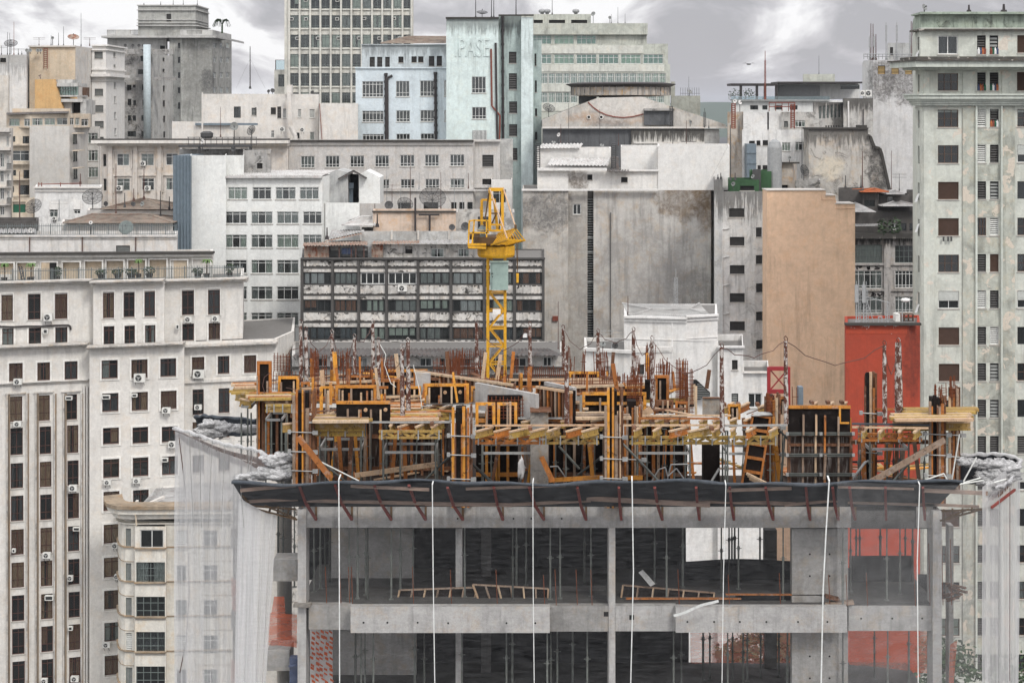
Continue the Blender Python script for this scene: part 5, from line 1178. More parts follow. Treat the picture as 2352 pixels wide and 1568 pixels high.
# ================================================================== GREEN TOWER ON THE RIGHT
plaster('m_gt',(.565,.59,.53),.25,.35,.08,patch=.25,patchcol=(.62,.57,.49),scale=.9);plaster('m_gtp',(.47,.49,.43),.45,.5,.25,patch=.95,patchcol=(.60,.54,.45),scale=1.1,mould=.08);plaster('m_gtd',(.36,.42,.35),.5,.6,.1,mould=.35);plaster('m_gtl',(.57,.61,.55),.15,.3,.05);plaster('m_black',(.10,.095,.085),.5,.4,.4,patch=.5,patchcol=(.38,.36,.32),scale=2.2)
Y=154
b=building('green_tower','tall pale green tower with heavy ledges, flaking plaster and mismatched windows','e',1500,Y)
rows=[(765,887),(1013,1137),(1268,1390)]+[(1481+40+i*253.3,1481+162+i*253.3)for i in range(13)]
st1=['sash','sash','blind','blind','sash','shade','blind','blind','sash','sash','shade','blind','sash','sash','sash','sash']
st2=[('louverw','louver'),('louverw','louver'),('louver','louverb'),('sash','louverw'),('louver','blind'),('louverw','louver'),('louver','louverw'),('louver','louverb')]+[('louver','louverb'),('louver','louver')]*4
st3=['sash','shade','dark','sash','sash','shade','dark','sash','dark','louver','shade','dark','sash','sash','sash','sash']
W_=[]
for i,(y0,y1)in enumerate(rows):
    W_+=[(st1[i],[(1183+min(i,8),y0,1327+min(i,8),y1)],1),(st2[i][0],[(1459,y0-4,1520,y1-2)],1),(st2[i][1],[(1547,y0-4,1608,y1-2)],1),(st3[i],[(1738,y0-4,1890,y1-4)],1),('dark',[(1044,y0+4,1055,y1+6)],0)]
block(b,'e',[(1027,Y+3),(1072,Y),(2120,Y)],745,16,'m_gt',W_)
w2=[('sash',[(1183,512,1325,633)],1),('louver',[(1458,506,1518,633),(1545,506,1607,632)],1),('blind',[(1735,503,1890,633)],1),('dark',[(1044,520,1055,640)],0)]
block(b,'e',[(1027,Y+3),(1072,Y),(2120,Y)],470,16,'m_gt',w2,zb=Z_('e',742,Y))
w3=[('white2',[(1184,250,1324,379)],1),('louver',[(1457,248,1518,380)],1),('louverb',[(1544,248,1605,380)],1),('blind',[(1737,247,1890,369)],1),('dark',[(1041,262,1053,390)],0)]
block(b,'e',[(1023,Y+3),(1062,Y),(2120,Y)],205,15,'m_gt',w3,zb=Z_('e',460,Y))
block(b,'e',[(1025,Y+3),(1065,Y+.3),(2120,Y+.3)],95,14,'m_gtd',zb=Z_('e',212,Y))
def wrap(nm,x0,x1,y0,y1,p,mt):
    m=MB();A=Vector((X_('e',x0,Y+3),Y+3));B=Vector((X_('e',x1,Y),Y));C_=Vector((X_('e',2120,Y),Y));zt,zb=Z_('e',y0,Y),Z_('e',y1,Y)
    o1=Vector((-p,-p*.2));o2=Vector((-p*.45,-p));o3=Vector((0,-p));bk=Vector((.3,1.2))
    a,c,e_=A+o1,B+o2,C_+o3;ai,ci,ei=A+Vector((.35,.3)),B+Vector((.2,.3)),C_+Vector((0,.3))
    for q in((a,c,ci,ai),(c,e_,ei,ci)):m.hexa([(v.x,v.y,zb)for v in q]+[(v.x,v.y,zt)for v in q])
    return m.build(nm,mt,b)
wrap('coping',1023,1065,90,101,.35,'m_gtd');wrap('parapet_ledge',1023,1062,203,216,.5,'m_black')
wrap('moss_strip',1023,1062,398,428,1.4,'m_black');wrap('big_cornice',1027,1072,428,472,2.4,'m_gtl');wrap('cornice_soffit',1027,1072,473,488,1.2,'m_gtl');wrap('cornice_edge',1027,1072,421,431,2.65,'m_black')
for y0,y1,p in((655,665,1.25),(666,690,1.1),(691,704,.85),(705,722,.6),(723,736,.45)):wrap('string_course',1027,1072,y0,y1,p,'m_gtl')
for i,(x0,x1,mt,p,d_)in enumerate([(1082,1158,'m_gt',.12,0),(1355,1440,'m_gtp',.14,0),(1440,1453,'m_gtl',.35,0),(1618,1628,'m_gtl',.35,0),(1628,1717,'m_gtp',.14,0)]):
    ledge(b,'pilaster','e',x0,x1,740,4700,Y,p,mt);
    if i in(0,1,4):ledge(b,'pilaster','e',x0,x1,500,655,Y,p,'m_gt')
for i,(y0,y1)in enumerate(rows[:-1]):ledge(b,'spandrel','e',1456,1614,y1+12,rows[i+1][0]-10,Y,.02+.002*(i%3),'m_gtp')
m=MB();rr=random.Random(3);ghost=[(1112,[[(0,18),(0,98)]]),(1210,[[(28*math.cos(t*.5),48+38*math.sin(t*.5))for t in range(14)]]),(1290,[[(-10,15),(-10,95)],[(8,15),(8,92)],[(-10,50),(8,50)]]),(1335,[[(-12,15),(-12,95)],[(-12,15),(12,15)],[(-12,52),(8,52)]]),(1392,[[(-14,15),(-14,92)],[(-14,15),(10,15)],[(-14,50),(8,50)],[(-14,92),(10,92)]]),(1445,[[(-16,90),(-12,18),(0,60),(12,18),(16,88)]]),(1530,[[(-22,15),(-22,90),(22,90),(22,30),(-22,30)]]),(1600,[[(0,20),(0,92)]]),(1680,[[(34*math.cos(t*.5),50+38*math.sin(t*.5))for t in range(14)]])]
for x,strokes in ghost:
    for s in strokes:
        pp=[W('e',x+a,100+c,Y+.27)for a,c in s]
        for p,q in zip(pp,pp[1:]):m.bar(p,q,.09,.05,up=Vector((0,1,0)))
m.build('ghost_lettering','m_gtd',b)
dish('e',1090,52,24,Y+2,'small tilted grey dish on the top corner of the green tower',92,(.55,-.65,.35));antenna('e',1400,35,90,Y+2,'short black pole on the green tower roof, left of two',mat='pipe_black',w=.12);antenna('e',1643,30,90,Y+2,'short thick pole on the green tower roof, right of two',mat='pipe_black',w=.16)
for i,(y,x)in enumerate([(350,1022),(1350,1020),(1560,1022),(2120,1022),(2580,1022)]):
    m=MB();m.hexa([W('e',1043,y,Y+2.1),W('e',1056,y,Y+1.2),W('e',1040,y+55,Y+1.0),W('e',x,y+60,Y+1.2),W('e',1043,y-2,Y+2.15),W('e',1056,y-2,Y+1.25),W('e',1040,y+53,Y+1.05),W('e',x,y+58,Y+1.25)]);m.build('open_sash','frame_white',b)
m=MB()
for x in(1218,1250,1272):pbox(m,'i',x,168,x+12,200,Y-.3,Y-.22)
single('laundry',m,'metal_dark','dark clothes hanging below a wooden blind on the green tower','laundry')
rr=random.Random(12)
cols_=['curtain_white','pipe_rust','cloth_blue','green_cloth','tile_orange']
for i,(x0,y0)in enumerate([(1460,376),(1547,376),(1460,630),(1547,630),(1547,882)]):
    for j in range(4):
        c=W('e',x0+8+j*14,y0+2,Y+.05);m=MB();m.lathe(c,(0,0,1),[(.13,0),(.14,.35+.1*(j%2)),(.05,.5),(.05,.6)],8,0,True)
        single('bottle',m,cols_[(i+j*2)%5],f'{("white", "red", "blue", "green", "orange")[(i + j * 2) % 5]} bottle on a green tower sill, {ORD[j]} along {ORD[i]} cluttered window','bottle','bottles on the sills')

# ================================================================== LONG WHITE BUILDING ON THE LEFT
plaster('m_left',(.655,.64,.60),.10,.22,.12);plaster('m_lefts',(.56,.54,.50),.4,.5,.35,mould=.25,scale=1.6);plaster('m_line',(.34,.27,.20),.3,.3,.4);plaster('m_par',(.62,.61,.585),.18,.35,.2,mould=.05)
def YL(d):return 155.5+6.5*d/560
def YLf(x):return YL(x/3.034)
b=building('long_white_building','long white building with brown framed windows in rows and columns and a planted terrace','f',700,157)
LB=b
up=[(10,577,90,750),(195,570,283,745),(383,567,470,738)];up2=[(718,560,795,733),(862,557,938,727),(1007,552,1080,722)];up3=[(1268,545,1352,712),(1450,540,1533,708)]
lo=[(15,808,95,942),(200,803,287,925),(385,800,470,918)];lo2=[(722,792,797,920),(867,788,940,917),(1010,785,1083,912)];lo3=[(1270,775,1352,892),(1453,770,1533,887)]
block(b,'f',[(-120,YLf(-120)),(648,YLf(648)),(650,YLf(650)-1),(1146,YLf(1146)-1),(1148,YLf(1148)),(1692,YLf(1692))],470,11,'m_left',[('brownT',up,0),('brown',lo,0),('brownT',up2,2),('brown',lo2,2),('brownT',up3,4),('brown',lo3,4)],zb=Z_('f',945,YLf(0)),ztop=Z_('f',492,YLf(650)))
A=[(63,1050,158,1172),(260,1045,348,1167),(450,1037,540,1160)];A2=[(708,1030,820,1153),(915,1025,1028,1148),(1117,1018,1227,1140)];A3=[(1337,1007,1423,1125),(1517,1000,1598,1120),(1700,995,1790,1113)]
B2=[(712,1260,825,1383),(918,1252,1030,1375),(1120,1243,1230,1365)];B3=[(1342,1233,1420,1405),(1523,1225,1600,1393)]
B1=[(67,1283,155,1453),(265,1275,347,1447),(457,1268,537,1440)]
def J(r):return tuple(v*3.034/2.784+(0 if i%2==0 else(1004.9-488.1)*3.034)for i,v in enumerate(r))
for xc,ys in(((66,146),[(-60,108),(165,320),(373,530),(588,745),(800,955),(1010,1168),(1222,1380),(1432,1590)]),((253,327),[(-70,102),(155,312),(365,522),(577,735),(788,945),(1000,1155),(1207,1365),(1418,1575)]),((429,501),[(-78,95),(147,303),(357,513),(567,722),(777,935),(987,1145),(1195,1353),(1405,1562)])):
    B1+=[J((xc[0]+i*1.9,y0,xc[1]+i*1.9,y1))for i,(y0,y1)in enumerate(ys)]
for xc,ys in(((658,760),[(-62,38),(138,252),(345,462),(555,670),(767,885),(977,1090),(1183,1295),(1393,1510)]),((847,947),[(-66,33),(128,243),(335,450),(545,660),(757,872)]),((1034,1135),[(-70,25),(120,233),(325,440),(540,655)])):
    B2+=[J((xc[0]+i*1.6,y0,xc[1]+i*1.6,y1))for i,(y0,y1)in enumerate(ys)]
B3+=[(1342,1460+i*232,1422,1575+i*232)for i in range(4)]+[(1523,1452+i*232,1600,1565+i*232)for i in range(4)]
zb1=Z_('f',947,YLf(0))
block(b,'f',[(-120,YLf(-120)-.6),(622,YLf(622)-.6),(624,YLf(624)-1.8),(1284,YLf(1284)-1.8),(1286,YLf(1286)-.6),(1930,YLf(1930)-.6),(2050,YLf(1930)+5)],945,11,'m_left',[('brown',A,0),('brownT',B1,0),('brown',A2+B2,2),('brown',A3[:2],4),('brown',[(1700,995,1785,1113)],4),('brownT',B3,4)],ztop=zb1,par=.1)
def lled(nm,x0,x1,y0,y1,p,mt,off=0.):ledge(b,nm,'f',x0,x1,y0,y1,YLf(x0)-off,p,mt,Y1=YLf(x1)-off,back=.3)
for x0,x1,y0,o in((-120,650,490,0),(640,1150,482,1),(1146,1730,472,0)):
    lled('cornice',x0,x1,y0,y0+10,1.0,'m_lefts',o);lled('cornice',x0,x1,y0+11,y0+22,.75,'m_lefts',o);lled('cornice',x0,x1,y0+23,y0+30,.4,'m_left',o)
for x0,x1,y0,o in((-120,625,940,.6),(618,1290,935,1.8),(1284,1935,930,.6)):
    lled('belt',x0,x1,y0,y0+10,1.0,'m_lefts',o);lled('belt',x0,x1,y0+11,y0+20,.7,'m_lefts',o)
lled('belt',-120,622,1195,1202,.35,'m_left',.6);lled('belt',-120,622,1203,1212,.2,'m_lefts',.6);lled('belt',1286,1930,1172,1190,.3,'m_left',.6)
for x0,x1 in((42,50),(180,188),(243,251),(372,380),(436,444),(562,570)):
    ledge(b,'jamb_moulding','f',x0+8,x1+8,1262,4200,YLf(x0)-.6,.22,'m_lefts')
for x in(52,184,252,376,446,566):ledge(b,'jamb_line','f',x+14,x+17,1262,4200,YLf(x)-.6,.25,'m_line')
for x in(585,605):ledge(b,'pilaster','f',x,x+10,1210,4200,YLf(x)-.6,.25,'m_left')
for r in B1[:3]:lled('lintel',r[0]-25,r[2]+28,r[1]-22,r[1]-15,.24,'m_lefts',.6)
for rs,o in((up,0),(lo,0),(up2,1),(lo2,1),(up3,0),(lo3,0)):
    for r in rs:
        for x in(r[0]-10,r[2]+2):ledge(b,'jamb','f',x,x+8,r[1]-10,r[3]+10,YLf(x)-o,.1,'white_trim')
        lled('lintel',r[0]-10,r[2]+10,r[1]-17,r[1]-8,.12,'white_trim',o)
m=MB();m.path([W('f',x,y,YLf(x)-.2)for x,y in((-20,793),(100,796),(200,791),(300,792),(380,786),(478,784),(492,795),(493,818))],.09,6);single('cable',m,'pipe_black','thick black cable looping across the upper storey of the long white building','cable')
m=MB();pbox(m,'f',492,913,528,930,YLf(500)-.6,YLf(500)-.1);single('brick_pile',m,'tile_orange','few red bricks on the belt ledge of the long white building','bricks')
# terrace storey
Yp=166
pan=[(120,352,238,476),(437,348,553,472),(592,342,708,470),(742,338,858,466),(893,334,1010,464),(1042,330,1158,462),(-30,355,92,478)]
b2=block(b,'f',[(-160,Yp),(1482,Yp+1.5)],300,6,'m_left',[('open',pan)],zb=Z_('f',505,Yp),rec=.35,inner='m_tan1')
for x0,y0,x1,y1,dy,mt in((288,350,345,476,0,'m_tan1'),(345.3,350,392,476,.0,'interior'),(1192,335,1302,470,1.15,'m_tan1')):b2=MB();pbox(b2,'f',x0,y0,x1,y1,Yp+.1+dy,Yp+.4+dy);b2.build('terrace_door',mt,b)
m=MB()
for r in pan+[(288,350,392,476),(1192,335,1302,470),(1345,328,1462,465)]:
    yy=Yp+1.5*(r[0]+160)/1642
    pbox(m,'f',r[0]-10,r[1]-12,r[2]+12,r[1]-2,yy-.22,yy-.02);pbox(m,'f',r[2]+2,r[1]-2,r[2]+10,r[3],yy-.22,yy-.02);pbox(m,'f',r[0]-8,r[1]-2,r[0]-2,r[3],yy-.2,yy-.02)
m.build('panel_frame','white_trim',b)
ledge(b,'terrace_cornice','f',-160,1495,283,298,Yp,.9,'mold_dark',Y1=Yp+1.5);ledge(b,'terrace_cornice','f',-160,1490,299,316,Yp,.6,'m_left',Y1=Yp+1.5)
Yq=172
block(b,'f',[(-200,Yq),(1232,Yq)],168,8,'m_par',[('louverb',[(808,230,906,280)])],zb=Z_('f',330,Yq));ledge(b,'coping','f',-200,1236,158,170,Yq,.25,'m_par');ledge(b,'coping_line','f',-200,1234,182,186,Yq,.1,'m_lefts')
for i,x in enumerate((207,574,946)):
    m=MB();m.tube(W('f',x,165,Yq-.15),W('f',x,290,Yq-.15),.06,5);single('drain_pipe',m,'rust_thin',f'thin rusty pipe down the roof parapet above the terrace, {ORD[i]} from the left','pipe','parapet drain pipes')
def fence(nm,k,x0,x1,yt0,yt1,yb0,yb1,Y0,Y1,step,lab,post=8):
    o=thing(nm,lab,'fence',W(k,(x0+x1)/2,yb0,(Y0+Y1)/2));n=int((x1-x0)/step);m=MB();p_=MB();r_=MB()
    for i in range(n+1):
        t=i/n;x=x0+(x1-x0)*t;yy=Y0+(Y1-Y0)*t;top=W(k,x,yt0+(yt1-yt0)*t,yy);bot=W(k,x,yb0+(yb1-yb0)*t,yy)
        (p_ if i%post==0 else m).tube(bot,top,.055 if i%post==0 else.022,5)
    for f in(.12,.82):r_.tube(W(k,x0,yb0,Y0).lerp(W(k,x0,yt0,Y0),f),W(k,x1,yb1,Y1).lerp(W(k,x1,yt1,Y1),f),.03,5)
    m.build('bars','metal_fence',o);p_.build('post','metal_fence',o);r_.build('rail','metal_fence',o)
simple('metal_fence',(.13,.15,.15),.55,obj=False)
fence('terrace_fence','f',-100,1690,395,365,490,452,YLf(-100)+.3,YLf(1690)+.3,11.5,'slim grey picket fence along the planted terrace')
fence('roof_fence','f',-150,1230,80,76,168,160,Yq+.3,Yq+.3,12.5,'dark picket fence on the roof parapet above the terrace')
for i,(x,y0,y1,w,pl)in enumerate([(30,345,483,75,1),(215,345,480,85,1),(405,378,478,50,0),(705,395,463,90,0),(820,395,460,85,0),(915,390,458,95,0),(965,318,456,70,1),(1040,378,456,88,0),(1380,385,456,85,0),(1440,318,455,80,1),(1600,362,448,75,0)]):
    pot_plant('f',x,y0,y1,w,YLf(x)+1.2,f'{"potted palm" if pl else "bushy potted shrub"} on the terrace behind the picket fence, {ORD[i]} plant from the left',bool(pl))
m=MB();m.bar(W('f',133,375,YLf(133)+2),W('f',155,480,YLf(133)+1.2),.1,.1);m.bar(W('f',150,375,YLf(133)+2),W('f',172,478,YLf(133)+1.2),.1,.1)
for t in range(1,6):m.bar(W('f',133,375,YLf(133)+2).lerp(W('f',155,480,YLf(133)+1.2),t/6),W('f',150,375,YLf(133)+2).lerp(W('f',172,478,YLf(133)+1.2),t/6),.06,.06)
single('ladder',m,'pipe_black','dark step ladder leaning on the terrace wall at the far left','ladder')
dish('f',878,106,52,Yq+1,'big dark green dish behind the roof fence of the long white building',165,(.08,-.85,.5),mat='frame_green');dish('f',632,70,13,Yq+1,'small white dish on a stand behind the roof fence',160,(.1,-.95,.15),mat='m_wht');dish('f',212,125,18,Yq+2,'white dish near the left end of the roof fence',165,(.5,-.8,.2),mat='m_wht')
# low tiled roofs and small block behind the fence
b3=building('low_white_block','low white block with pilasters and two shuttered windows behind the tiled roofs','a',470,198)
block(b3,'a',[(242,198),(705,198)],1308,8,'m_whs',[('grid',[(345,1460,403,1515),(515,1460,560,1490)])]);ledge(b3,'coping','a',238,708,1302,1312,198,.3,'m_pale');ledge(b3,'coping','a',242,706,1330,1336,198,.15,'m_pale')
m=MB();pbox(m,'a',343,1397,403,1460,197.9,198.05);pbox(m,'a',512,1397,560,1458,197.9,198.05);m.build('shutter','m_wht',b3)
m=MB();m.tube(W('a',270,1285,199),W('a',560,1278,199),.05,4)
for x in(270,290,422,558):m.tube(W('a',x,1272,199),W('a',x,1308,199),.05,4)
m.build('railing','pipe_rust',b3)
ac('a',368,1508,398,1532,198,'air conditioner under the shuttered window of the low white block')
b3=building('tiled_roof_house','low house under two broad grey brown corrugated hip roofs','a',820,184)
hip(b3,'a',440,1205,1555,640,1030,1495,184,9,'tile_brown');block(b3,'a',[(430,185),(1205,185)],1556,7,'m_pale',par=.02)
hip(b3,'a',700,1200,1460,980,1000,1386,193,9,'tile_brown');block(b3,'a',[(610,193.5),(1210,193.5)],1466,8,'m_pale',par=.02)
b3=building('sooty_shed','soot black shed with a small corrugated roof at the far left behind the fence','a',120,180);block(b3,'a',[(-80,180),(262,180)],1540,6,'m_soot');m=MB();m.corr(W('f',-60,145,177),W('f',250,142,177),W('f',250,112,180),W('f',-60,112,180),.4,.07);m.build('roof','sheet_grey',b3)
b3=building('teal_loggia','small loggia curtained in dark teal between the ornate facade and the low white block','a',150,204);block(b3,'a',[(82,204),(242,204)],1395,6,'m_apt2',[('open',[(86,1406,178,1482)])],inner='green_cloth')
dish('a',235,1442,60,190,'big brown wire dish at the far left above the roof fence',1535,(-.15,-.7,.55),True);dish('a',645,1378,70,192,'big wire dish in front of the low white block',1460,(.1,-.65,.6),True);dish('a',737,1420,17,191,'small dark dish right of the big wire dish',1440,(.6,-.7,.2),mat='metal_dark')
dish('a',928,1422,17,187,'dark dish on the hip roof, left of two',1440,(.4,-.8,.3),mat='metal_dark');dish('a',992,1420,17,187,'grey dish on the hip roof, right of two',1440,(-.4,-.8,.3))
for i,(x,y0,y1,kd,mt)in enumerate([(137,1195,1530,'mast','rust_thin'),(413,1390,1535,'yagi','metal_grey'),(560,1210,1280,'mast','rust_thin'),(808,1140,1490,'mast','rust_thin'),(869,1345,1440,'mast','metal_dark'),(932,1315,1395,'mast','rust_thin'),(1003,1180,1385,'mast','rust_thin'),(1118,1330,1510,'mast','pipe_black'),(1180,1370,1455,'mast','pipe_black')]):
    antenna('a',x,y0,y1,189,f'{"comb aerial" if kd == "yagi" else "thin pole"} above the corrugated hip roofs, {ORD[i]} from the left',kd,mt,.07)
# air conditioners on the long white building
for r,lb in(((310,702,370,752),'air conditioner between the second and third tall windows of the upper storey'),((755,707,812,748),'air conditioner under the first tall window of the upper middle bay'),((1290,722,1340,762),'air conditioner between two stacked windows right of the terrace fence corner, left one'),((1480,717,1530,755),'air conditioner between the rightmost two stacked upper windows'),
              ((100,1155,158,1195),'air conditioner below the first square window under the belt ledge'),((938,1120,1015,1177),'big air conditioner on brackets at the middle square window under the belt ledge'),((1348,1093,1427,1150),'big air conditioner at the right wing square window under the belt ledge'),((1358,1335,1408,1370),'air conditioner inside the tall window of the lower right wing'),
              ((1133,1355,1192,1395),'air conditioner at the lower right corner of a square window, third column'),((100,1450,155,1487),'air conditioner below the first tall window of the leftmost window column')):
    ac('f',*r,YLf(r[0])-(.2 if r[1]<900 else 2.0 if 620<r[0]<1286 else.8),lb)
for r,lb in(((715,1268,770,1297),'white window box unit in the first square window of the second row'),((922,1258,960,1283),'white window box unit in the middle square window of the second row'),((460,1275,507,1303),'white window box unit at the top of the third tall column'),((305,808,338,842),'dark window box unit between the second and third short upper windows'),((1228,778,1253,810),'dark window box unit left of the right wing short windows')):
    ac('f',*r,YLf(r[0])-(.2 if r[1]<900 else 1.9 if 620<r[0]<1286 else.7),lb,True)
for i,(r,bx)in enumerate((((445,298,497,337),0),((668,265,715,297),0),((855,256,903,287),0),((1080,20,1130,60),0),((278,728,328,765),0),((722,668,757,703),0),((660,1302,708,1335),0),((735,868,762,900),0),((437,875,470,910),0),((290,1003,345,1035),1),((470,567,515,592),1),((440,1200,468,1227),1),((80,705,103,730),1),((1037,125,1077,152),1),((457,1517,507,1553),0),((268,1532,307,1565),0))):
    col='leftmost tall window column' if r[0]<150 else 'second tall window column' if r[0]<400 else 'third tall window column' if r[0]<600 else 'first square window column' if r[0]<800 else 'second square window column' if r[0]<1000 else 'third square window column'
    rown=ORD[max(0,round((r[1]+60)/212))]
    ac('j',*r,YL(r[0]/2.784)-(2.0 if r[0]>600 else.8),f'{"window box unit" if bx else "air conditioner"} in the {col}, {rown} floor below the timber deck level',bool(bx))

# rounded apartment corner, lower left
plaster('m_deco',(.66,.64,.575),.12,.3,.25);plaster('m_decor',(.34,.275,.20),.5,.4,.6)
Y=148.5
b=building('rounded_apartments','cream apartment house with a rounded corner and projecting window bay at lower left','j',960,Y)
arc=[(756,Y+3.2),(757,Y+2.2),(763,Y+1.2),(775,Y+.5),(800,Y+.1)]
fl=[(578,695),(800,917),(1020,1138),(1245,1362),(1465,1582)]
rt=[(592,710),(815,930),(1037,1152),(1263,1378),(1480,1600)]
bay=[(588,705),(795,930),(1015,1155),(1240,1380),(1460,1600)]
wd=[('shutter' if i not in(3,)else 'louverw',[(788,y0,838+i*2,y1)],4)for i,(y0,y1)in enumerate(fl)]+[(('louverw','white2','deco','louverw','white2')[i],[(1124,y0,1196,y1)],7)for i,(y0,y1)in enumerate(rt)]
wd+=[('white2' if i==0 else 'deco',[(870 if i else 895,y0,1055 if i else 1046,y1)],5)for i,(y0,y1)in enumerate(bay)]+[('grid',[(1300,y0,1390,y1)],7)for y0,y1 in rt]
block(b,'j',arc+[(858,Y),(864,Y-.8),(1062,Y-.8),(1066,Y),(1500,Y+.3)][0:1]+[(864,Y-.8),(1062,Y-.8),(1066,Y),(1500,Y+.3)],500,10,'m_deco',[(s,r,g if g<5 else g+(1 if g==5 else 1))if False else(s,r,{4:4,5:6,7:8}[g])for s,r,g in wd],par=.3)
def dled(nm,y0,y1,p,mt,x0=756):
    m=MB();pts=[(X_('j',x,yy),yy)for x,yy in arc+[(858,Y),(1500,Y+.3)]];n=len(pts);outp=[]
    for i,q in enumerate(pts):
        a=Vector(pts[max(0,i-1)]);c=Vector(pts[min(n-1,i+1)]);t=(c-a).normalized();outp.append(Vector(q)+Vector((t.y,-t.x))*p)
    zt,zb=Z_('j',y0,Y-p),Z_('j',y1,Y-p);inn=[Vector(q)+Vector((.25,.5))for q in pts]
    for i in range(n-1):q=(outp[i],outp[i+1],inn[i+1],inn[i]);m.hexa([(v.x,v.y,zb)for v in q]+[(v.x,v.y,zt)for v in q])
    return m.build(nm,mt,b)
dled('parapet',440,462,1.25,'m_decor');dled('cornice',463,492,1.0,'m_deco');dled('cornice',493,520,.6,'m_deco');dled('frieze',548,554,.25,'m_deco')
for y in(697,918,1139,1362,1583):dled('sill_band',y,y+7,.16,'m_decor');ledge(b,'bay_sill','j',860,1064,y+8,y+15,Y-.8,.22,'m_decor')
for y in(790,1010,1232,1455):dled('line',y,y+3,.05,'m_decor')
hip(b,'j',870,1420,462,1045,1300,375,Y+.8,11,'sheet_grey')
m=MB();m.bar(W('j',876,455,Y+.6),W('j',1045,380,Y+4),.3,.2);pbox(m,'j',865,405,880,430,Y+2,Y+2.5);pbox(m,'j',1068,440,1085,465,Y+.4,Y+.9);m.build('ridge_cap','m_pale',b)
m=MB();p=[W('j',x,y,Y-.9)for x,y in((855,465),(852,480),(868,500),(873,560))];m.path(p,.06,5);single('drain_pipe',m,'m_tan1','thin yellowish pipe on the rounded cornice at lower left','pipe')

# ================================================================== BUILDING UNDER CONSTRUCTION
CR['s']=(373.2,941.7,5.935);CR['t']=(2067.2,976.2,5.46);CR['u']=(677.6,849.9,5.69);CR['v']=(1045.1,849.9,5.69);CR['w']=(1424.1,849.9,5.69)
woodmat('wood_yellow',(.74,.34,.05),(.22,.08,.02),.6);woodmat('wood_orange',(.52,.19,.04),(.13,.05,.02),.7);woodmat('wood_grey',(.36,.27,.20),(.12,.08,.055),.6);woodmat('wood_pale',(.60,.46,.31),(.28,.17,.10),.4);woodmat('beam_yellow',(.46,.31,.08),(.15,.09,.035),.6);woodmat('wood_brown',(.20,.09,.045),(.05,.025,.015),.6)
simple('ply_black',(.010,.007,.006),.7,0,.4,1.2,.3,(.06,.052,.047),.12,False);simple('rebar',(.16,.050,.022),.85,0,.35,6,.3,(.05,.02,.01),.2,False);simple('prop_steel',(.15,.165,.15),.6,0,.4,5,.45,(.10,.05,.03),.35,False);simple('prop_dark',(.06,.068,.062),.6,0,.4,5,.4,(.12,.05,.02),.35,False);simple('shade_black',(.022,.023,.025),.9,0,.35,1.5,.2,(.05,.05,.05),.15,False);simple('canopy_cloth',(.040,.044,.050),.85,0,.3,2,.3,(.075,.078,.08),.2,False,(1,1,4));simple('rim_cloth',(.06,.07,.082),.85,0,.3,2.5,.3,(.16,.17,.18),.2,False);simple('bracket_red',(.24,.055,.045),.7,0,.25,4,.3,(.10,.03,.02),.3,False);simple('plank_wet',(.27,.20,.16),.8,0,.3,3,.4,(.12,.08,.06),.2,False,(1,1,5));simple('aluminium',(.34,.345,.335),.45,.2,.25,5,.5,(.12,.10,.08),.4,False)
plaster('m_con',(.34,.335,.32),.35,.4,.25,scale=1.8,fine=.14,mould=.06);plaster('m_conl',(.46,.455,.44),.25,.4,.25,scale=2.2,fine=.12,mould=.03);plaster('m_cond',(.10,.098,.095),.4,.4,.1,scale=1.5);plaster('m_colrust',(.30,.28,.25),.5,.4,.6,scale=3.,mould=.3)  # m_cond: concrete darkened in its colour so the open floors look dim
m_,t_,o_=newmat('post_rust');q_=NT(t_);g_=q_.n('ShaderNodeNewGeometry').outputs['Position']
q_.l(q_.bsdf(q_.mix(q_.ramp(q_.noise(q_.mapping(g_,(7,7,5)),1.,6,.75,.5),.50,.56),(.085,.032,.02),(.45,.43,.40)),.8),o_.inputs[0])
netmat('net_front',(.44,.45,.46),.0,.11,(2.6,2.6,15),.35);netmat('net_right',(.62,.63,.63),.05,.22,(1.2,1.2,1.6),.45);netmat('gauze',(.76,.765,.76),.50,.90,(5.5,5.5,.3),.5);netmat('gauze_thick',(.78,.785,.78),.55,.92,(7,7,.4),.5);m_,t_,o_=newmat('net_bundle');q_=NT(t_);g_=q_.n('ShaderNodeNewGeometry').outputs['Position'];w_=q_.noise(q_.mapping(g_,(6,6,11)),1.,6,.7,1.6);ms_=q_.n('ShaderNodeMixShader');tr_=q_.n('ShaderNodeBsdfTransparent')
q_.l(q_.ramp(w_,.3,.6,.55,1.),ms_.inputs[0]);q_.l(tr_.outputs[0],ms_.inputs[1]);q_.l(q_.bsdf(q_.mix(q_.ramp(w_,.35,.65),(.48,.48,.48),(.76,.765,.76)),.8,0,w_,1.,.12),ms_.inputs[2]);q_.l(ms_.outputs[0],o_.inputs[0]);netmat('tray_net',(.66,.66,.66),.28,.52,(4,4,1.2),.5);netmat('orange_net',(.60,.13,.055),.38,.78,(1.5,1.5,6),.5);netmat('pink_net',(.70,.24,.17),.35,.6,(1.5,1.5,6),.5)
plaster('m_deckfloor',(.045,.032,.025),.5,.3,.3,scale=3.)  # top slab blackened by colour for the dark gaps between the deck timbers
YF=50.0;ZD=51.0;ZS=48.6;Z2=45.73;Z1=42.79
def Pz(k,x,y,z):
    px,py=D(k,x,y);Y=(EYE-z)*F/(py-HOR);return Vector(((px-1176)*Y/F,Y,z))
def Yd(k,y):return(EYE-ZD)*F/(D(k,0,y)[1]-HOR)
fr=thing('unfinished_building','unfinished grey concrete frame of columns, beams and slabs wrapped in netting','building',(2.5,54,0));FR=fr
def fbox(nm,k,x0,y0,x1,y1,Y0,Y1,mt='m_con',par=None):
    m=MB();pbox(m,k,x0,y0,x1,y1,Y0,Y1);return m.build(nm,mt,par or fr)
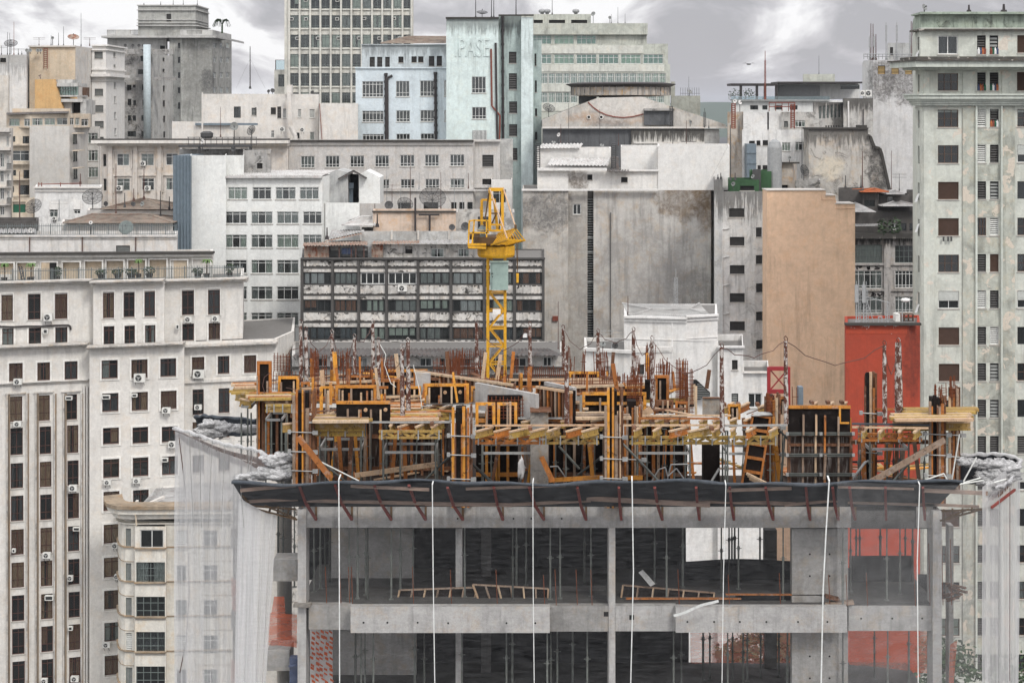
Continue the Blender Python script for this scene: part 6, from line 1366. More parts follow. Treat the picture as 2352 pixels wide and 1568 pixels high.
XL,XR,XM=X_('d',686,50),X_('d',2160,50),X_('d',1572,50)
zs=[ZS,Z2,Z1]+[Z1-2.94*i for i in range(1,14)]
for z in zs:
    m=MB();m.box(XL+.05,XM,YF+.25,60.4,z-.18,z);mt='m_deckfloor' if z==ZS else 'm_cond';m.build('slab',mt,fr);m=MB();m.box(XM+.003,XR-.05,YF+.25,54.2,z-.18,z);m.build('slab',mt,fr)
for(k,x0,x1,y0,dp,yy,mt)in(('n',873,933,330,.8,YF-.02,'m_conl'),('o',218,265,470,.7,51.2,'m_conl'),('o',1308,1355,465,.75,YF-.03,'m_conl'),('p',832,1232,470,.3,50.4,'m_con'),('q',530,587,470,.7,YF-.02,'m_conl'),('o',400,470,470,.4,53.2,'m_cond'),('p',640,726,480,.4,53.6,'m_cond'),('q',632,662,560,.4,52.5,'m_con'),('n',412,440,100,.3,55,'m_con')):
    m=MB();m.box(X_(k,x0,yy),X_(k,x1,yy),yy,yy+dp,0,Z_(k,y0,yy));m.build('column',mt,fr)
# edge beams
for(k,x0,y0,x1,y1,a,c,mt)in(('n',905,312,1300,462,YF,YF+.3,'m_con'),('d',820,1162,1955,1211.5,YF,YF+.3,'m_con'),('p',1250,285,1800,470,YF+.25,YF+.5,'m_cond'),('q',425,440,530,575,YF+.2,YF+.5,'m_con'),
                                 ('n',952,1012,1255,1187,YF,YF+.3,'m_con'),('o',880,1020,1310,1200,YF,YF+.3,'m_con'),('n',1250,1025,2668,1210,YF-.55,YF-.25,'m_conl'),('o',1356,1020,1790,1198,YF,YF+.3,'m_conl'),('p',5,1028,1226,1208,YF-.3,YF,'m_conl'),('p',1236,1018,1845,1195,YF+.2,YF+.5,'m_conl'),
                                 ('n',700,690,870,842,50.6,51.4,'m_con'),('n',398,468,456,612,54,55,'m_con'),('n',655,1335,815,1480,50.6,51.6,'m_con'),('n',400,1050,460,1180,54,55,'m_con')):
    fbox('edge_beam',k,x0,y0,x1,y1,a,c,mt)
m=MB();m.box(X_('n',1250,49.45),X_('o',905,49.45),49.75,50.2,Z2-.16,Z2-.02);m.build('balcony_slab','m_con',fr)
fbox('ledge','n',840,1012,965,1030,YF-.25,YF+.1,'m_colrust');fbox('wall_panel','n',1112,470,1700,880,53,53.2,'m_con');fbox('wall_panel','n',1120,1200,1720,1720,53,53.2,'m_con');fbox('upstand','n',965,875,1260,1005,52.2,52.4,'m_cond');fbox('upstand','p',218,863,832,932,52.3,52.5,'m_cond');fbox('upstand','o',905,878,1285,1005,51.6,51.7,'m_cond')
# tie holes and stains of the formwork
m=MB()
for k,xs,y,yy in(('n',(1343,1512,1728),1136,YF-.56),('o',(165,580,785),1140,YF-.56),('p',(88,278,462,650,876,1085),1131,YF-.31),('p',(960,1100),650,50.39),('p',(960,1100),805,50.39),('p',(960,1100),1376,50.39),('p',(960,1100),1532,50.39),('p',(1325,1547,1760),1107,YF+.19),('o',(232,630,757,973),397,YF-.01)):
    for x in xs:c=W(k,x,y,yy);m.lathe(c,(0,-1,0),[(.028,0),(.028,.006),(.001,.006)],8)
for x0,y0 in((1273,1060),(1455,1083)):pbox(m,'o',x0,y0,x0+33,y0+33,YF-.012,YF+.01)
m.build('tie_hole','interior',fr)
# black shade cloth behind the floors
def sheet(nm,k,pts_top,pts_bot,mt,lab,cat,nv=10,nu=None,fold=.05,seed=1,freq=3.,grp=None,rag=0.):
    """hanging cloth between two chains of (x, y, Y) given from left to right"""
    rr=random.Random(seed);m=MB();top=[W(k,*p)for p in pts_top];bot=[W(k,*p)for p in pts_bot]
    def at(ch,t):
        f=t*(len(ch)-1);i=min(int(f),len(ch)-2);return ch[i].lerp(ch[i+1],f-i)
    nu=nu or max(12,int((top[-1]-top[0]).length/.12));ph=[rr.uniform(0,6.3)for _ in range(4)];idx=[]
    for j in range(nv+1):
        for i in range(nu+1):
            t,s=i/nu,j/nv;p=at(top,t).lerp(at(bot,t),s);L=t*(top[-1]-top[0]).length
            w=math.sin(L*freq+ph[0]+.6*math.sin(s*3+ph[1]))*.6+math.sin(L*freq*2.3+ph[2]+s*1.5)*.3+math.sin(s*7+L*.8+ph[3])*.25
            p=p+Vector((0,-w*fold*(.25+.75*min(1,s*3)),rag*math.sin(L*1.3+ph[1])if j==0 else 0));m.v.append(p)
    for j in range(nv):
        for i in range(nu):a=j*(nu+1)+i;m.f.append((a,a+nu+1,a+nu+2,a+1));m.mi.append(0)
    return single(nm,m,mt,lab,cat,grp,True)
def cloth(k,x0,y0,x1,y1,Y,mt,lab,**kw):return sheet('shade_cloth',k,[(x0,y0,Y),(x1,y0,Y)],[(x0,y1,Y),(x1,y1,Y)],mt,lab,'cloth',**kw)
cloth('d',945,1140,1575,1330,54.2,'shade_black','black shade cloth closing the back of the upper open floor',fold=.08);cloth('d',690,1140,765,1330,54.6,'shade_black','narrow black shade cloth left of the dark concrete wall of the upper floor',fold=.06);cloth('d',690,1380,1582,1568,54.2,'shade_black','black shade cloth closing the back of the lower open floor',fold=.08)
cloth('p',20,695,830,860,52.8,'shade_black','low black cloth barrier across the bright opening of the upper floor',fold=.04,rag=.05);cloth('p',1240,660,1700,990,52.6,'shade_black','low black cloth barrier in front of the red house in the right bay',fold=.05);cloth('q',430,870,528,1070,52.2,'shade_black','short black cloth at the right corner column',fold=.05);cloth('p',430,938,1075,1028,50.6,'shade_black','black cloth strip lying along the edge of the upper floor',fold=.02)
sheet('safety_net','p',[(108,1195,53.8),(834,1195,53.8)],[(108,1425,53.8),(834,1425,53.8)],'pink_net','pinkish red netting across the middle opening of the lower floor','net',fold=.06);sheet('safety_net','p',[(1238,1190,53.4),(1830,1190,53.4)],[(1238,1430,53.4),(1830,1500,53.4)],'orange_net','orange red netting across the right bay of the lower floor','net',fold=.08)
sheet('safety_net','n',[(705,950,51),(778,950,51)],[(685,1075,51),(785,1080,51)],'orange_net','small piece of orange netting hung above the larger one left of the corner column','net',fold=.05,freq=9);sheet('safety_net','n',[(672,1065,50.6),(868,1080,50.6)],[(660,1290,50.6),(868,1315,50.6)],'orange_net','sagging orange netting left of the corner column','net',fold=.08,freq=7);sheet('safety_net','n',[(395,812,53.5),(460,830,53.5)],[(410,1050,53.5),(460,1050,53.5)],'orange_net','strip of orange netting seen behind the white gauze','net',fold=.05,freq=9);sheet('safety_net','n',[(395,1395,53.5),(460,1400,53.5)],[(400,1590,53.5),(460,1590,53.5)],'orange_net','lowest strip of orange netting behind the white gauze','net',fold=.05,freq=9)
sheet('safety_net','q',[(640,1320,51),(686,1290,51)],[(628,1600,51),(662,1600,51)],'orange_net','orange netting at the lower right corner of the frame','net',fold=.04,freq=9)
m=MB();rr=random.Random(2)
for i in range(5):
    x=968+i*33
    for j in range(10):
        y=1190+j*38;a,c,h=rr.uniform(-7,7),rr.uniform(-9,9),rr.uniform(12,24);m.face([W('n',x+a,y+c,51.4),W('n',x+a+24,y+c+rr.uniform(8,18),51.35),W('n',x+a+24,y+c+h+14,51.35),W('n',x+a,y+c+h,51.4)])
single('barrier_tape',m,'orange_strap','orange and white striped barrier tape strips hanging beside the corner column','tape')
m=MB();pbox(m,'n',960,1190,1122,1600,51.6,51.62);single('barrier_sheet',m,'curtain_white','white sheet behind the orange barrier strips','sheet')
m=MB();pbox(m,'n',815,1390,875,1590,50.3,50.6);m.bar(W('n',808,1448,50.2),W('n',878,1436,50.2),.03,.05);single('wrapped_board',m,'cloth_blue','dark blue wrapped board tied beside the corner column','board')
# steel props on the two open floors
PR=[0]
def prop(k,x,yt,yb,Y,lab,mt='prop_steel',r=.035,lean=0.,cuff=.45):
    o=thing('steel_prop',lab,'prop',W(k,x,yb,Y),'steel props');a,c=W(k,x,yb,Y),W(k,x+lean,yt,Y);mid=a.lerp(c,cuff)
    m=MB();m.tube(a+Vector((0,0,.02)),mid,r,8);m.build('outer_tube',mt,o);m=MB();m.tube(mid,c-Vector((0,0,.012)),r*.72,8);m.build('inner_tube',mt,o)
    m=MB();m.tube(mid-Vector((0,0,.05)),mid+Vector((0,0,.06)),r*1.35,8);m.tube(mid+Vector((-.10,0,.0)),mid+Vector((.10,0,.0)),.011,5);m.build('collar',mt,o)
    m=MB();m.box(a.x-.07,a.x+.07,Y-.07,Y+.07,a.z,a.z+.015);m.box(c.x-.07,c.x+.07,Y-.07,Y+.07,c.z-.012,c.z);m.build('plate',mt,o)
    return o
up_=[('n',x,470,yb,Y)for x,yb,Y in((735,600,53.5),(770,640,53),(850,690,52),(990,860,51.5),(1035,850,51.8),(1070,830,52),(1102,720,52.5),(1240,1000,50.8),(1300,1000,50.8),(1358,960,51.2),(1372,1008,50.7),(1540,1003,50.7),(1605,920,51.6),(1695,900,51.8))]
up_+=[('o',x,475,yb,Y)for x,yb,Y in((283,975,51),(625,1015,50.7),(652,880,52),(720,880,52.2),(892,1018,50.7),(962,1012,50.8),(1135,870,52.3),(1182,1000,51),(1635,870,52.4),(1720,1025,50.7))]
up_+=[('p',x,475,yb,Y)for x,yb,Y in((55,900,52),(330,930,51.5),(385,700,52.8),(405,700,52.9),(425,690,53),(452,900,51.8),(605,690,52.9),(770,1028,50.6),(1195,1028,50.1),(1250,960,51.5),(1290,690,53),(1315,690,53),(1462,680,53.1),(1508,1020,50.6),(1602,970,51.2),(1640,690,53),(1692,740,52.6))]
lo_=[('n',x,1212,1640,Y)for x,Y in((1285,50.8),(1325,50.9),(1352,51.4),(1412,50.6),(1708,51.5),(1775,50.6))]+[('o',x,1212,1640,Y)for x,Y in((262,51),(580,50.7),(622,52),(870,50.2),(896,50.5),(942,51.3),(1052,52),(1155,50.6),(1770,50.7))]+[('p',x,1212,1640,Y)for x,Y in((45,51),(200,52.5),(248,52.6),(375,51),(410,52.5),(485,51.2),(515,52.4),(610,52.7),(740,52.8),(800,50.7),(1195,50.2),(1420,52.6),(1515,50.8),(1665,52))]
for fl,ps in(('upper',up_),('lower',lo_)):
    ps=sorted(ps,key=lambda p:D(p[0],p[1],0)[0])
    for i,(k,x,yt,yb,Y)in enumerate(ps):
        z0=Z2 if fl=='upper' else Z1;z1=(ZS if fl=='upper' else Z2)-.18;px=D(k,x,0)[0]
        o=prop('d',px,HOR+(EYE-z1)*F/Y,HOR+(EYE-z0)*F/Y,Y,f'steel prop on the {fl} open floor, {ORD[i] if i < 40 else "last"} from the left','prop_dark' if(Y>52.4 or i%5==0)else 'prop_steel',.029 if i%4 else.036)
# starter bars, ladder shaped panels and planks on the open floor
m_i=0
for k,xs,y0,y1,Y in(('n',(1080,1182,1245,1265,1700),740,1010,50.2),('o',(190,515,853,935,1085,1190,1810),760,1030,50.1),('p',(32,388,752,1103,1228,1372,1712),760,1030,50.1),('q',(512,595,650),650,1000,50.2)):
    for x in xs:
        m=MB();z0=Z2-.02;p=W(k,x,y1,Y);m.tube((p.x,Y,z0),(p.x-.04,Y,Z_(k,y0+(x%5)*12,Y)),.012,5);m_i+=1
        single('starter_bar',m,'rebar',f'rusty starter bar rising from the edge of the upper open floor, {ORD[m_i - 1]} from the left','rebar','starter bars at the slab edge')
def ladder_panel(k,pts,n,Y,lab):
    o=thing('slab_formwork',lab,'formwork panel',W(k,*pts[3],Y),'framed panels on the open floor');A,B,C_,E=(W(k,*p,Y+(.12 if i<2 else 0))for i,p in enumerate(pts))
    m=MB();off=Vector((0,.06,0));m.face([A+off,E+off,C_+off,B+off]);m.build('board','ply_black',o);m=MB();m.bar(A,B,.05,.045);m.bar(E,C_,.05,.045);m.build('rail','wood_grey',o)
    for i in range(n+1):
        m=MB();m.bar(A.lerp(B,i/n),E.lerp(C_,i/n),.04,.045);m.build('batten','wood_grey' if i%2 else 'wood_pale',o)
ladder_panel('n',[(1600,905),(2150,885),(2130,985),(1580,1000)],6,50.9,'leftmost ladder like formwork panel lying on the upper open floor');ladder_panel('o',[(340,865),(878,895),(872,1008),(385,985)],6,50.8,'middle ladder like formwork panel with six bays on the upper open floor');ladder_panel('o',[(1410,870),(2060,925),(2055,968),(1395,975)],6,50.9,'long low ladder like formwork panel right of the tall middle column')
for i,(k,a,c,w,h,Y,mt)in enumerate([('o',(-120,1030),(300,1012),.1,.05,50.3,'wood_orange'),('o',(1430,965),(2250,965),.1,.04,50.5,'wood_orange'),('p',(360,935),(1070,938),.1,.03,50.45,'wood_orange'),('p',(1070,945),(1165,968),.3,.08,50.3,'wood_brown'),('p',(1070,1010),(1270,990),.2,.1,50.2,'wood_grey'),('p',(1240,1000),(1820,1003),.12,.06,50.5,'wood_brown')]):
    m=MB();m.bar(W(k,*a,Y),W(k,*c,Y),w,h);single('plank',m,mt,f'plank lying along the edge of the upper open floor, {ORD[i]} from the left','plank','planks on the floor edge')
for i,(k,a,c)in enumerate([('q',(600,1000),(690,985)),('q',(615,930),(740,960))]):
    m=MB()
    for j in range(4):m.bar(W(k,a[0]+j*9,a[1]+j*14,50.6),W(k,c[0]+j*5-40*(j%2),c[1]+j*14,50.2),.09,.05)
    single('timber_offcuts',m,'wood_brown',f'{("upper", "lower")[i]} bundle of rusty timbers sticking out at the right edge of the frame','timber','timbers at the right edge')
m=MB();pr=None
for i in range(9):p=W('p',-10+i*40,1088-i*14+6*math.sin(i),YF-.9);pr is not None and m.bar(pr,p,.02,.07);pr=p
single('loose_tape',m,'tape_white','loose white tape blown sideways across the concrete beam','tape')
m=MB();m.hexa([W('o',1520,780,50.9),W('o',1550,760,50.9),W('o',1640,860,50.8),W('o',1605,880,50.8),W('o',1522,782,51),W('o',1552,762,51),W('o',1642,862,50.9),W('o',1607,882,50.9)]);single('metal_sheet',m,'aluminium','bent pale metal sheet leaning on the open floor right of the middle column','sheet')

# canopy along the front edge
YR=48.15
def rimy(px):return 1106+4*math.sin(px*.011+.6)+2.5*math.sin(px*.031)
c_=thing('debris_canopy','dark cloth debris canopy on red brackets along the front edge of the frame','canopy',W('d',1380,1160,49));CA=c_
xs=[532+i*14 for i in range(121)]
m=MB();rr=random.Random(6)
for j,f in enumerate((0,.35,.7,1.)):
    for i,x in enumerate(xs):
        xx=x if f==0 else max(x,532+36*f)if x<1400 else min(x,2212-60*f);Y=YR+1.55*f+.05*math.sin(x*.05+j)*f*(1-f)*4
        y0=rimy(x);p=W('d',xx,y0+(1163-y0)*f,Y);m.v.append(p)
n=len(xs)
for j in range(3):
    for i in range(n-1):m.f.append((j*n+i,(j+1)*n+i,(j+1)*n+i+1,j*n+i+1));m.mi.append(0)
m.build('cloth','canopy_cloth',c_,True)
m=MB();pp=[W('d',x,rimy(x)+2,YR-.03)for x in xs]
m.rope(pp,lambda j:.045+.010*math.sin(j*.35)+.006*math.sin(j*1.7),10)
m.build('rim_roll','rim_cloth',c_,True)
for k,x0,y0,x1,y1,f,w in(('n',465,195,860,160,.12,.1),('n',1250,165,1810,190,.14,.09),('n',520,275,875,258,.75,.09),('n',930,268,1830,290,.8,.1),('o',0,292,620,300,.85,.11),('o',620,298,1180,268,.82,.09),('o',1150,252,2030,300,.7,.14),('o',290,185,1000,160,.15,.08),('p',0,268,860,290,.85,.11),('p',780,300,1160,268,.8,.08),('p',370,195,830,180,.15,.09),('p',1160,172,1700,185,.1,.06),('p',1230,283,1850,300,.85,.07),('q',470,335,880,355,.2,.11),('q',480,425,825,440,.85,.08)):
    m=MB();m.bar(W(k,x0,y0,YR+1.5*f-.05),W(k,x1,y1,YR+1.5*f-.05),.03,w);m.build('plank','plank_wet',c_)
for k,x,dx in[('n',x,120)for x in(885,1140,1420,1665)]+[('o',160,110),('o',490,65),('o',742,105),('o',1085,62),('o',1380,18),('o',1635,55)]+[('p',150,25),('p',390,30),('p',645,55),('p',932,30),('p',1122,42),('p',1243,40),('p',1498,5),('p',1765,15)]:
    ky=150 if k=='n' else 165;A=W(k,x,ky+10,YR+.05);B=W(k,x+dx*.4,ky+140,YR+1.25);C_=W(k,x+dx,405,YF-.06)
    m=MB();m.bar(A,B,.07,.06);m.bar(B,C_,.07,.06);m.build('bracket','bracket_red',c_)
    q=W(k,x+dx,300,YF-.06);m=MB();m.bar(C_,q,.06,.06);m.bar(B,q,.05,.05);m.build('bracket_leg','crane_dark',c_)
m=MB()
for a,b_ in(((465,205),(545,320)),((545,320),(870,405)),((520,305),(860,330)),((680,320),(670,355)),((735,315),(730,365)),((810,330),(800,385)),((640,305),(860,395))):m.bar(W('n',*a,48.9),W('n',*b_,49.3),.05,.05)
for a,b_ in(((575,530),(905,440)),((585,470),(850,455)),((600,535),(600,460)),((660,510),(655,455)),((720,490),(720,455)),((780,475),(780,450)),((600,520),(760,455))):m.bar(W('q',*a,49.6),W('q',*b_,49.2),.05,.05)
m.build('end_truss','crane_dark',c_)
# nets
fn=sheet('safety_net','d',[(535,1110,48.05),(900,1108,48.05),(1400,1106,48.05),(1900,1108,48.05),(2215,1112,48.05)],[(545,1640,48.3),(900,1640,48.3),(1400,1640,48.3),(1900,1640,48.3),(2260,1640,48.3)],'net_front','fine grey safety net hanging over the whole front of the concrete frame','net',nv=24,nu=160,fold=.10,seed=3,freq=1.3,grp='safety nets')
sheet('safety_net','d',[(1922,1106,47.95),(2100,1112,47.95),(2215,1115,47.95),(2262,1125,48.0)],[(1930,1640,48.1),(2100,1640,48.1),(2215,1640,48.1),(2262,1640,48.2)],'net_right','whiter overlapping safety net at the right end of the front','net',nv=22,nu=60,fold=.09,seed=5,freq=2.,grp='safety nets')
sheet('safety_net','d',[(402,990,55.8),(450,1010,54.6),(500,1035,53.3),(545,1050,52.2),(590,1075,51.2)],[(402,1640,55.6),(455,1640,54.5),(500,1640,53.2),(545,1640,52.1),(590,1640,51.1)],'gauze','translucent white gauze hanging from the left side tray in long folds','net',nv=26,nu=110,fold=.14,seed=8,freq=8.,grp='safety nets')
sheet('safety_net','d',[(548,1142,48.6),(600,1172,48.9),(636,1184,49.3)],[(538,1640,48.5),(585,1640,48.8),(606,1640,49.2)],'gauze_thick','thick white gauze strip below the left end of the dark canopy','net',nv=26,nu=70,fold=.10,seed=9,freq=14.,grp='safety nets')
sheet('safety_net','d',[(2256,1118,48.1),(2290,1095,49.2),(2320,1070,50.4),(2344,1054,51.5)],[(2256,1640,48.1),(2292,1640,49.2),(2322,1640,50.4),(2338,1640,51.5)],'gauze','translucent white gauze hanging from the right side tray','net',nv=26,nu=80,fold=.08,seed=12,freq=9.,grp='safety nets')
for i,(k,pts,w)in enumerate([('n',[(1166,118),(1170,700),(1172,1600)],.035),('o',[(52,155),(58,800),(70,1600)],.032),('o',[(768,145),(770,900),(778,1600)],.028),('o',[(1474,130),(1484,780),(1476,1100),(1464,1600)],.036),('p',[(362,160),(345,800),(334,1600)],.028),('p',[(1098,128),(1075,500),(1055,900),(1040,1600)],.045),('p',[(1742,155),(1725,700),(1732,1600)],.034)]):
    m=MB();pp=[W(k,*p,47.85)for p in pts]
    for a,b_ in zip(pp,pp[1:]):m.bar(a,b_,w*.8,.012,up=Vector((0,1,0)))
    m.bar(pp[0],pp[0]+Vector((.02,.35,.06)),w,.02);single('white_strap',m,'tape_white',f'white strap tied down over the front safety net, {ORD[i]} from the left','strap','white straps over the front net')
for i,(a,c)in enumerate([((180,60),(455,870)),((365,300),(420,1600)),((505,365),(530,1600)),((680,410),(625,1600)),((850,465),(800,1600)),((1060,960),(1110,1600)),((1190,530),(1160,880)),((1245,530),(1185,880))]):
    if i==0:continue
    Y=55-i*.6 if i<5 else 48.4 if i==5 else 50.6
    m=MB();m.tube(W('s',*a,Y),W('s',*c,Y),.010,5);single('rope',m,'aluminium',f'thin white cord on the left gauze and tray, {ORD[i - 1]} from the left','cord','white cords on the left gauze')
m=MB();m.path([W('j',*p,55.4)for p in((1145,0),(1160,120),(1188,360),(1200,620),(1210,1000),(1190,1300),(1150,1500))],.015,5);single('rope',m,'rust_thin','thin rusty cord along the left edge of the white gauze','cord')
for i,(x0,y0,x1,y1)in enumerate([(955,330,950,1590),(1378,780,1376,1570)]):
    k='q' if i==0 else 't';m=MB();m.tube(W(k,x0,y0,48.1+i),W(k,x1,y1 if i==0 else 3200,48.1+i),.010,5);single('rope',m,('aluminium','rust_thin')[i],('white cord where the right gauze meets the front net','rusty cord down the middle of the right gauze')[i],'cord')
# side trays with gathered netting
def tray(lab,k,rim,low,Ys,mt,rollmt,planks=()):
    o=thing('side_canopy',lab,'canopy',W(k,*low[0],Ys[0]));m=MB();n=len(rim);N=6*(n-1)
    def at(ch,dY,t):f=t*(n-1);i=min(int(f),n-2);f-=i;return W(k,ch[i][0]+(ch[i+1][0]-ch[i][0])*f,ch[i][1]+(ch[i+1][1]-ch[i][1])*f,Ys[i]+(Ys[i+1]-Ys[i])*f+dY)
    for j in range(5):
        for i in range(N+1):t=i/N;m.v.append(at(rim,0,t).lerp(at(low,.35,t),j/4)+Vector((0,.05*math.sin(i*1.7+j),0)))
    for j in range(4):
        for i in range(N):a=j*(N+1)+i;m.f.append((a,a+N+1,a+N+2,a+1));m.mi.append(0)
    m.build('cloth',mt,o,True);m=MB()
    m.rope([at(rim,-.02,i/N)+Vector((0,0,.02*math.sin(i*1.3)))for i in range(N+1)],lambda j:.055+.014*math.sin(j*1.1),8)
    m.build('rim_roll',rollmt,o,True)
    for f in planks:
        m=MB()
        for i in range(N-1):m.bar(at(rim,.12,i/N).lerp(at(low,.47,i/N),f),at(rim,.12,(i+1)/N).lerp(at(low,.47,(i+1)/N),f),.02,.16)
        m.build('plank','wood_brown',o)
    return o
tray('left side tray of netting over brown planks, sloping towards the neighbouring white building','s',[(152,250),(365,300),(560,365),(700,420),(880,475),(1030,495),(1250,535),(1370,585),(1650,765)],[(165,300),(370,500),(505,545),(650,620),(850,700),(970,760),(1150,805),(1400,860),(1600,900)],[55.8,54.9,54.1,53.5,52.7,52.2,51.4,50.9,50.2],'tray_net','gauze_thick',(.45,.75))
tray('small dark tray with white netting at the rear left corner','s',[(435,100),(560,75),(700,92),(1000,110),(1285,140)],[(490,250),(600,240),(760,330),(1000,360),(1285,340)],[58.4,58.3,58.1,57.6,57],'rim_cloth','rim_cloth')
tray('right side tray of dark cloth and white netting curling round the corner','t',[(740,385),(980,366),(1200,358),(1380,380),(1525,440)],[(740,740),(980,735),(1150,690),(1330,640),(1440,560)],[51.9,51.8,51.7,51.6,51.5],'canopy_cloth','gauze_thick')
tray('front right corner of the side tray wrapped in white netting','t',[(1525,445),(1440,580),(1390,690),(1290,760),(1170,790)],[(1440,640),(1400,720),(1300,830),(1210,930),(1030,1010)],[51.4,50.5,49.8,49,48.3],'tray_net','net_bundle',(.6,))
m=MB();m.bar(W('t',1150,1030,48.4),W('t',1440,808,50),.06,.06);single('tray_arm',m,'bracket_red','red steel arm under the right side tray','arm')
bl={'white gathered netting heaped on the left tray beside the column formwork':('s',[(1500,680,60),(1560,720,65),(1610,640,55),(1660,640,50),(1720,645,45),(1700,770,55),(1640,790,50),(1580,860,95),(1660,870,80),(1430,660,50),(1450,850,70),(1320,890,60),(1200,905,55),(1080,915,45)],50.2),
      'rolled white netting lying along the upper left tray':('s',[(520,285,45),(570,290,50),(640,300,55),(710,315,58),(770,320,52),(640,190,55),(720,195,50),(800,215,55),(880,240,55),(960,240,50),(1040,245,50),(1120,255,50),(1200,260,50)],56.2),
      'white gathered netting heaped inside the right side tray':('t',[(800,455,45),(870,465,45),(940,475,48),(1020,490,50),(1100,490,48),(1180,485,55),(1260,500,70),(1330,520,65),(1220,570,60),(1150,600,55),(1080,640,60),(1200,650,75),(1300,640,70),(1110,700,60),(1220,710,65),(1370,590,55)],50.3)}
for lab,(k,bs,Y)in bl.items():
    m=MB()
    for i,(x,y,r)in enumerate(bs):q=r/CR[k][2]/80*(Y/50)*1.25;m.blob(W(k,x,y,Y),q*1.9,q*1.1,q*.75,i*3+1,18,.42)
    single('net_heap',m,'net_bundle',lab,'net',None,True)
for i,(a,c,Y)in enumerate([((790,715),(960,400),50),((720,740),(1010,660),49.5),((740,740),(1050,690),49.3),((1080,745),(1330,675),49),((220,720),(550,605),49.8),((640,745),(745,110),50.2),((550,605),(620,740),49.8)]):
    m=MB();m.tube(W('t',*a,Y),W('t',*c,Y),.022,6);single('tie_rope',m,'rope_white',f'white rope tied at the right side tray, {ORD[i]} of its ropes','rope','ropes at the right side tray')

# ================================================================== FORMWORK DECK ON TOP
def bars(nm,mt,lab,cat,bs,grp=None):
    m=MB()
    for p,q,w,h in bs:m.bar(p,q,w,h)
    return single(nm,m,mt,lab,cat,grp)
# I beams whose ends point at the street
def ibeam(p,q,lab,grp,mt='beam_yellow',h=.22):
    o=thing('formwork_beam',lab,'beam',(p.x,p.y,p.z-h),grp);d=Vector((0,0,1));f=.045
    m=MB();m.bar(p-d*f/2,q-d*f/2,.085,f);m.build('top_flange','wood_pale',o);m=MB();m.bar(p-d*h/2,q-d*h/2,.03,h-2*f-.002);m.build('web',mt,o)  # top flange is paler than the web: light from above in the colour
    m=MB();m.bar(p-d*(h-f/2),q-d*(h-f/2),.085,f);m.build('bottom_flange',mt,o);return o
rows_=[('front row of yellow I beams',[('k',1518,690,1556,645),('k',1592,700,1765,645),('k',1755,700,1888,645),('k',1900,700,2010,645),('l',10,740,162,700),('l',178,743,320,706),('l',320,743,515,700),('l',510,742,667,703),('l',668,738,778,700),('l',840,740,982,700),('l',985,740,1130,700),('l',1465,732,1530,697),('l',1640,735,1708,697),('l',1788,738,1958,697),('l',1960,740,2180,697),('l',2182,742,2247,697),('m',48,825,82,795),('m',172,830,236,795),('m',352,830,412,795),('m',1085,832,1113,800),('m',1212,838,1253,800),('m',1368,835,1396,800),('m',1488,838,1533,800)]),
         ('second row of I beams',[('k',1700,530,1790,508),('k',1830,530,1935,505),('k',1975,530,2080,505),('l',430,655,560,632),('l',793,648,872,630),('l',1068,648,1182,630),('l',1535,645,1592,622),('l',1660,645,1732,620),('l',1800,645,1866,620),('l',1900,645,1972,618),('l',2066,650,2132,622),('l',2190,650,2252,620),('m',40,745,90,725),('m',150,745,215,725)]),
         ('rear row of I beams',[('m',0,640,66,603),('m',112,640,188,603),('m',262,640,322,618),('m',436,640,472,603),('m',690,625,724,598),('m',818,625,850,598),('m',928,625,955,598)])]
for nm,L in rows_:
    for i,(k,x0,y0,x1,y1)in enumerate(L):
        z=ZD-.02;ibeam(Pz(k,x0,y0,z),Pz(k,x1,y1,z),f'{ORD[i]} beam from the left in the {nm}',nm,('beam_yellow','wood_orange','beam_yellow','beam_yellow')[i%4])
        if nm.startswith('front')and i%4==3 or nm.startswith('rear'):
            p=Pz(k,x0,y0,z);m=MB();m.box(p.x-.06,p.x+.05,p.y+.02,p.y+.3,p.z+.004,p.z+.09);single('timber_block',m,'wood_brown',f'dark timber block on the {ORD[i]} beam of the {nm}','block','timber blocks on the beams')
# lattice girders below them
def girder(k,x0,x1,yt,yb,Y,lab,mt):
    o=thing('lattice_girder',lab,'girder',W(k,x0,yb,Y),'lattice girders');a,b_,zt,zb=X_(k,x0,Y),X_(k,x1,Y),Z_(k,yt,Y),Z_(k,yb,Y);h=.065
    m=MB();m.box(a,b_,Y,Y+.09,zt-h,zt);m.build('top_chord',mt,o);m=MB();m.box(a,b_,Y,Y+.09,zb,zb+h);m.build('bottom_chord',mt,o);m=MB();n=max(2,int((b_-a)/.2))//2*2
    for i in range(n):
        u0,u1=a+(b_-a)*i/n,a+(b_-a)*(i+1)/n;m.bar((u0+.02,Y+.045,zb+h if i%2==0 else zt-h),(u1-.02,Y+.045,zt-h if i%2==0 else zb+h),.04,.07)
    m.build('diagonals',mt,o)
    for f in(.04,.3,.62,.95):m=MB();x=a+(b_-a)*f;m.box(x,x+.035,Y-.02,Y-.002,zb-.02,zt+.01);m.build('clip','aluminium',o)
for i,g_ in enumerate([('k',1412,1990,738,815,49.5,'beam_yellow'),('k',795,1285,735,790,50.3,'beam_yellow'),('k',370,620,500,570,52,'beam_yellow'),('l',0,620,788,865,49.55,'wood_orange'),('l',625,1140,788,865,49.55,'beam_yellow'),('l',1420,1880,790,866,49.55,'beam_yellow'),('l',1885,2350,790,866,49.6,'beam_yellow'),('m',52,412,872,940,49.6,'beam_yellow'),('m',1050,1552,850,916,49.9,'wood_orange'),('k',1720,2080,575,640,51.4,'beam_yellow'),('m',1000,1600,905,935,51.5,'wood_brown')]):
    girder(*g_[:6],f'timber lattice girder under the deck edge, {ORD[[9, 1, 0, 3, 4, 5, 6, 7, 8, 2, 10][i]] if i != 1 else "second"} in order across the site',g_[6])
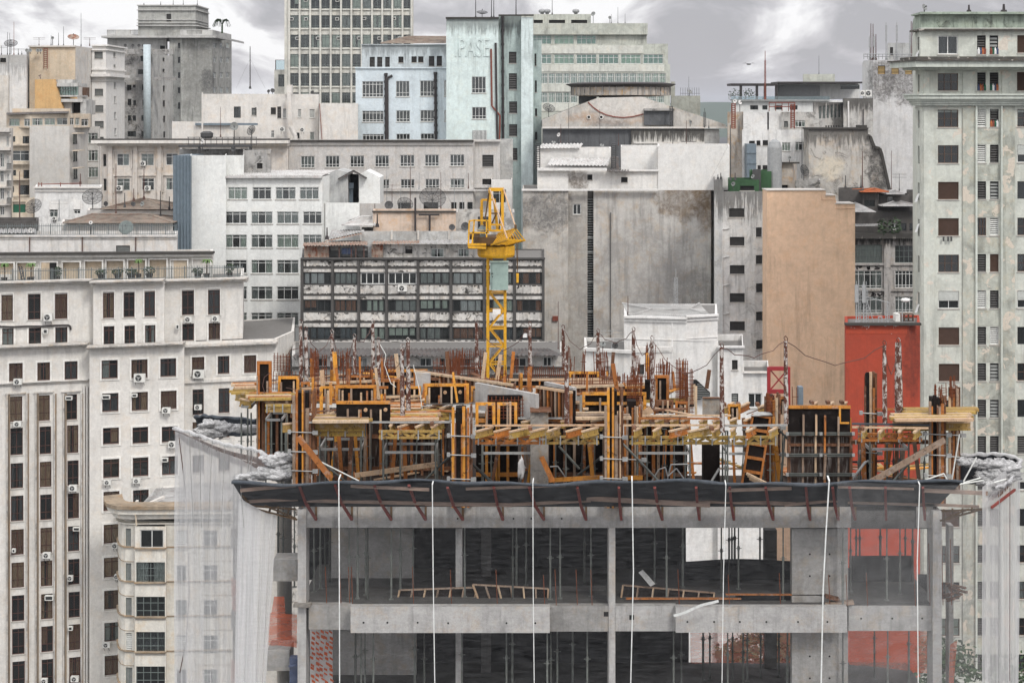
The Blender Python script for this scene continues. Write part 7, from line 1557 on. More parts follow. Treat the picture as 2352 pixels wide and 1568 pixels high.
# bright rails and pipes lying over the beams
for i,(k,x0,y0,x1,y1,mt)in enumerate([('k',772,662,2085,660,'aluminium'),('k',1690,492,2352,488,'aluminium'),('l',0,692,1195,688,'wood_pale'),('l',395,625,1190,624,'aluminium'),('l',1365,690,2352,688,'wood_pale'),('l',1500,625,2270,628,'wood_orange'),('l',1520,602,2352,600,'wood_pale'),('m',0,790,490,785,'aluminium'),('m',1000,775,1610,785,'rim_cloth'),('m',1000,802,1600,810,'wood_pale'),('m',1165,660,1440,662,'wood_orange'),('k',1500,300,2000,300,'wood_pale'),('k',1270,475,1840,455,'wood_pale'),('k',760,275,1340,265,'wood_pale')]):
    z=ZD+.03;bars('long_rail',mt,f'long straight rail lying across the timber deck, {ORD[i]} of fourteen, {("left", "middle", "right")["klm".index(k)]} part','rail',[(Pz(k,x0,y0,z),Pz(k,x1,y1,z),.05,.05)],'long rails over the deck')
# stacks of planks
def stack(k,x0,y0,x1,y1,n,lay,lab,mts=('beam_yellow','wood_orange'),z=ZD+.1,w=.16,L=None):
    o=thing('timber_stack',lab,'timber stack',Pz(k,(x0+x1)/2,y1,z-.1));rr=random.Random(int(x0+y0))
    for j in range(lay):
        for i in range(n):
            yy=y1+(y0-y1)*i/max(1,n-1);zz=z+j*.09;a=Pz(k,x0+rr.uniform(-25,25),yy,zz);c=Pz(k,x1+rr.uniform(-25,25),yy-4,zz)
            m=MB();m.bar(a,c,w,.075);m.build('plank',mts[(i+j)%len(mts)],o)
    return o
stack('k',80,310,290,345,4,2,'stack of orange planks on the left edge of the timber deck',('wood_orange','wood_pale'));stack('k',210,400,620,450,5,2,'stack of planks behind the left corner column formwork',('wood_pale','beam_yellow','wood_orange'));stack('k',795,600,1335,655,6,1,'layer of grey and yellow planks in front of the wide black panel',('wood_pale','beam_yellow','wood_grey'));stack('k',1530,560,1960,635,6,1,'layer of planks between the two tall rusty posts',('wood_pale','wood_orange','beam_yellow'));stack('m',1420,660,1980,690,4,2,'rear stack of long yellow beams at the right end of the deck',('beam_yellow',),w=.2);stack('m',1320,705,1925,745,5,2,'front stack of long yellow beams at the right end of the deck',('beam_yellow','wood_pale'),w=.2)
stack('l',640,285,1330,330,5,1,'pale boards lying on the middle rear of the deck',('wood_pale','wood_brown'));stack('k',1260,500,1800,560,5,1,'orange boards behind the two tall rusty posts',('wood_orange','wood_pale'));stack('l',930,580,1440,625,3,1,'boards beside the tall middle column formwork',('wood_pale','wood_grey'));stack('k',60,365,280,395,3,1,'yellow beams poking out over the left tray',('beam_yellow',),w=.12)
for i,(k,x0,y0,x1,y1)in enumerate([('k',795,660,1280,655),('k',530,672,622,665),('k',100,385,300,420),('k',370,470,620,500),('m',1320,760,1930,755),('k',140,440,240,460)]):
    p,q=Pz(k,x0,y0,ZD-.02),Pz(k,x1,y1,ZD-.02);ibeam(p,q,f'I beam running along the deck edge, {ORD[i]} of six, at the {("left", "far left", "far left", "left", "right", "far left")[i]}','edge I beams',h=.26)
# black faced formwork panels
def panel(k,x0,y0,x1,y1,lab,bat=(),full=True,Y=None,base=None,frame='wood_yellow',board='ply_black',mid=(),holes=(),mark=None,fw=.085):
    Y=Y or Yd(k,base or y1);o=thing('wall_formwork',lab,'formwork panel',W(k,(x0+x1)/2,y1,Y),'black formwork panels');a,b_,z0,z1=X_(k,x0,Y),X_(k,x1,Y),Z_(k,y1,Y),Z_(k,y0,Y)
    if board:m=MB();m.box(a,b_,Y,Y+.03,z0,z1);m.build('board',board,o)
    m=MB();m.box(a,b_,Y-.07,Y-.002,z1-fw,z1)
    if full:m.box(a,a+fw,Y-.07,Y-.002,z0,z1-fw);m.box(b_-fw,b_,Y-.07,Y-.002,z0,z1-fw)
    for f in mid:zz=z1+(z0-z1)*f;m.box(a+(fw if full else 0),b_-(fw if full else 0),Y-.068,Y-.004,zz-.04,zz+.04)
    m.build('frame',frame,o)
    for i,(x,yt)in enumerate(bat):m=MB();xx=X_(k,x,Y);m.box(xx,xx+.055,Y-.13,Y-.072,z0,Z_(k,yt,Y));m.build('batten',('wood_grey','wood_pale','wood_orange')[i%3],o)
    for x,y in holes:m=MB();m.lathe(W(k,x,y,Y-.003),(0,-1,0),[(.055,0),(.055,.05),(.02,.06),(.001,.03)],10);m.build('tie_cone','curtain_tan',o)
    if mark:text_part(o,mark,.1,((a+b_)/2-(b_-a)*.25,Y-.072,z1-fw/2),'pipe_black',.001,'pencil_mark')
    return o
panel('k',1022,465,1520,655,'wide black formwork panel with a yellow top rail, left of centre',[(1122,535),(1228,540),(1240,540),(1335,540),(1423,540)],False,holes=((1292,547),(1475,545)),mark='7 6 4');panel('k',1015,320,1392,470,'black panel standing behind the wide black one, yellow framed',[(1045,355),(1075,365),(1135,390),(1155,350),(1245,385),(1300,370),(1345,365)],True,Y=52.5);panel('k',490,238,683,385,'square black panel with a yellow frame at the left',[(512,290),(628,280)],True,Y=54.5);panel('k',295,100,430,405,'tall narrow black panel with yellow edges at the far left',[(385,280)],True,Y=54,frame='wood_orange')
panel('k',1835,305,2242,485,'black panel with two round tie cones crossed by a leaning timber',[(1850,410),(1870,340),(1960,410),(1978,335),(2075,330),(2200,320)],True,holes=((2022,387),(2160,384)),mark='12 16',Y=52.6);panel('k',1350,265,1605,410,'dark brown framed panel between rusty posts',[(1450,290),(1545,280),(1590,260)],True,Y=54.5,frame='wood_orange');panel('k',1500,175,1860,235,'low dark panel with an orange rail at the rear left',[(1700,190)],False,Y=58);panel('k',1870,250,2060,305,'small dark rusty panel below the concrete wall',[(1965,255)],False,Y=55,frame='wood_brown')
panel('l',5,478,187,690,'open yellow frame, left of a pair right of the middle posts',[(100,490)],True,Y=50.4,board=None);panel('l',203,478,388,690,'open yellow frame, right of a pair, with a knotty post',[(290,490),(316,468)],True,Y=50.4,board=None);panel('l',115,410,440,690,'black panel covered by a rusty bar mesh behind the open frames',[],False,Y=51.2,frame='ply_black');panel('l',440,408,622,640,'black panel with yellow edge above the grey concrete column',[(505,475),(598,478)],True,Y=51.5)
panel('l',985,385,1572,590,'long black panel with three yellow rails left of the white house',[(1140,435),(1525,470)],True,Y=52,mid=(.5,.97));panel('l',860,195,1146,272,'low framed panel with pencilled numbers at the rear middle',[(900,215),(1030,220)],True,Y=58,mark='702');panel('l',1145,240,1338,292,'low rusty dark panel behind the rebar at the rear',[],True,Y=57,frame='wood_brown');panel('l',1560,270,1655,455,'narrow black panel left of a rusty post before the white house',[(1640,280)],False,Y=53.5,frame='ply_black');panel('l',1650,228,1782,455,'black panel with an orange edge before the white house',[(1690,275)],True,Y=53.6,frame='wood_orange');panel('l',1660,455,1822,580,'short black panel with horizontal steel walers before the white house',[(1715,460),(1760,460)],True,Y=52.6,frame='wood_brown',mid=(.3,))
panel('l',2090,430,2255,602,'weathered grey brown board beside a rusty post, right of centre',[],False,Y=51.6,board='m_colrust',frame='wood_brown',fw=.03)
o=panel('m',495,630,985,860,'biggest black panel with four pale battens in front of the tan wall',[(605,698),(705,698),(775,705),(880,715)],False,Y=50.2,mark='V SGJ');m=MB();pbox(m,'m',897,632,912,775,50.11,50.13);pbox(m,'m',912,762,978,776,50.11,50.13);m.build('corner_frame','wood_yellow',o)
m_,t_,o_=newmat('ply_weather');q_=NT(t_);g_=q_.n('ShaderNodeNewGeometry').outputs['Position']
q_.l(q_.bsdf(q_.mix(q_.math('MULTIPLY',q_.ramp(q_.noise(q_.mapping(g_,(9,9,.8)),1.,6,.75,.3),.52,.64),.6),(.03,.018,.013),(.30,.28,.26)),.8),o_.inputs[0])
panel('m',490,850,1000,1250,'weathered plank wall with steel walers below the biggest black panel',[(600,850),(700,850),(772,850),(880,850)],True,Y=50.35,board='ply_weather',frame='wood_brown',mid=(.22,))
for i,y in enumerate((855,1022,1175)):
    o=thing('waler',f'double steel waler across the weathered plank wall, {("top", "middle", "bottom")[i]} of three','waler',W('m',745,y,50.1),'walers on the plank wall')
    for j in(0,1):m=MB();m.tube(W('m',478,y+j*14-7,50.15),W('m',1015,y+j*14-7,50.15),.03,8);m.build('tube','prop_dark',o)
    for x in(480,745,1000):m=MB();pbox(m,'m',x,y-12,x+22,y+12,50.05,50.11);m.build('wedge','aluminium',o)
for lab,k,x0,x1,bat in(('dark plank wall with many battens under the left half of the deck','k',795,2075,range(850,2060,95)),('yellow framed dark wall under the deck left of the grey column','l',10,395,(95,190,205,290)),('dark sheet for the shade under the deck between grey column and tall column formwork','l',680,1195,range(720,1190,90)),('dark wall under the deck right of the tall column formwork','l',1400,1950,range(1430,1950,120)),('dark wall under the deck at the far left','k',300,640,(390,470,560))):  # black boards also darken the depth behind; the middle one stands for plain shade
    Y={'k':54.2,'l':52.6}[k]if x0!=300 else 55.5;zt,zb=ZD-.3,ZS+.02;o=thing('formwork_shade_wall',lab,'formwork wall',(X_(k,x0,Y),Y,zb))
    m=MB();m.box(X_(k,x0,Y),X_(k,x1,Y),Y,Y+.04,zb,zt);m.build('board','ply_weather' if x0==795 else 'ply_black',o)
    m=MB()
    for z in((zb+.35,zt-.1)if x0!=795 else(zb+.2,zb+1.2,zt-.2)):m.box(X_(k,x0,Y),X_(k,x1,Y),Y-.06,Y-.002,z-.06,z+.06)
    m.build('rail','wood_yellow' if x0==10 else 'wood_brown',o)
    for i,x in enumerate(bat):m=MB();xx=X_(k,x,Y);m.box(xx,xx+.08,Y-.12,Y-.062,zb,zt+(.3 if x0==10 else 0));m.build('batten','wood_yellow' if x0==10 else('wood_orange','wood_brown','wood_grey')[i%3],o)
# column formwork
def colform(k,x0,y0,x1,lab,bs,Y,depth=.5,clamps=(),tall=None):
    o=thing('column_formwork',lab,'column formwork',(X_(k,(x0+x1)/2,Y),Y,ZS),'column formwork');a,b_=X_(k,x0,Y),X_(k,x1,Y);z1=Z_(k,y0,Y)
    m=MB();m.box(a+.12,b_-.12,Y+.06,Y+depth,ZS+.01,z1-.1);m.build('board','ply_black',o)
    for i,(x,w,yt,mt)in enumerate(bs):m=MB();xx=X_(k,x,Y);ww=w/CR[k][2]*Y/F;dy=(i%3)*.03;m.box(xx,xx+ww-.003,Y-.03+dy,Y+.058+dy*.3,ZS+.01,Z_(k,yt,Y));m.build('timber',mt,o)
    for x in(b_+.002,):
        for j in range(4):m=MB();m.box(x,x+.06,Y+.1+j*.16,Y+.2+j*.16,ZS+.01,z1-.05-.12*(j%2));m.build('timber',('wood_brown','wood_orange')[j%2],o)
    for y in clamps:m=MB();c0,c1=W(k,x0-25,y,Y-.07),W(k,x1+25,y+8,Y-.07);m.tube(c0,c1,.018,6);m.box(c1.x-.05,c1.x+.1,Y-.12,Y-.02,c1.z-.05,c1.z+.06);m.box(c0.x-.05,c0.x+.04,Y-.12,Y-.02,c0.z-.05,c0.z+.06);m.build('clamp','aluminium',o)
    return o
colform('k',618,360,796,'tall column formwork at the front left corner',[(620,26,415,'wood_grey'),(648,22,365,'wood_orange'),(672,30,395,'ply_black'),(706,16,365,'wood_yellow'),(724,10,370,'wood_brown'),(738,34,535,'wood_grey'),(772,22,610,'wood_brown')],49.9,clamps=(750,930,1105));colform('k',2080,500,2250,'tall column formwork with bright yellow posts, left of the middle',[(2083,26,525,'wood_yellow'),(2112,12,670,'wood_brown'),(2128,34,560,'ply_black'),(2168,10,680,'wood_orange'),(2180,28,520,'wood_yellow'),(2210,12,540,'wood_brown'),(2224,22,530,'wood_orange')],49.8,clamps=(785,960,1180));colform('l',1188,345,1345,'tallest column formwork in the middle of the front',[(1190,22,510,'wood_grey'),(1214,24,345,'wood_yellow'),(1240,18,350,'ply_black'),(1258,20,345,'wood_yellow'),(1282,30,600,'wood_grey'),(1314,12,560,'wood_brown'),(1328,14,510,'wood_pale')],49.7,clamps=(795,995,1175));colform('m',1603,550,1728,'column formwork at the right front corner of the deck',[(1605,18,600,'wood_grey'),(1625,12,640,'wood_orange'),(1640,24,552,'ply_black'),(1666,12,630,'wood_brown'),(1682,18,640,'wood_grey'),(1702,22,620,'wood_orange')],50,clamps=(855,1018,1180));colform('m',1758,480,1842,'slimmer column formwork behind the right corner one',[(1760,16,560,'wood_pale'),(1778,14,480,'wood_brown'),(1795,20,545,'wood_orange'),(1818,20,500,'wood_grey')],51.6,clamps=(860,1030));colform('m',1096,370,1186,'dark column formwork in front of the red house',[(1098,12,480,'wood_brown'),(1112,22,372,'ply_black'),(1138,22,370,'wood_pale'),(1162,18,495,'wood_orange')],52,clamps=(690,1000));colform('m',308,535,425,'column formwork left of the biggest black panel',[(310,14,560,'wood_brown'),(326,24,535,'rebar'),(352,18,570,'wood_orange'),(372,22,590,'wood_yellow'),(398,20,575,'wood_pale')],51.2,clamps=(800,1010));colform('l',1368,440,1520,'cluster of vertical boards right of the tallest column formwork',[(1370,20,530,'wood_orange'),(1392,18,520,'wood_grey'),(1440,20,530,'wood_orange'),(1464,16,515,'wood_grey'),(1484,16,520,'wood_pale'),(1504,16,505,'wood_orange')],50.8,clamps=(1000,));colform('k',290,390,330,'slim column formwork at the far left edge of the deck',[(290,12,240,'wood_grey'),(304,16,390,'wood_orange')],53.5)
def pts_boards(k,L,Y,lab):
    for i,(x,y0,x2,y1,w,mt)in enumerate(L):bars('board',mt,f'{ORD[i]} from the left among the {lab}','board',[(W(k,x,y1,Y+.02*i),W(k,x2,y0,Y+.02*i),w/CR[k][2]*Y/F,.05)],lab)
pts_boards('k',[(785,360,785,560,16,'wood_brown'),(808,250,808,580,22,'wood_yellow'),(835,290,835,585,10,'wood_orange'),(885,340,885,590,30,'wood_yellow'),(930,400,930,585,16,'wood_grey'),(948,370,948,585,22,'wood_pale'),(972,295,972,500,26,'wood_yellow'),(1440,405,1440,470,24,'wood_yellow'),(1468,400,1468,475,18,'wood_orange')],52.2,'upright boards behind the left corner column')
pts_boards('l',[(905,400,905,600,20,'wood_brown'),(630,375,640,560,22,'wood_grey'),(860,400,890,590,30,'wood_yellow'),(1850,470,1850,590,22,'wood_orange'),(1900,510,1900,590,16,'wood_grey'),(1935,520,1935,590,20,'wood_orange'),(1965,430,1965,590,18,'wood_grey'),(2030,330,2030,590,22,'wood_pale'),(1530,450,1530,560,20,'wood_orange'),(1620,430,1620,580,26,'wood_brown'),(1650,450,1650,590,20,'wood_orange')],52.4,'upright boards around the middle rear panels')
for i,(k,a,c,w,Y,mt,lab)in enumerate([('k',(670,795),(975,1178),.16,49.2,'wood_orange','orange plank leaning diagonally in front of the left corner column'),('k',(1195,1150),(1950,1045),.14,51.3,'wood_pale','long pale timber lying at a slant under the deck'),('m',(1150,1232),(1730,900),.17,49.5,'wood_grey','grey plank leaning up to the right corner column'),('k',(2095,205),(2135,480),.12,51.5,'wood_yellow','yellow timber leaning on the black panel with two tie cones'),('l',(610,980),(715,1205),.14,49.9,'wood_orange','orange board leaning on the grey concrete column'),('l',(1530,600),(1625,540),.2,51.4,'wood_pale','pale board tilted beside the tallest column'),('l',(660,1195),(1180,1165),.12,50.6,'wood_yellow','yellow timber along the floor edge in the middle'),('l',(1380,1170),(1540,1170),.12,50.6,'wood_yellow','short yellow timber on the floor edge right of the tallest column'),('m',(780,1215),(790,1020),.1,50.0,'wood_grey','short grey board leaning on the weathered plank wall'),('m',(170,700),(330,640),.02,51.4,'wood_brown','thin dark batten under the rear beams'),('k',(795,660),(1010,585),.18,50.6,'wood_pale','pale board lying aslant on the planks'),('k',(960,640),(1160,598),.12,50.4,'wood_grey','grey batten lying aslant on the planks')]):
    bars('plank',mt,lab,'plank',[(W(k,*a,Y),W(k,*c,Y),.06,w)])
for i,(x,y0,y1)in enumerate(((0,0,30),(12,18,50),(25,40,68))):bars('timber_offcut','wood_pale',f'short timber thrown on the floor at the right, {ORD[i]} of three','timber',[(W('m',170+x,1165+y0,50.2),W('m',330+x,1215+y1,49.8),.07,.06)],'offcuts on the floor')
# concrete columns and walls rising through the deck
m=MB();pbox(m,'l',510,568,674,1400,50.3,50.9);single('concrete_column',m,'m_colrust','grey weathered concrete column rising through the deck right of the pair of frames','column');m=MB();pbox(m,'l',508,560,702,572,50.2,51);single('timber_offcut',m,'wood_brown','thin timber lying on top of the grey weathered column','timber')
m=MB();pbox(m,'l',2100,870,2250,1400,51.9,52.4);single('dark_column',m,'ply_black','dark boarded column under the deck right of the tallest formwork','column')
def wallrun(nm,k,a,c,h,mt,lab,cat,zb=ZD-.1,th=.12,ribs=0):
    p,q=Pz(k,*a,zb+h),Pz(k,*c,zb+h);g_=Seg((p.x,p.y),(q.x,q.y))if p.x<q.x else Seg((q.x,q.y),(p.x,p.y));o=thing(nm,lab,cat,(p.x,p.y,zb));m=MB();m.sbox(g_,0,g_.L,zb,zb+h,-th,0);m.build('board',mt,o)
    if ribs:
        for zz in(zb+h-.07,zb):m=MB();m.sbox(g_,0,g_.L,zz,zz+.07,.002,.09);m.build('rail','wood_pale' if zz>zb else 'wood_orange',o)
        for i in range(ribs+1):m=MB();u=(g_.L-.06)*i/ribs;m.sbox(g_,u,u+.05,zb+.072,zb+h-.072,.002,.085);m.build('rib',('wood_orange','wood_brown','wood_grey')[i%3],o)
wallrun('beam_formwork','k',(1750,182),(2650,310),.75,'wood_brown','long ribbed timber beam form running back from centre to the rear left','formwork',ribs=22);wallrun('beam_formwork','l',(575,325),(900,375),.95,'ply_black','nearer ribbed timber beam form with open ribs beside a rusty post','formwork',ribs=9);wallrun('concrete_upstand','k',(1750,205),(1870,215),.9,'m_conl','pale concrete upstand before the crane mast','concrete wall');wallrun('concrete_upstand','l',(0,298),(560,405),.8,'m_conl','long pale concrete upstand running right below the ribbed beam form','concrete wall');wallrun('concrete_upstand','l',(635,290),(905,345),.6,'m_conl','short pale concrete upstand right of the crane','concrete wall')
# rusty safety posts with wire
posts=[]
for k,x,yt,yb in(('g',315,775,1215),('g',352,825,1215),('g',533,845,1185),('g',690,875,1195),('g',818,770,1135),('g',857,900,1295),('g',1022,950,1455),('g',1063,905,1420),('g',1540,770,1125),('h',128,790,1165),('h',360,810,1090),('h',383,965,1480),('h',603,838,1160),('h',850,825,1190),('h',980,890,1380),('h',1465,940,1530),('i',127,895,1470),('i',815,925,1465),('i',912,905,1420)):
    px,py=D(k,x,yt);_,qy=D(k,x,yb);posts.append((px,py,qy))
posts.sort();tops=[]
for i,(px,py,qy)in enumerate(posts):
    b0=Pz('d',px,qy,ZD-.05);t0=W('d',px-1.5,py,b0.y);m=MB();r=.07 if i not in(18,)else.12;m.tube(b0,b0.lerp(t0,.55),r,8,r*.95);m.tube(b0.lerp(t0,.55),t0,r*.9,8,r*.75)
    m.path([t0,t0+Vector((-.05,0,.09)),t0+Vector((0,0,.15)),t0+Vector((.06,0,.08)),t0+Vector((.04,0,-.05))],.012,4);tops.append(t0)
    single('safety_post',m,'post_rust',f'rusty peeling safety post standing on the deck, {ORD[i]} from the left','post','rusty safety posts')
wi=0
for a,b_ in((1,2),(2,3),(3,4),(5,7),(8,9),(10,12),(12,13),(13,14),(14,15),(15,16),(16,17),(17,18)):
    m=MB();pr=None
    for i in range(11):t=i/10;p=tops[a].lerp(tops[b_],t)-Vector((0,0,math.sin(math.pi*t)*(.35+.25*(a%3))))+Vector((0,0,.04*math.sin(i*2.2)));pr is not None and m.tube(pr,p,.012,4);pr=p
    single('safety_wire',m,'rust_thin',f'sagging wire between two rusty safety posts, {ORD[wi]} span from the left','wire','wires between the safety posts');wi+=1
# reinforcement
def cage(k,x0,x1,yt,yb,Y,nx,lab,ties=6,ny=2,jag=25,lean=0):
    rr=random.Random(int(x0+yt));m=MB();z0=Z_(k,yb,Y)
    for j in range(ny):
        for i in range(nx):t=i/max(1,nx-1);x=x0+(x1-x0)*t+rr.uniform(-3,3);p=W(k,x,yb,Y);p.y=Y+j*.35;q=W(k,x+rr.uniform(-4,4)+lean,yt+rr.uniform(0,jag),Y);q.y=Y+j*.35;m.tube(p,q,.012,4)
    for s in range(ties):
        zz=Z_(k,yt+jag+(yb-yt-jag)*(s+.5)/ties,Y);m.tube((X_(k,x0,Y)-.03,Y-.02,zz),(X_(k,x1,Y)+.03,Y-.02,zz+rr.uniform(-.03,.03)),.010,4)
    return single('rebar_cage',m,'rebar',lab,'rebar','reinforcement bars on the deck')
cg=[('g',126,235,968,1105,58,6,9),('g',405,436,960,1300,54,4,8),('g',462,492,975,1180,56,3,3),('g',606,642,1050,1310,53.5,3,4),('g',850,960,985,1260,56,9,8),('g',120,300,1095,1240,56,10,4),('g',1240,1310,1010,1190,58,6,5),('g',1320,1420,1035,1180,58,7,3),('g',1425,1600,950,1130,60,12,5),('g',1630,1760,1120,1290,54,9,4),('g',660,800,1060,1180,57,8,2),('h',90,140,1060,1165,58,8,6),('h',150,360,1060,1170,58,16,1),('h',400,560,1120,1230,56,10,1),('h',615,780,1110,1220,56,12,1),('h',575,640,980,1160,57,5,2),('h',805,905,1130,1440,51.8,11,12),('h',790,910,1110,1210,55,9,3),('h',945,960,1020,1290,54,3,1),('h',1005,1090,1030,1130,54,6,2),('h',1143,1222,1008,1330,53,9,9),('h',1165,1200,1065,1300,53.4,8,14),('h',1228,1262,1075,1400,53,4,11),('i',172,202,1195,1345,53,2,1),('i',1160,1172,1190,1290,50.3,3,2),('i',1192,1207,1205,1330,50.3,3,4),('i',1212,1242,1185,1340,50.8,2,7),('i',1265,1300,1130,1290,51.5,5,5),('i',0,40,1250,1420,51,5,6),('l',120,440,420,640,51.0,10,6),('i',675,700,1120,1330,52.2,3,7)]
cg.sort(key=lambda c:D(c[0],c[1],0)[0])
for i,c in enumerate(cg):cage(*c[:7],f'bundle of rusty reinforcing bars on the deck, {ORD[i]} from the left',c[7],1)
for i,(k,p)in enumerate([('k',[(370,405),(345,330),(360,250),(410,210)]),('k',[(560,345),(800,395),(870,420),(885,395),(850,360)]),('g',[(225,1060),(215,1000),(240,955),(300,945)]),('m',[(925,645),(942,720),(930,830),(905,880),(915,960)]),('g',[(865,920),(905,990),(895,1060),(940,1190),(975,1215)]),('g',[(1095,1060),(1140,1240),(1160,1380),(1150,1440)])]):
    m=MB();m.path([W(k,*a,51.5)for a in p],.011,4);single('loose_wire',m,('rust_thin','rust_thin','rust_thin','rust_thin','rope_white','rope_white')[i],f'loose curved {"white cable" if i > 3 else "rusty rod"} over the deck, {ORD[i]} of six','wire')
# shoring towers under the deck
def tower(k,x0,x1,yf,Yf,dy,lab):
    o=thing('shoring_tower',lab,'shoring tower',(X_(k,(x0+x1)/2,Yf),Yf,ZS),'shoring towers under the deck');a,b_=X_(k,x0,Yf),X_(k,x1,Yf);z=Z_(k,yf,Yf)
    for x in(a,b_):
        for y in(Yf,Yf+dy):
            m=MB();m.tube((x,y,ZS+.01),(x,y,ZD-.42),.026,8);m.tube((x-.1,y,ZS+1.1),(x+.1,y,ZS+1.1),.012,5);m.tube((x,y,ZS+.8),(x,y,ZS+.95),.036,8);m.build('leg','prop_steel',o)
    for y in(Yf,Yf+dy):m=MB();m.box(a+.04,b_-.04,y-.02,y+.02,z-.035,z+.035);m.build('ledger','aluminium',o)
    for x in(a,b_):m=MB();m.bar((x,Yf+.05,z),(x,Yf+dy-.05,z),.04,.09);m.build('ledger','aluminium',o)
for i,t in enumerate([('k',375,520,640,52.4,1.2),('k',870,1250,910,51.6,1.6),('k',1455,1935,938,50.6,1.3),('l',65,520,945,50.6,1.3),('l',1490,1975,945,50.8,1.4),('m',20,300,1010,51,1.2),('m',1140,1445,975,50.8,1.4),('k',150,240,520,54,1.3)]):tower(*t,f'shoring tower of four props and grey ledgers under the deck, {ORD[[1, 2, 3, 4, 5, 6, 7, 0][i]]} from the left')
pi_=[('k',x,Y)for x,Y in((555,52),(1000,52.5),(1170,51.5),(1340,52.5),(1540,52),(1610,50.9),(1745,51.5),(1990,52.3))]+[('l',x,Y)for x,Y in((150,51.8),(420,51),(635,50.8),(740,51.8),(835,50.9),(970,51.4),(1098,50.9),(1580,51.8),(1740,51.3),(1830,52),(2300,51))]+[('m',x,Y)for x,Y in((70,51.7),(130,51.2),(355,50.7),(450,51.5),(1050,51.7),(1275,51.7),(1325,52),(1380,52.1),(1560,51.7))]
pi_.sort(key=lambda p:D(p[0],p[1],0)[0])
for i,(k,x,Y)in enumerate(pi_):
    px=D(k,x,0)[0];prop('d',px,HOR+(EYE-ZD+.42)*F/Y,HOR+(EYE-ZS)*F/Y,Y,f'steel prop under the timber deck, {ORD[i]} from the left','prop_dark' if i%3==1 else 'prop_steel',.026,6 if i%7==6 else 0)
for i,(k,a,c,Y,mt)in enumerate([('l',(770,880),(960,1090),51,'prop_steel'),('l',(890,1185),(1190,960),51.2,'prop_dark'),('l',(1310,810),(1700,1215),50.4,'prop_steel'),('k',(2095,870),(2500,1270),50.5,'prop_dark'),('k',(1800,1225),(2080,960),50.7,'prop_dark'),('m',(430,830),(500,900),50.6,'prop_dark'),('m',(470,860),(440,1230),50.4,'prop_dark'),('m',(1000,1210),(1110,1070),50.6,'aluminium'),('m',(1320,1230),(1540,980),51,'prop_steel'),('l',(2160,1225),(2245,1085),50.5,'aluminium'),('k',(880,1020),(1100,1200),50.3,'prop_dark'),('k',(860,1015),(1230,1200),50.1,'rope_white'),('l',(0,1065),(175,1225),50.5,'prop_dark')]):
    m=MB();m.tube(W(k,*a,Y),W(k,*c,Y),.035 if mt!='rope_white' else.02,8);single('brace',m,mt,f'slanting {"white rope" if mt == "rope_white" else "steel brace tube"} under the timber deck, {ORD[i]} of thirteen','brace','braces under the deck')
for i,(k,P_)in enumerate([('l',[(1620,1210),(1690,1095),(1750,1075),(1770,1160),(1850,1085),(1945,1215)]),('l',[(1770,1180),(1800,1050),(1955,1045),(1975,1130)]),('l',[(690,1070),(760,1065),(850,1195)]),('m',[(1020,1200),(1090,1080),(1130,1065),(1140,1100)])]):
    m=MB();m.path([W(k,*a,50.6+i*.1)for a in P_],.022,6);single('tube_trestle',m,'aluminium',f'bent grey tube frame standing on the floor under the deck, {ORD[[1, 2, 0, 3][i]]} from the left','tube frame','bent tube frames')
m=MB();m.blob(W('l',425,1080,50.4),.09,.07,.28,5,12,.45);single('work_cloth',m,'m_wht','grey white work cloth hanging on a prop under the deck','cloth',None,True)
o=panel('m',205,700,360,1250,'black backed step panel leaning at a slant left of the biggest black panel',[],True,Y=50.6,frame='wood_orange',mid=(.22,.42,.62,.82),fw=.06)
for c in[o]+list(o.children):
    pass
o.rotation_euler=(0,rad(9),0);o.location.x-=.3
m=MB();m.blob(W('m',292,702,50.6),.30,.16,.07,9,14,.3);single('plastic_wrap',m,'aluminium','crumpled plastic wrap on top of the slanted step panel','plastic',None,True)
o=thing('steel_lattice','dark red steel lattice frame standing in front of the tan wall','frame',W('i',75,1345,54));Y=54
for nm,bs in(('post',[((5,1075),(5,1345),.11),((143,1075),(143,1345),.11)]),('crossbar',[((5,1086),(143,1086),.12),((5,1245),(143,1245),.12)]),('cross_brace',[((15,1095),(135,1235),.04),((135,1095),(15,1235),.04),((135,1255),(75,1340),.04)])):
    for j,(a,c,w)in enumerate(bs):m=MB();m.bar(W('i',*a,Y+(.06 if nm=='cross_brace' else.0)+j*.03),W('i',*c,Y+(.06 if nm=='cross_brace' else 0)+j*.03),w*.9,w);m.build(nm,'red_steel',o)
m=MB();pbox(m,'i',214,1215,246,1345,53,53.3);single('pipe_stub',m,'steel_clad','grey square pipe stub standing in front of the tan wall','pipe')
# ------------------------------------------------------------------ crane
Y=61.;o=thing('tower_crane','small yellow climbing crane with a green cabinet, its jib pointing to the viewer','crane',W('r',565,2800,Y))
def rb(nm,L,mt='crane',w=.06):
    m=MB()
    for a,c in L:m.bar(W('r',a[0],a[1],Y+(a[2]if len(a)>2 else 0)),W('r',c[0],c[1],Y+(c[2]if len(c)>2 else 0)),w,w)
    return m.build(nm,mt,o)
for x in(447,682):
    for dy in(0,.6):m=MB();p=W('r',x,1050,Y+dy);p.x=X_('r',x,Y);m.box(p.x-.05,p.x+.05,Y+dy-.05,Y+dy+.05,ZS,Z_('r',1045,Y));m.build('mast_leg','crane',o)
m=MB();a,b_=X_('r',447,Y),X_('r',682,Y);z=Z_('r',1060,Y);s=1
while z>ZS+.7:
    for y in(Y,Y+.6):m.bar((a+.05,y,z),(b_-.05,y,z),.05,.05);m.bar((a+.05 if s>0 else b_-.05,y,z),(b_-.05 if s>0 else a+.05,y,z-.62),.04,.04)
    for x in(a,b_):m.bar((x,Y+.05,z),(x,Y+.55,z-.62*(s>0)),.04,.04)
    z-=.62;s=-s
m.build('mast_lattice','crane',o)
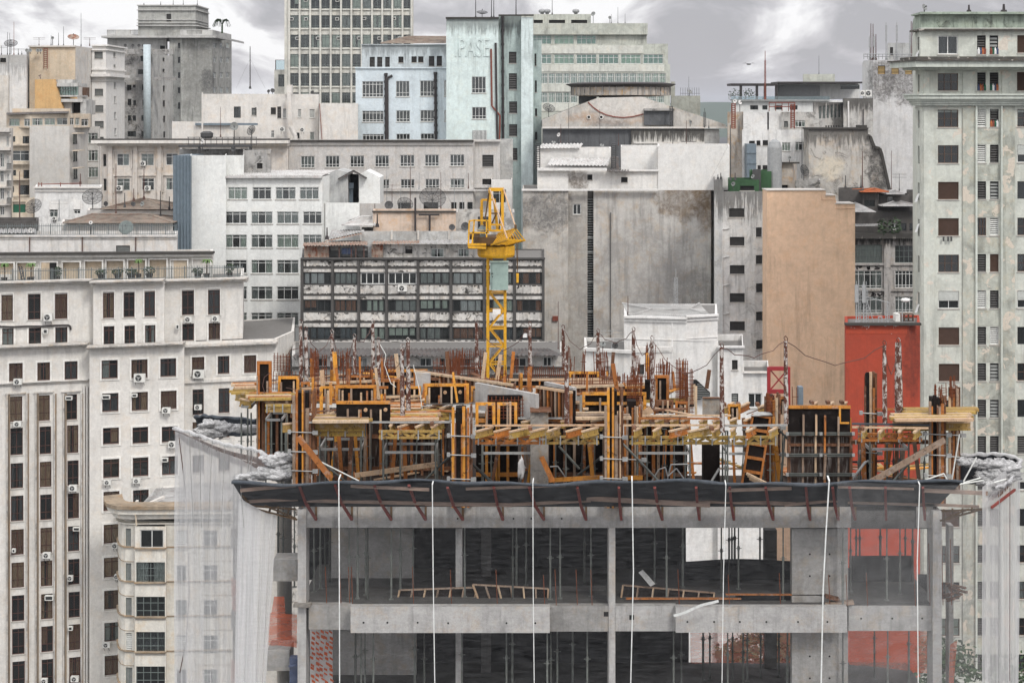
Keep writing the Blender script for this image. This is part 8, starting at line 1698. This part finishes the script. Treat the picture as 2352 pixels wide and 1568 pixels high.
m=MB();c=W('r',560,1045,Y+.3);m.lathe(c,(0,0,1),[(.62,0),(.66,.08),(.66,.38),(.58,.42)],20,0,True);m.build('slewing_ring','crane',o);m=MB();m.lathe(c+Vector((-.05,0,.42)),(0,0,1),[(.7,0),(.74,.06),(.74,.3),(.6,.32)],20,0,True);m.build('ring_gear','crane_dark',o)
m=MB();pbox(m,'r',430,880,690,950,Y-.1,Y+.7);m.build('turntable','crane_dark',o)
m=MB();pbox(m,'r',170,925,440,940,Y-.35,Y+.8);m.build('platform','crane_dark',o)
rb('platform_rail',[((195,560,-.3),(180,905,-.3)),((265,548,-.3),(225,935,-.3)),((260,550,.5),(245,880,.5)),((430,555,-.3),(432,900,-.3)),((190,562,-.3),(265,546,-.3)),((265,548,-.3),(462,556,-.3)),((190,725,-.3),(255,715,-.3)),((255,715,-.3),(470,722,-.3)),((460,556,.2),(445,720,.2))],w=.05)
rb('platform_skirt',[((175,880,-.36),(425,880,-.36)),((180,915,-.36),(425,925,-.36))],w=.08)
for L,w in(([((476,125),(476,700))],.1),([((645,125),(650,700))],.1),([((465,130),(668,130))],.12),([((470,690),(660,690))],.07),([((480,610),(650,610))],.06),([((365,270,.5),(365,660,.5))],.09),([((360,272,.5),(545,268,.5))],.07),([((535,260,.5),(580,690,.5))],.1),([((350,370,.7),(362,640,.7))],.06)):rb('a_frame',L,w=w)
rb('a_frame_tie',[((470,455),(655,455)),((462,180,-.05),(395,650,-.05)),((640,150,.1),(600,700,.1)),((560,470,.2),(500,600,.2))],'crane_dark',.05)
N=[(830,665,-2.3),(715,808,-2.4),(950,822,-2.1)];Fr=[(590,735,-.2),(485,888,-.3),(650,900,0)]
for i in range(3):rb('jib_chord',[(Fr[i],N[i])],w=.06)
L=[]
for s in range(9):
    t=s/8;q=[tuple(Fr[i][k_]+(N[i][k_]-Fr[i][k_])*t for k_ in range(3))for i in range(3)];L+=[(q[0],q[1]),(q[0],q[2]),(q[1],q[2])]
rb('jib_lattice',L,w=.03)
m=MB();pbox(m,'r',808,612,842,668,Y-2.35,Y-2.2);m.build('jib_head','crane_dark',o)
rb('tie_bar',[((476,130,-.1),(712,800,-2.4)),((662,125,-.1),(815,612,-2.3))],'wood_pale',.04)
m=MB();pbox(m,'r',345,690,410,860,Y-.2,Y+.2);m.lathe(W('r',378,690,Y),(0,0,1),[(.2,0),(.21,.03),(.07,.17),(.07,.2)],12,0,True,);m.build('winch','frame_green',o)
m=MB();m.tube(W('r',200,760,Y+.5),W('r',340,760,Y+.5),.13,12);m.build('winch_drum','crane_dark',o)
m=MB();m.lathe(W('r',378,682,Y-.0),(0,0,1),[(.22,0),(.05,.16),(.05,.2)],12,0,True);m.build('winch_hood','crane',o)
m=MB()
for x in(835,858):m.tube(W('r',x,845,Y-2.3),W('r',852,1275,Y-2.3),.012,4)
m.build('hoist_rope','crane_dark',o);m=MB();pbox(m,'r',836,1275,870,1340,Y-2.36,Y-2.24);pbox(m,'r',838,1340,868,1400,Y-2.35,Y-2.25);m.build('hook_block','crane',o)
m=MB();pp=[W('r',854+14*math.cos(t),1450+24*math.sin(t),Y-2.3)for t in[-1.6+i*.5 for i in range(9)]];m.path([W('r',854,1400,Y-2.3)]+pp,.03,6);m.build('hook','pipe_black',o)
m=MB();pbox(m,'r',480,1125,725,1500,Y-.65,Y-.12);m.build('control_cabinet','cabinet',o);m=MB();pbox(m,'r',500,1135,504,1490,Y-.662,Y-.652);pbox(m,'r',492,1268,518,1280,Y-.68,Y-.652);pbox(m,'r',505,1310,515,1325,Y-.67,Y-.652);m.build('door_line','frame_dark',o);m=MB();pbox(m,'r',474,1117,730,1126,Y-.7,Y-.08);m.build('cabinet_roof','cabinet',o)
m=MB();pbox(m,'g',1650,672,1704,708,Y-.09,Y-.07);m.build('paper_notice','paper',o)
# ------------------------------------------------------------------ street trees and a bird
def tree(x,Y,ztop,r,lab,sd):
    X=X_('d',x,Y);o=thing('street_tree',lab,'tree',(X,Y,0),'street trees');rr=random.Random(sd);m=MB();m.tube((X,Y,0),(X+.4,Y,ztop-2*r),.38,10,.24)
    for i in range(9):a=i*.7;m.tube((X+.4,Y,ztop-2*r+rr.uniform(-.5,.8)),(X+.4+math.cos(a)*r*.7,Y+math.sin(a)*r*.7,ztop-r*rr.uniform(.3,1.2)),.12,6,.03)
    m.build('trunk','bark',o);f=MB()
    for i in range(22):a,e_=rr.uniform(0,6.28),rr.uniform(-.6,1);q=r*rr.uniform(.35,.8);leaves(f,(X+.4+math.cos(a)*q,Y+math.sin(a)*q,ztop-r+e_*r*.7),r*.38,r*.38,r*.3,130,.2,sd*50+i,0,.1)
    f.build('crown','leaf_dark',o)
tree(2235,110,Z_('d',1478,110),4.2,'leafy green street tree seen through the gauze at the lower right',2);tree(1745,95,Z_('d',1440,95),2.6,'dark leafy tree glimpsed through the red net of the lower floor',3)
c=W('d',1720,148,200);m=MB();m.blob(c,.28,.1,.08,1,8,.05)
for s in(-1,1):m.face([c+Vector((0,-.15,.03)),c+Vector((s*.4,-.1,.16)),c+Vector((s*.8,.1,.1)),c+Vector((s*.4,.15,.12)),c+Vector((0,.15,.03))])
single('bird',m,'bird','dark bird gliding in the sky left of the antenna mast','bird')

# loose boards strewn over the deck and the floor under it
rr=random.Random(21)
for nm,n_,z,x0,x1,y0,y1,lab in(('loose_board',40,ZD-.02,680,1560,868,955,'loose board strewn over the left half of the timber deck'),('loose_board',34,ZS+.03,700,2130,1060,1100,'loose board lying on the floor under the timber deck')):
    L=sorted((rr.uniform(x0,x1),rr.uniform(y0,y1))for _ in range(n_))
    for i,(x,y)in enumerate(L):
        p=Pz('d',x,y,z);a=rr.gauss(0,.5)+(1.57 if rr.random()<.3 else 0);ln=rr.uniform(.4,1.3);d_=Vector((math.cos(a),math.sin(a),rr.uniform(-.02,.06)))*ln;p.z+=rr.uniform(.03,.14)
        bars(nm,rr.choice(('wood_orange','wood_yellow','wood_pale','wood_brown','wood_grey','beam_yellow','ply_black')),f'{lab}, {ORD[i]} from the left','board',[(p-d_,p+d_,rr.uniform(.08,.2),.04)],lab[:lab.index(' ',12)]+(' deck' if z>50 else ' floor'))

# crowded rear half of the deck: more frames, upright boards and bars
for i,(k,x0,y0,x1,y1,Y,full)in enumerate([('k',700,290,780,400,55.5,1),('k',880,330,1000,420,55,1),('k',1400,330,1500,430,53.8,0),('k',1610,330,1800,440,54,1),('k',1160,230,1330,310,57,0),('k',2260,330,2340,470,53.5,1),('l',640,430,840,560,53,1),('l',380,450,500,560,52.6,1),('l',700,300,880,380,55.5,0),('l',1380,330,1560,400,54.5,0),('l',1840,470,1960,590,52.6,1),('m',20,620,120,740,51.8,1),('m',420,560,500,700,51.4,1)]):
    panel(k,x0,y0,x1,y1,f'small black formwork piece among the crowd on the deck, {ORD[i]} of thirteen',[(x0+(x1-x0)*f,y0+(y1-y0)*.25)for f in(.3,.65)],bool(full),Y=Y,frame=('wood_orange','wood_yellow')[i%2],fw=.07)
rr=random.Random(77);L=sorted((rr.uniform(690,1640),rr.uniform(53,58))for _ in range(40))
for i,(x,Y)in enumerate(L):
    y=HOR+(EYE-ZD)*F/Y;h=rr.uniform(.35,1.1);p=W('d',x,y,Y);bars('upright_board',rr.choice(('wood_orange','wood_yellow','wood_brown','wood_pale','wood_orange')),f'upright board in the crowd at the rear of the deck, {ORD[i]} from the left','board',[(p-Vector((0,0,.1)),p+Vector((rr.gauss(0,.08),0,h)),rr.uniform(.06,.14),.05)],'upright boards at the rear of the deck')
L=sorted((rr.uniform(690,2120),rr.uniform(50.6,54))for _ in range(40))
for i,(x,Y)in enumerate(L):
    if x>1600:Y=min(Y,53)
    p=W('d',x,1000,Y);p.z=ZS+.02;bars('upright_timber',rr.choice(('wood_orange','wood_brown','wood_grey','wood_orange','wood_yellow')),f'timber standing under the deck, {ORD[i]} from the left','timber',[(p,p+Vector((rr.gauss(0,.12),rr.gauss(0,.1),rr.uniform(1.4,2.1))),rr.uniform(.07,.13),.05)],'timbers standing under the deck')
L=sorted((rr.uniform(700,1600),rr.uniform(55,60))for _ in range(26))
for i,(x,Y)in enumerate(L):
    y=HOR+(EYE-ZD)*F/Y;w=rr.uniform(8,26);cage('d',x,x+w,y-rr.uniform(38,75),y,Y,int(3+w/5),f'sparse starter bars at the rear of the deck, {ORD[i]} from the left',2,1,14)

for i,(k,a,c,h)in enumerate([('k',(700,300),(1500,268),.3),('k',(700,345),(1010,330),.3),('k',(1500,262),(2340,250),.28),('l',(250,262),(1160,255),.3),('l',(880,330),(1560,300),.28),('k',(1380,420),(1830,410),.25),('l',(620,470),(960,470),.3),('l',(1380,500),(1560,480),.25)]):
    wallrun('beam_formwork',k,a,c,h,('wood_brown','ply_black')[i%2],f'low dark brown beam form crossing the rear of the deck, {ORD[i]} of eight','formwork',zb=ZD-.1,ribs=8+i%3)
rr=random.Random(5);L=sorted((rr.uniform(700,1560),rr.uniform(51.5,58))for _ in range(40))
for i,(x,Y)in enumerate(L):
    p=W('d',x,HOR+(EYE-ZD)*F/Y,Y);p.z=ZD-rr.uniform(.05,.5);a=rr.choice((0,0,0,1.3,1.57,-.5))+rr.gauss(0,.12);d_=Vector((math.cos(a),math.sin(a),0))*rr.uniform(.5,1.1)
    bars('deck_joist',rr.choice(('beam_yellow','wood_brown','wood_orange','wood_grey','wood_brown')),f'bare joist of the unfinished deck between the panels, {ORD[i]} from the left','joist',[(p-d_,p+d_,.07,.14)],'bare joists of the deck')
# ------------------------------------------------------------------ the air over the city
m=MB();m.box(-7000,7000,-320,9200,-6,125)
hz_=m.build('haze',[],None);m_,t_,o_=newmat('haze');pv=t_.nodes.new('ShaderNodeVolumePrincipled');pv.inputs['Density'].default_value=.00007;pv.inputs['Color'].default_value=(.80,.86,.95,1);t_.links.new(pv.outputs[0],o_.inputs['Volume']);hz_.data.materials.append(m_);hz_['kind']='stuff'
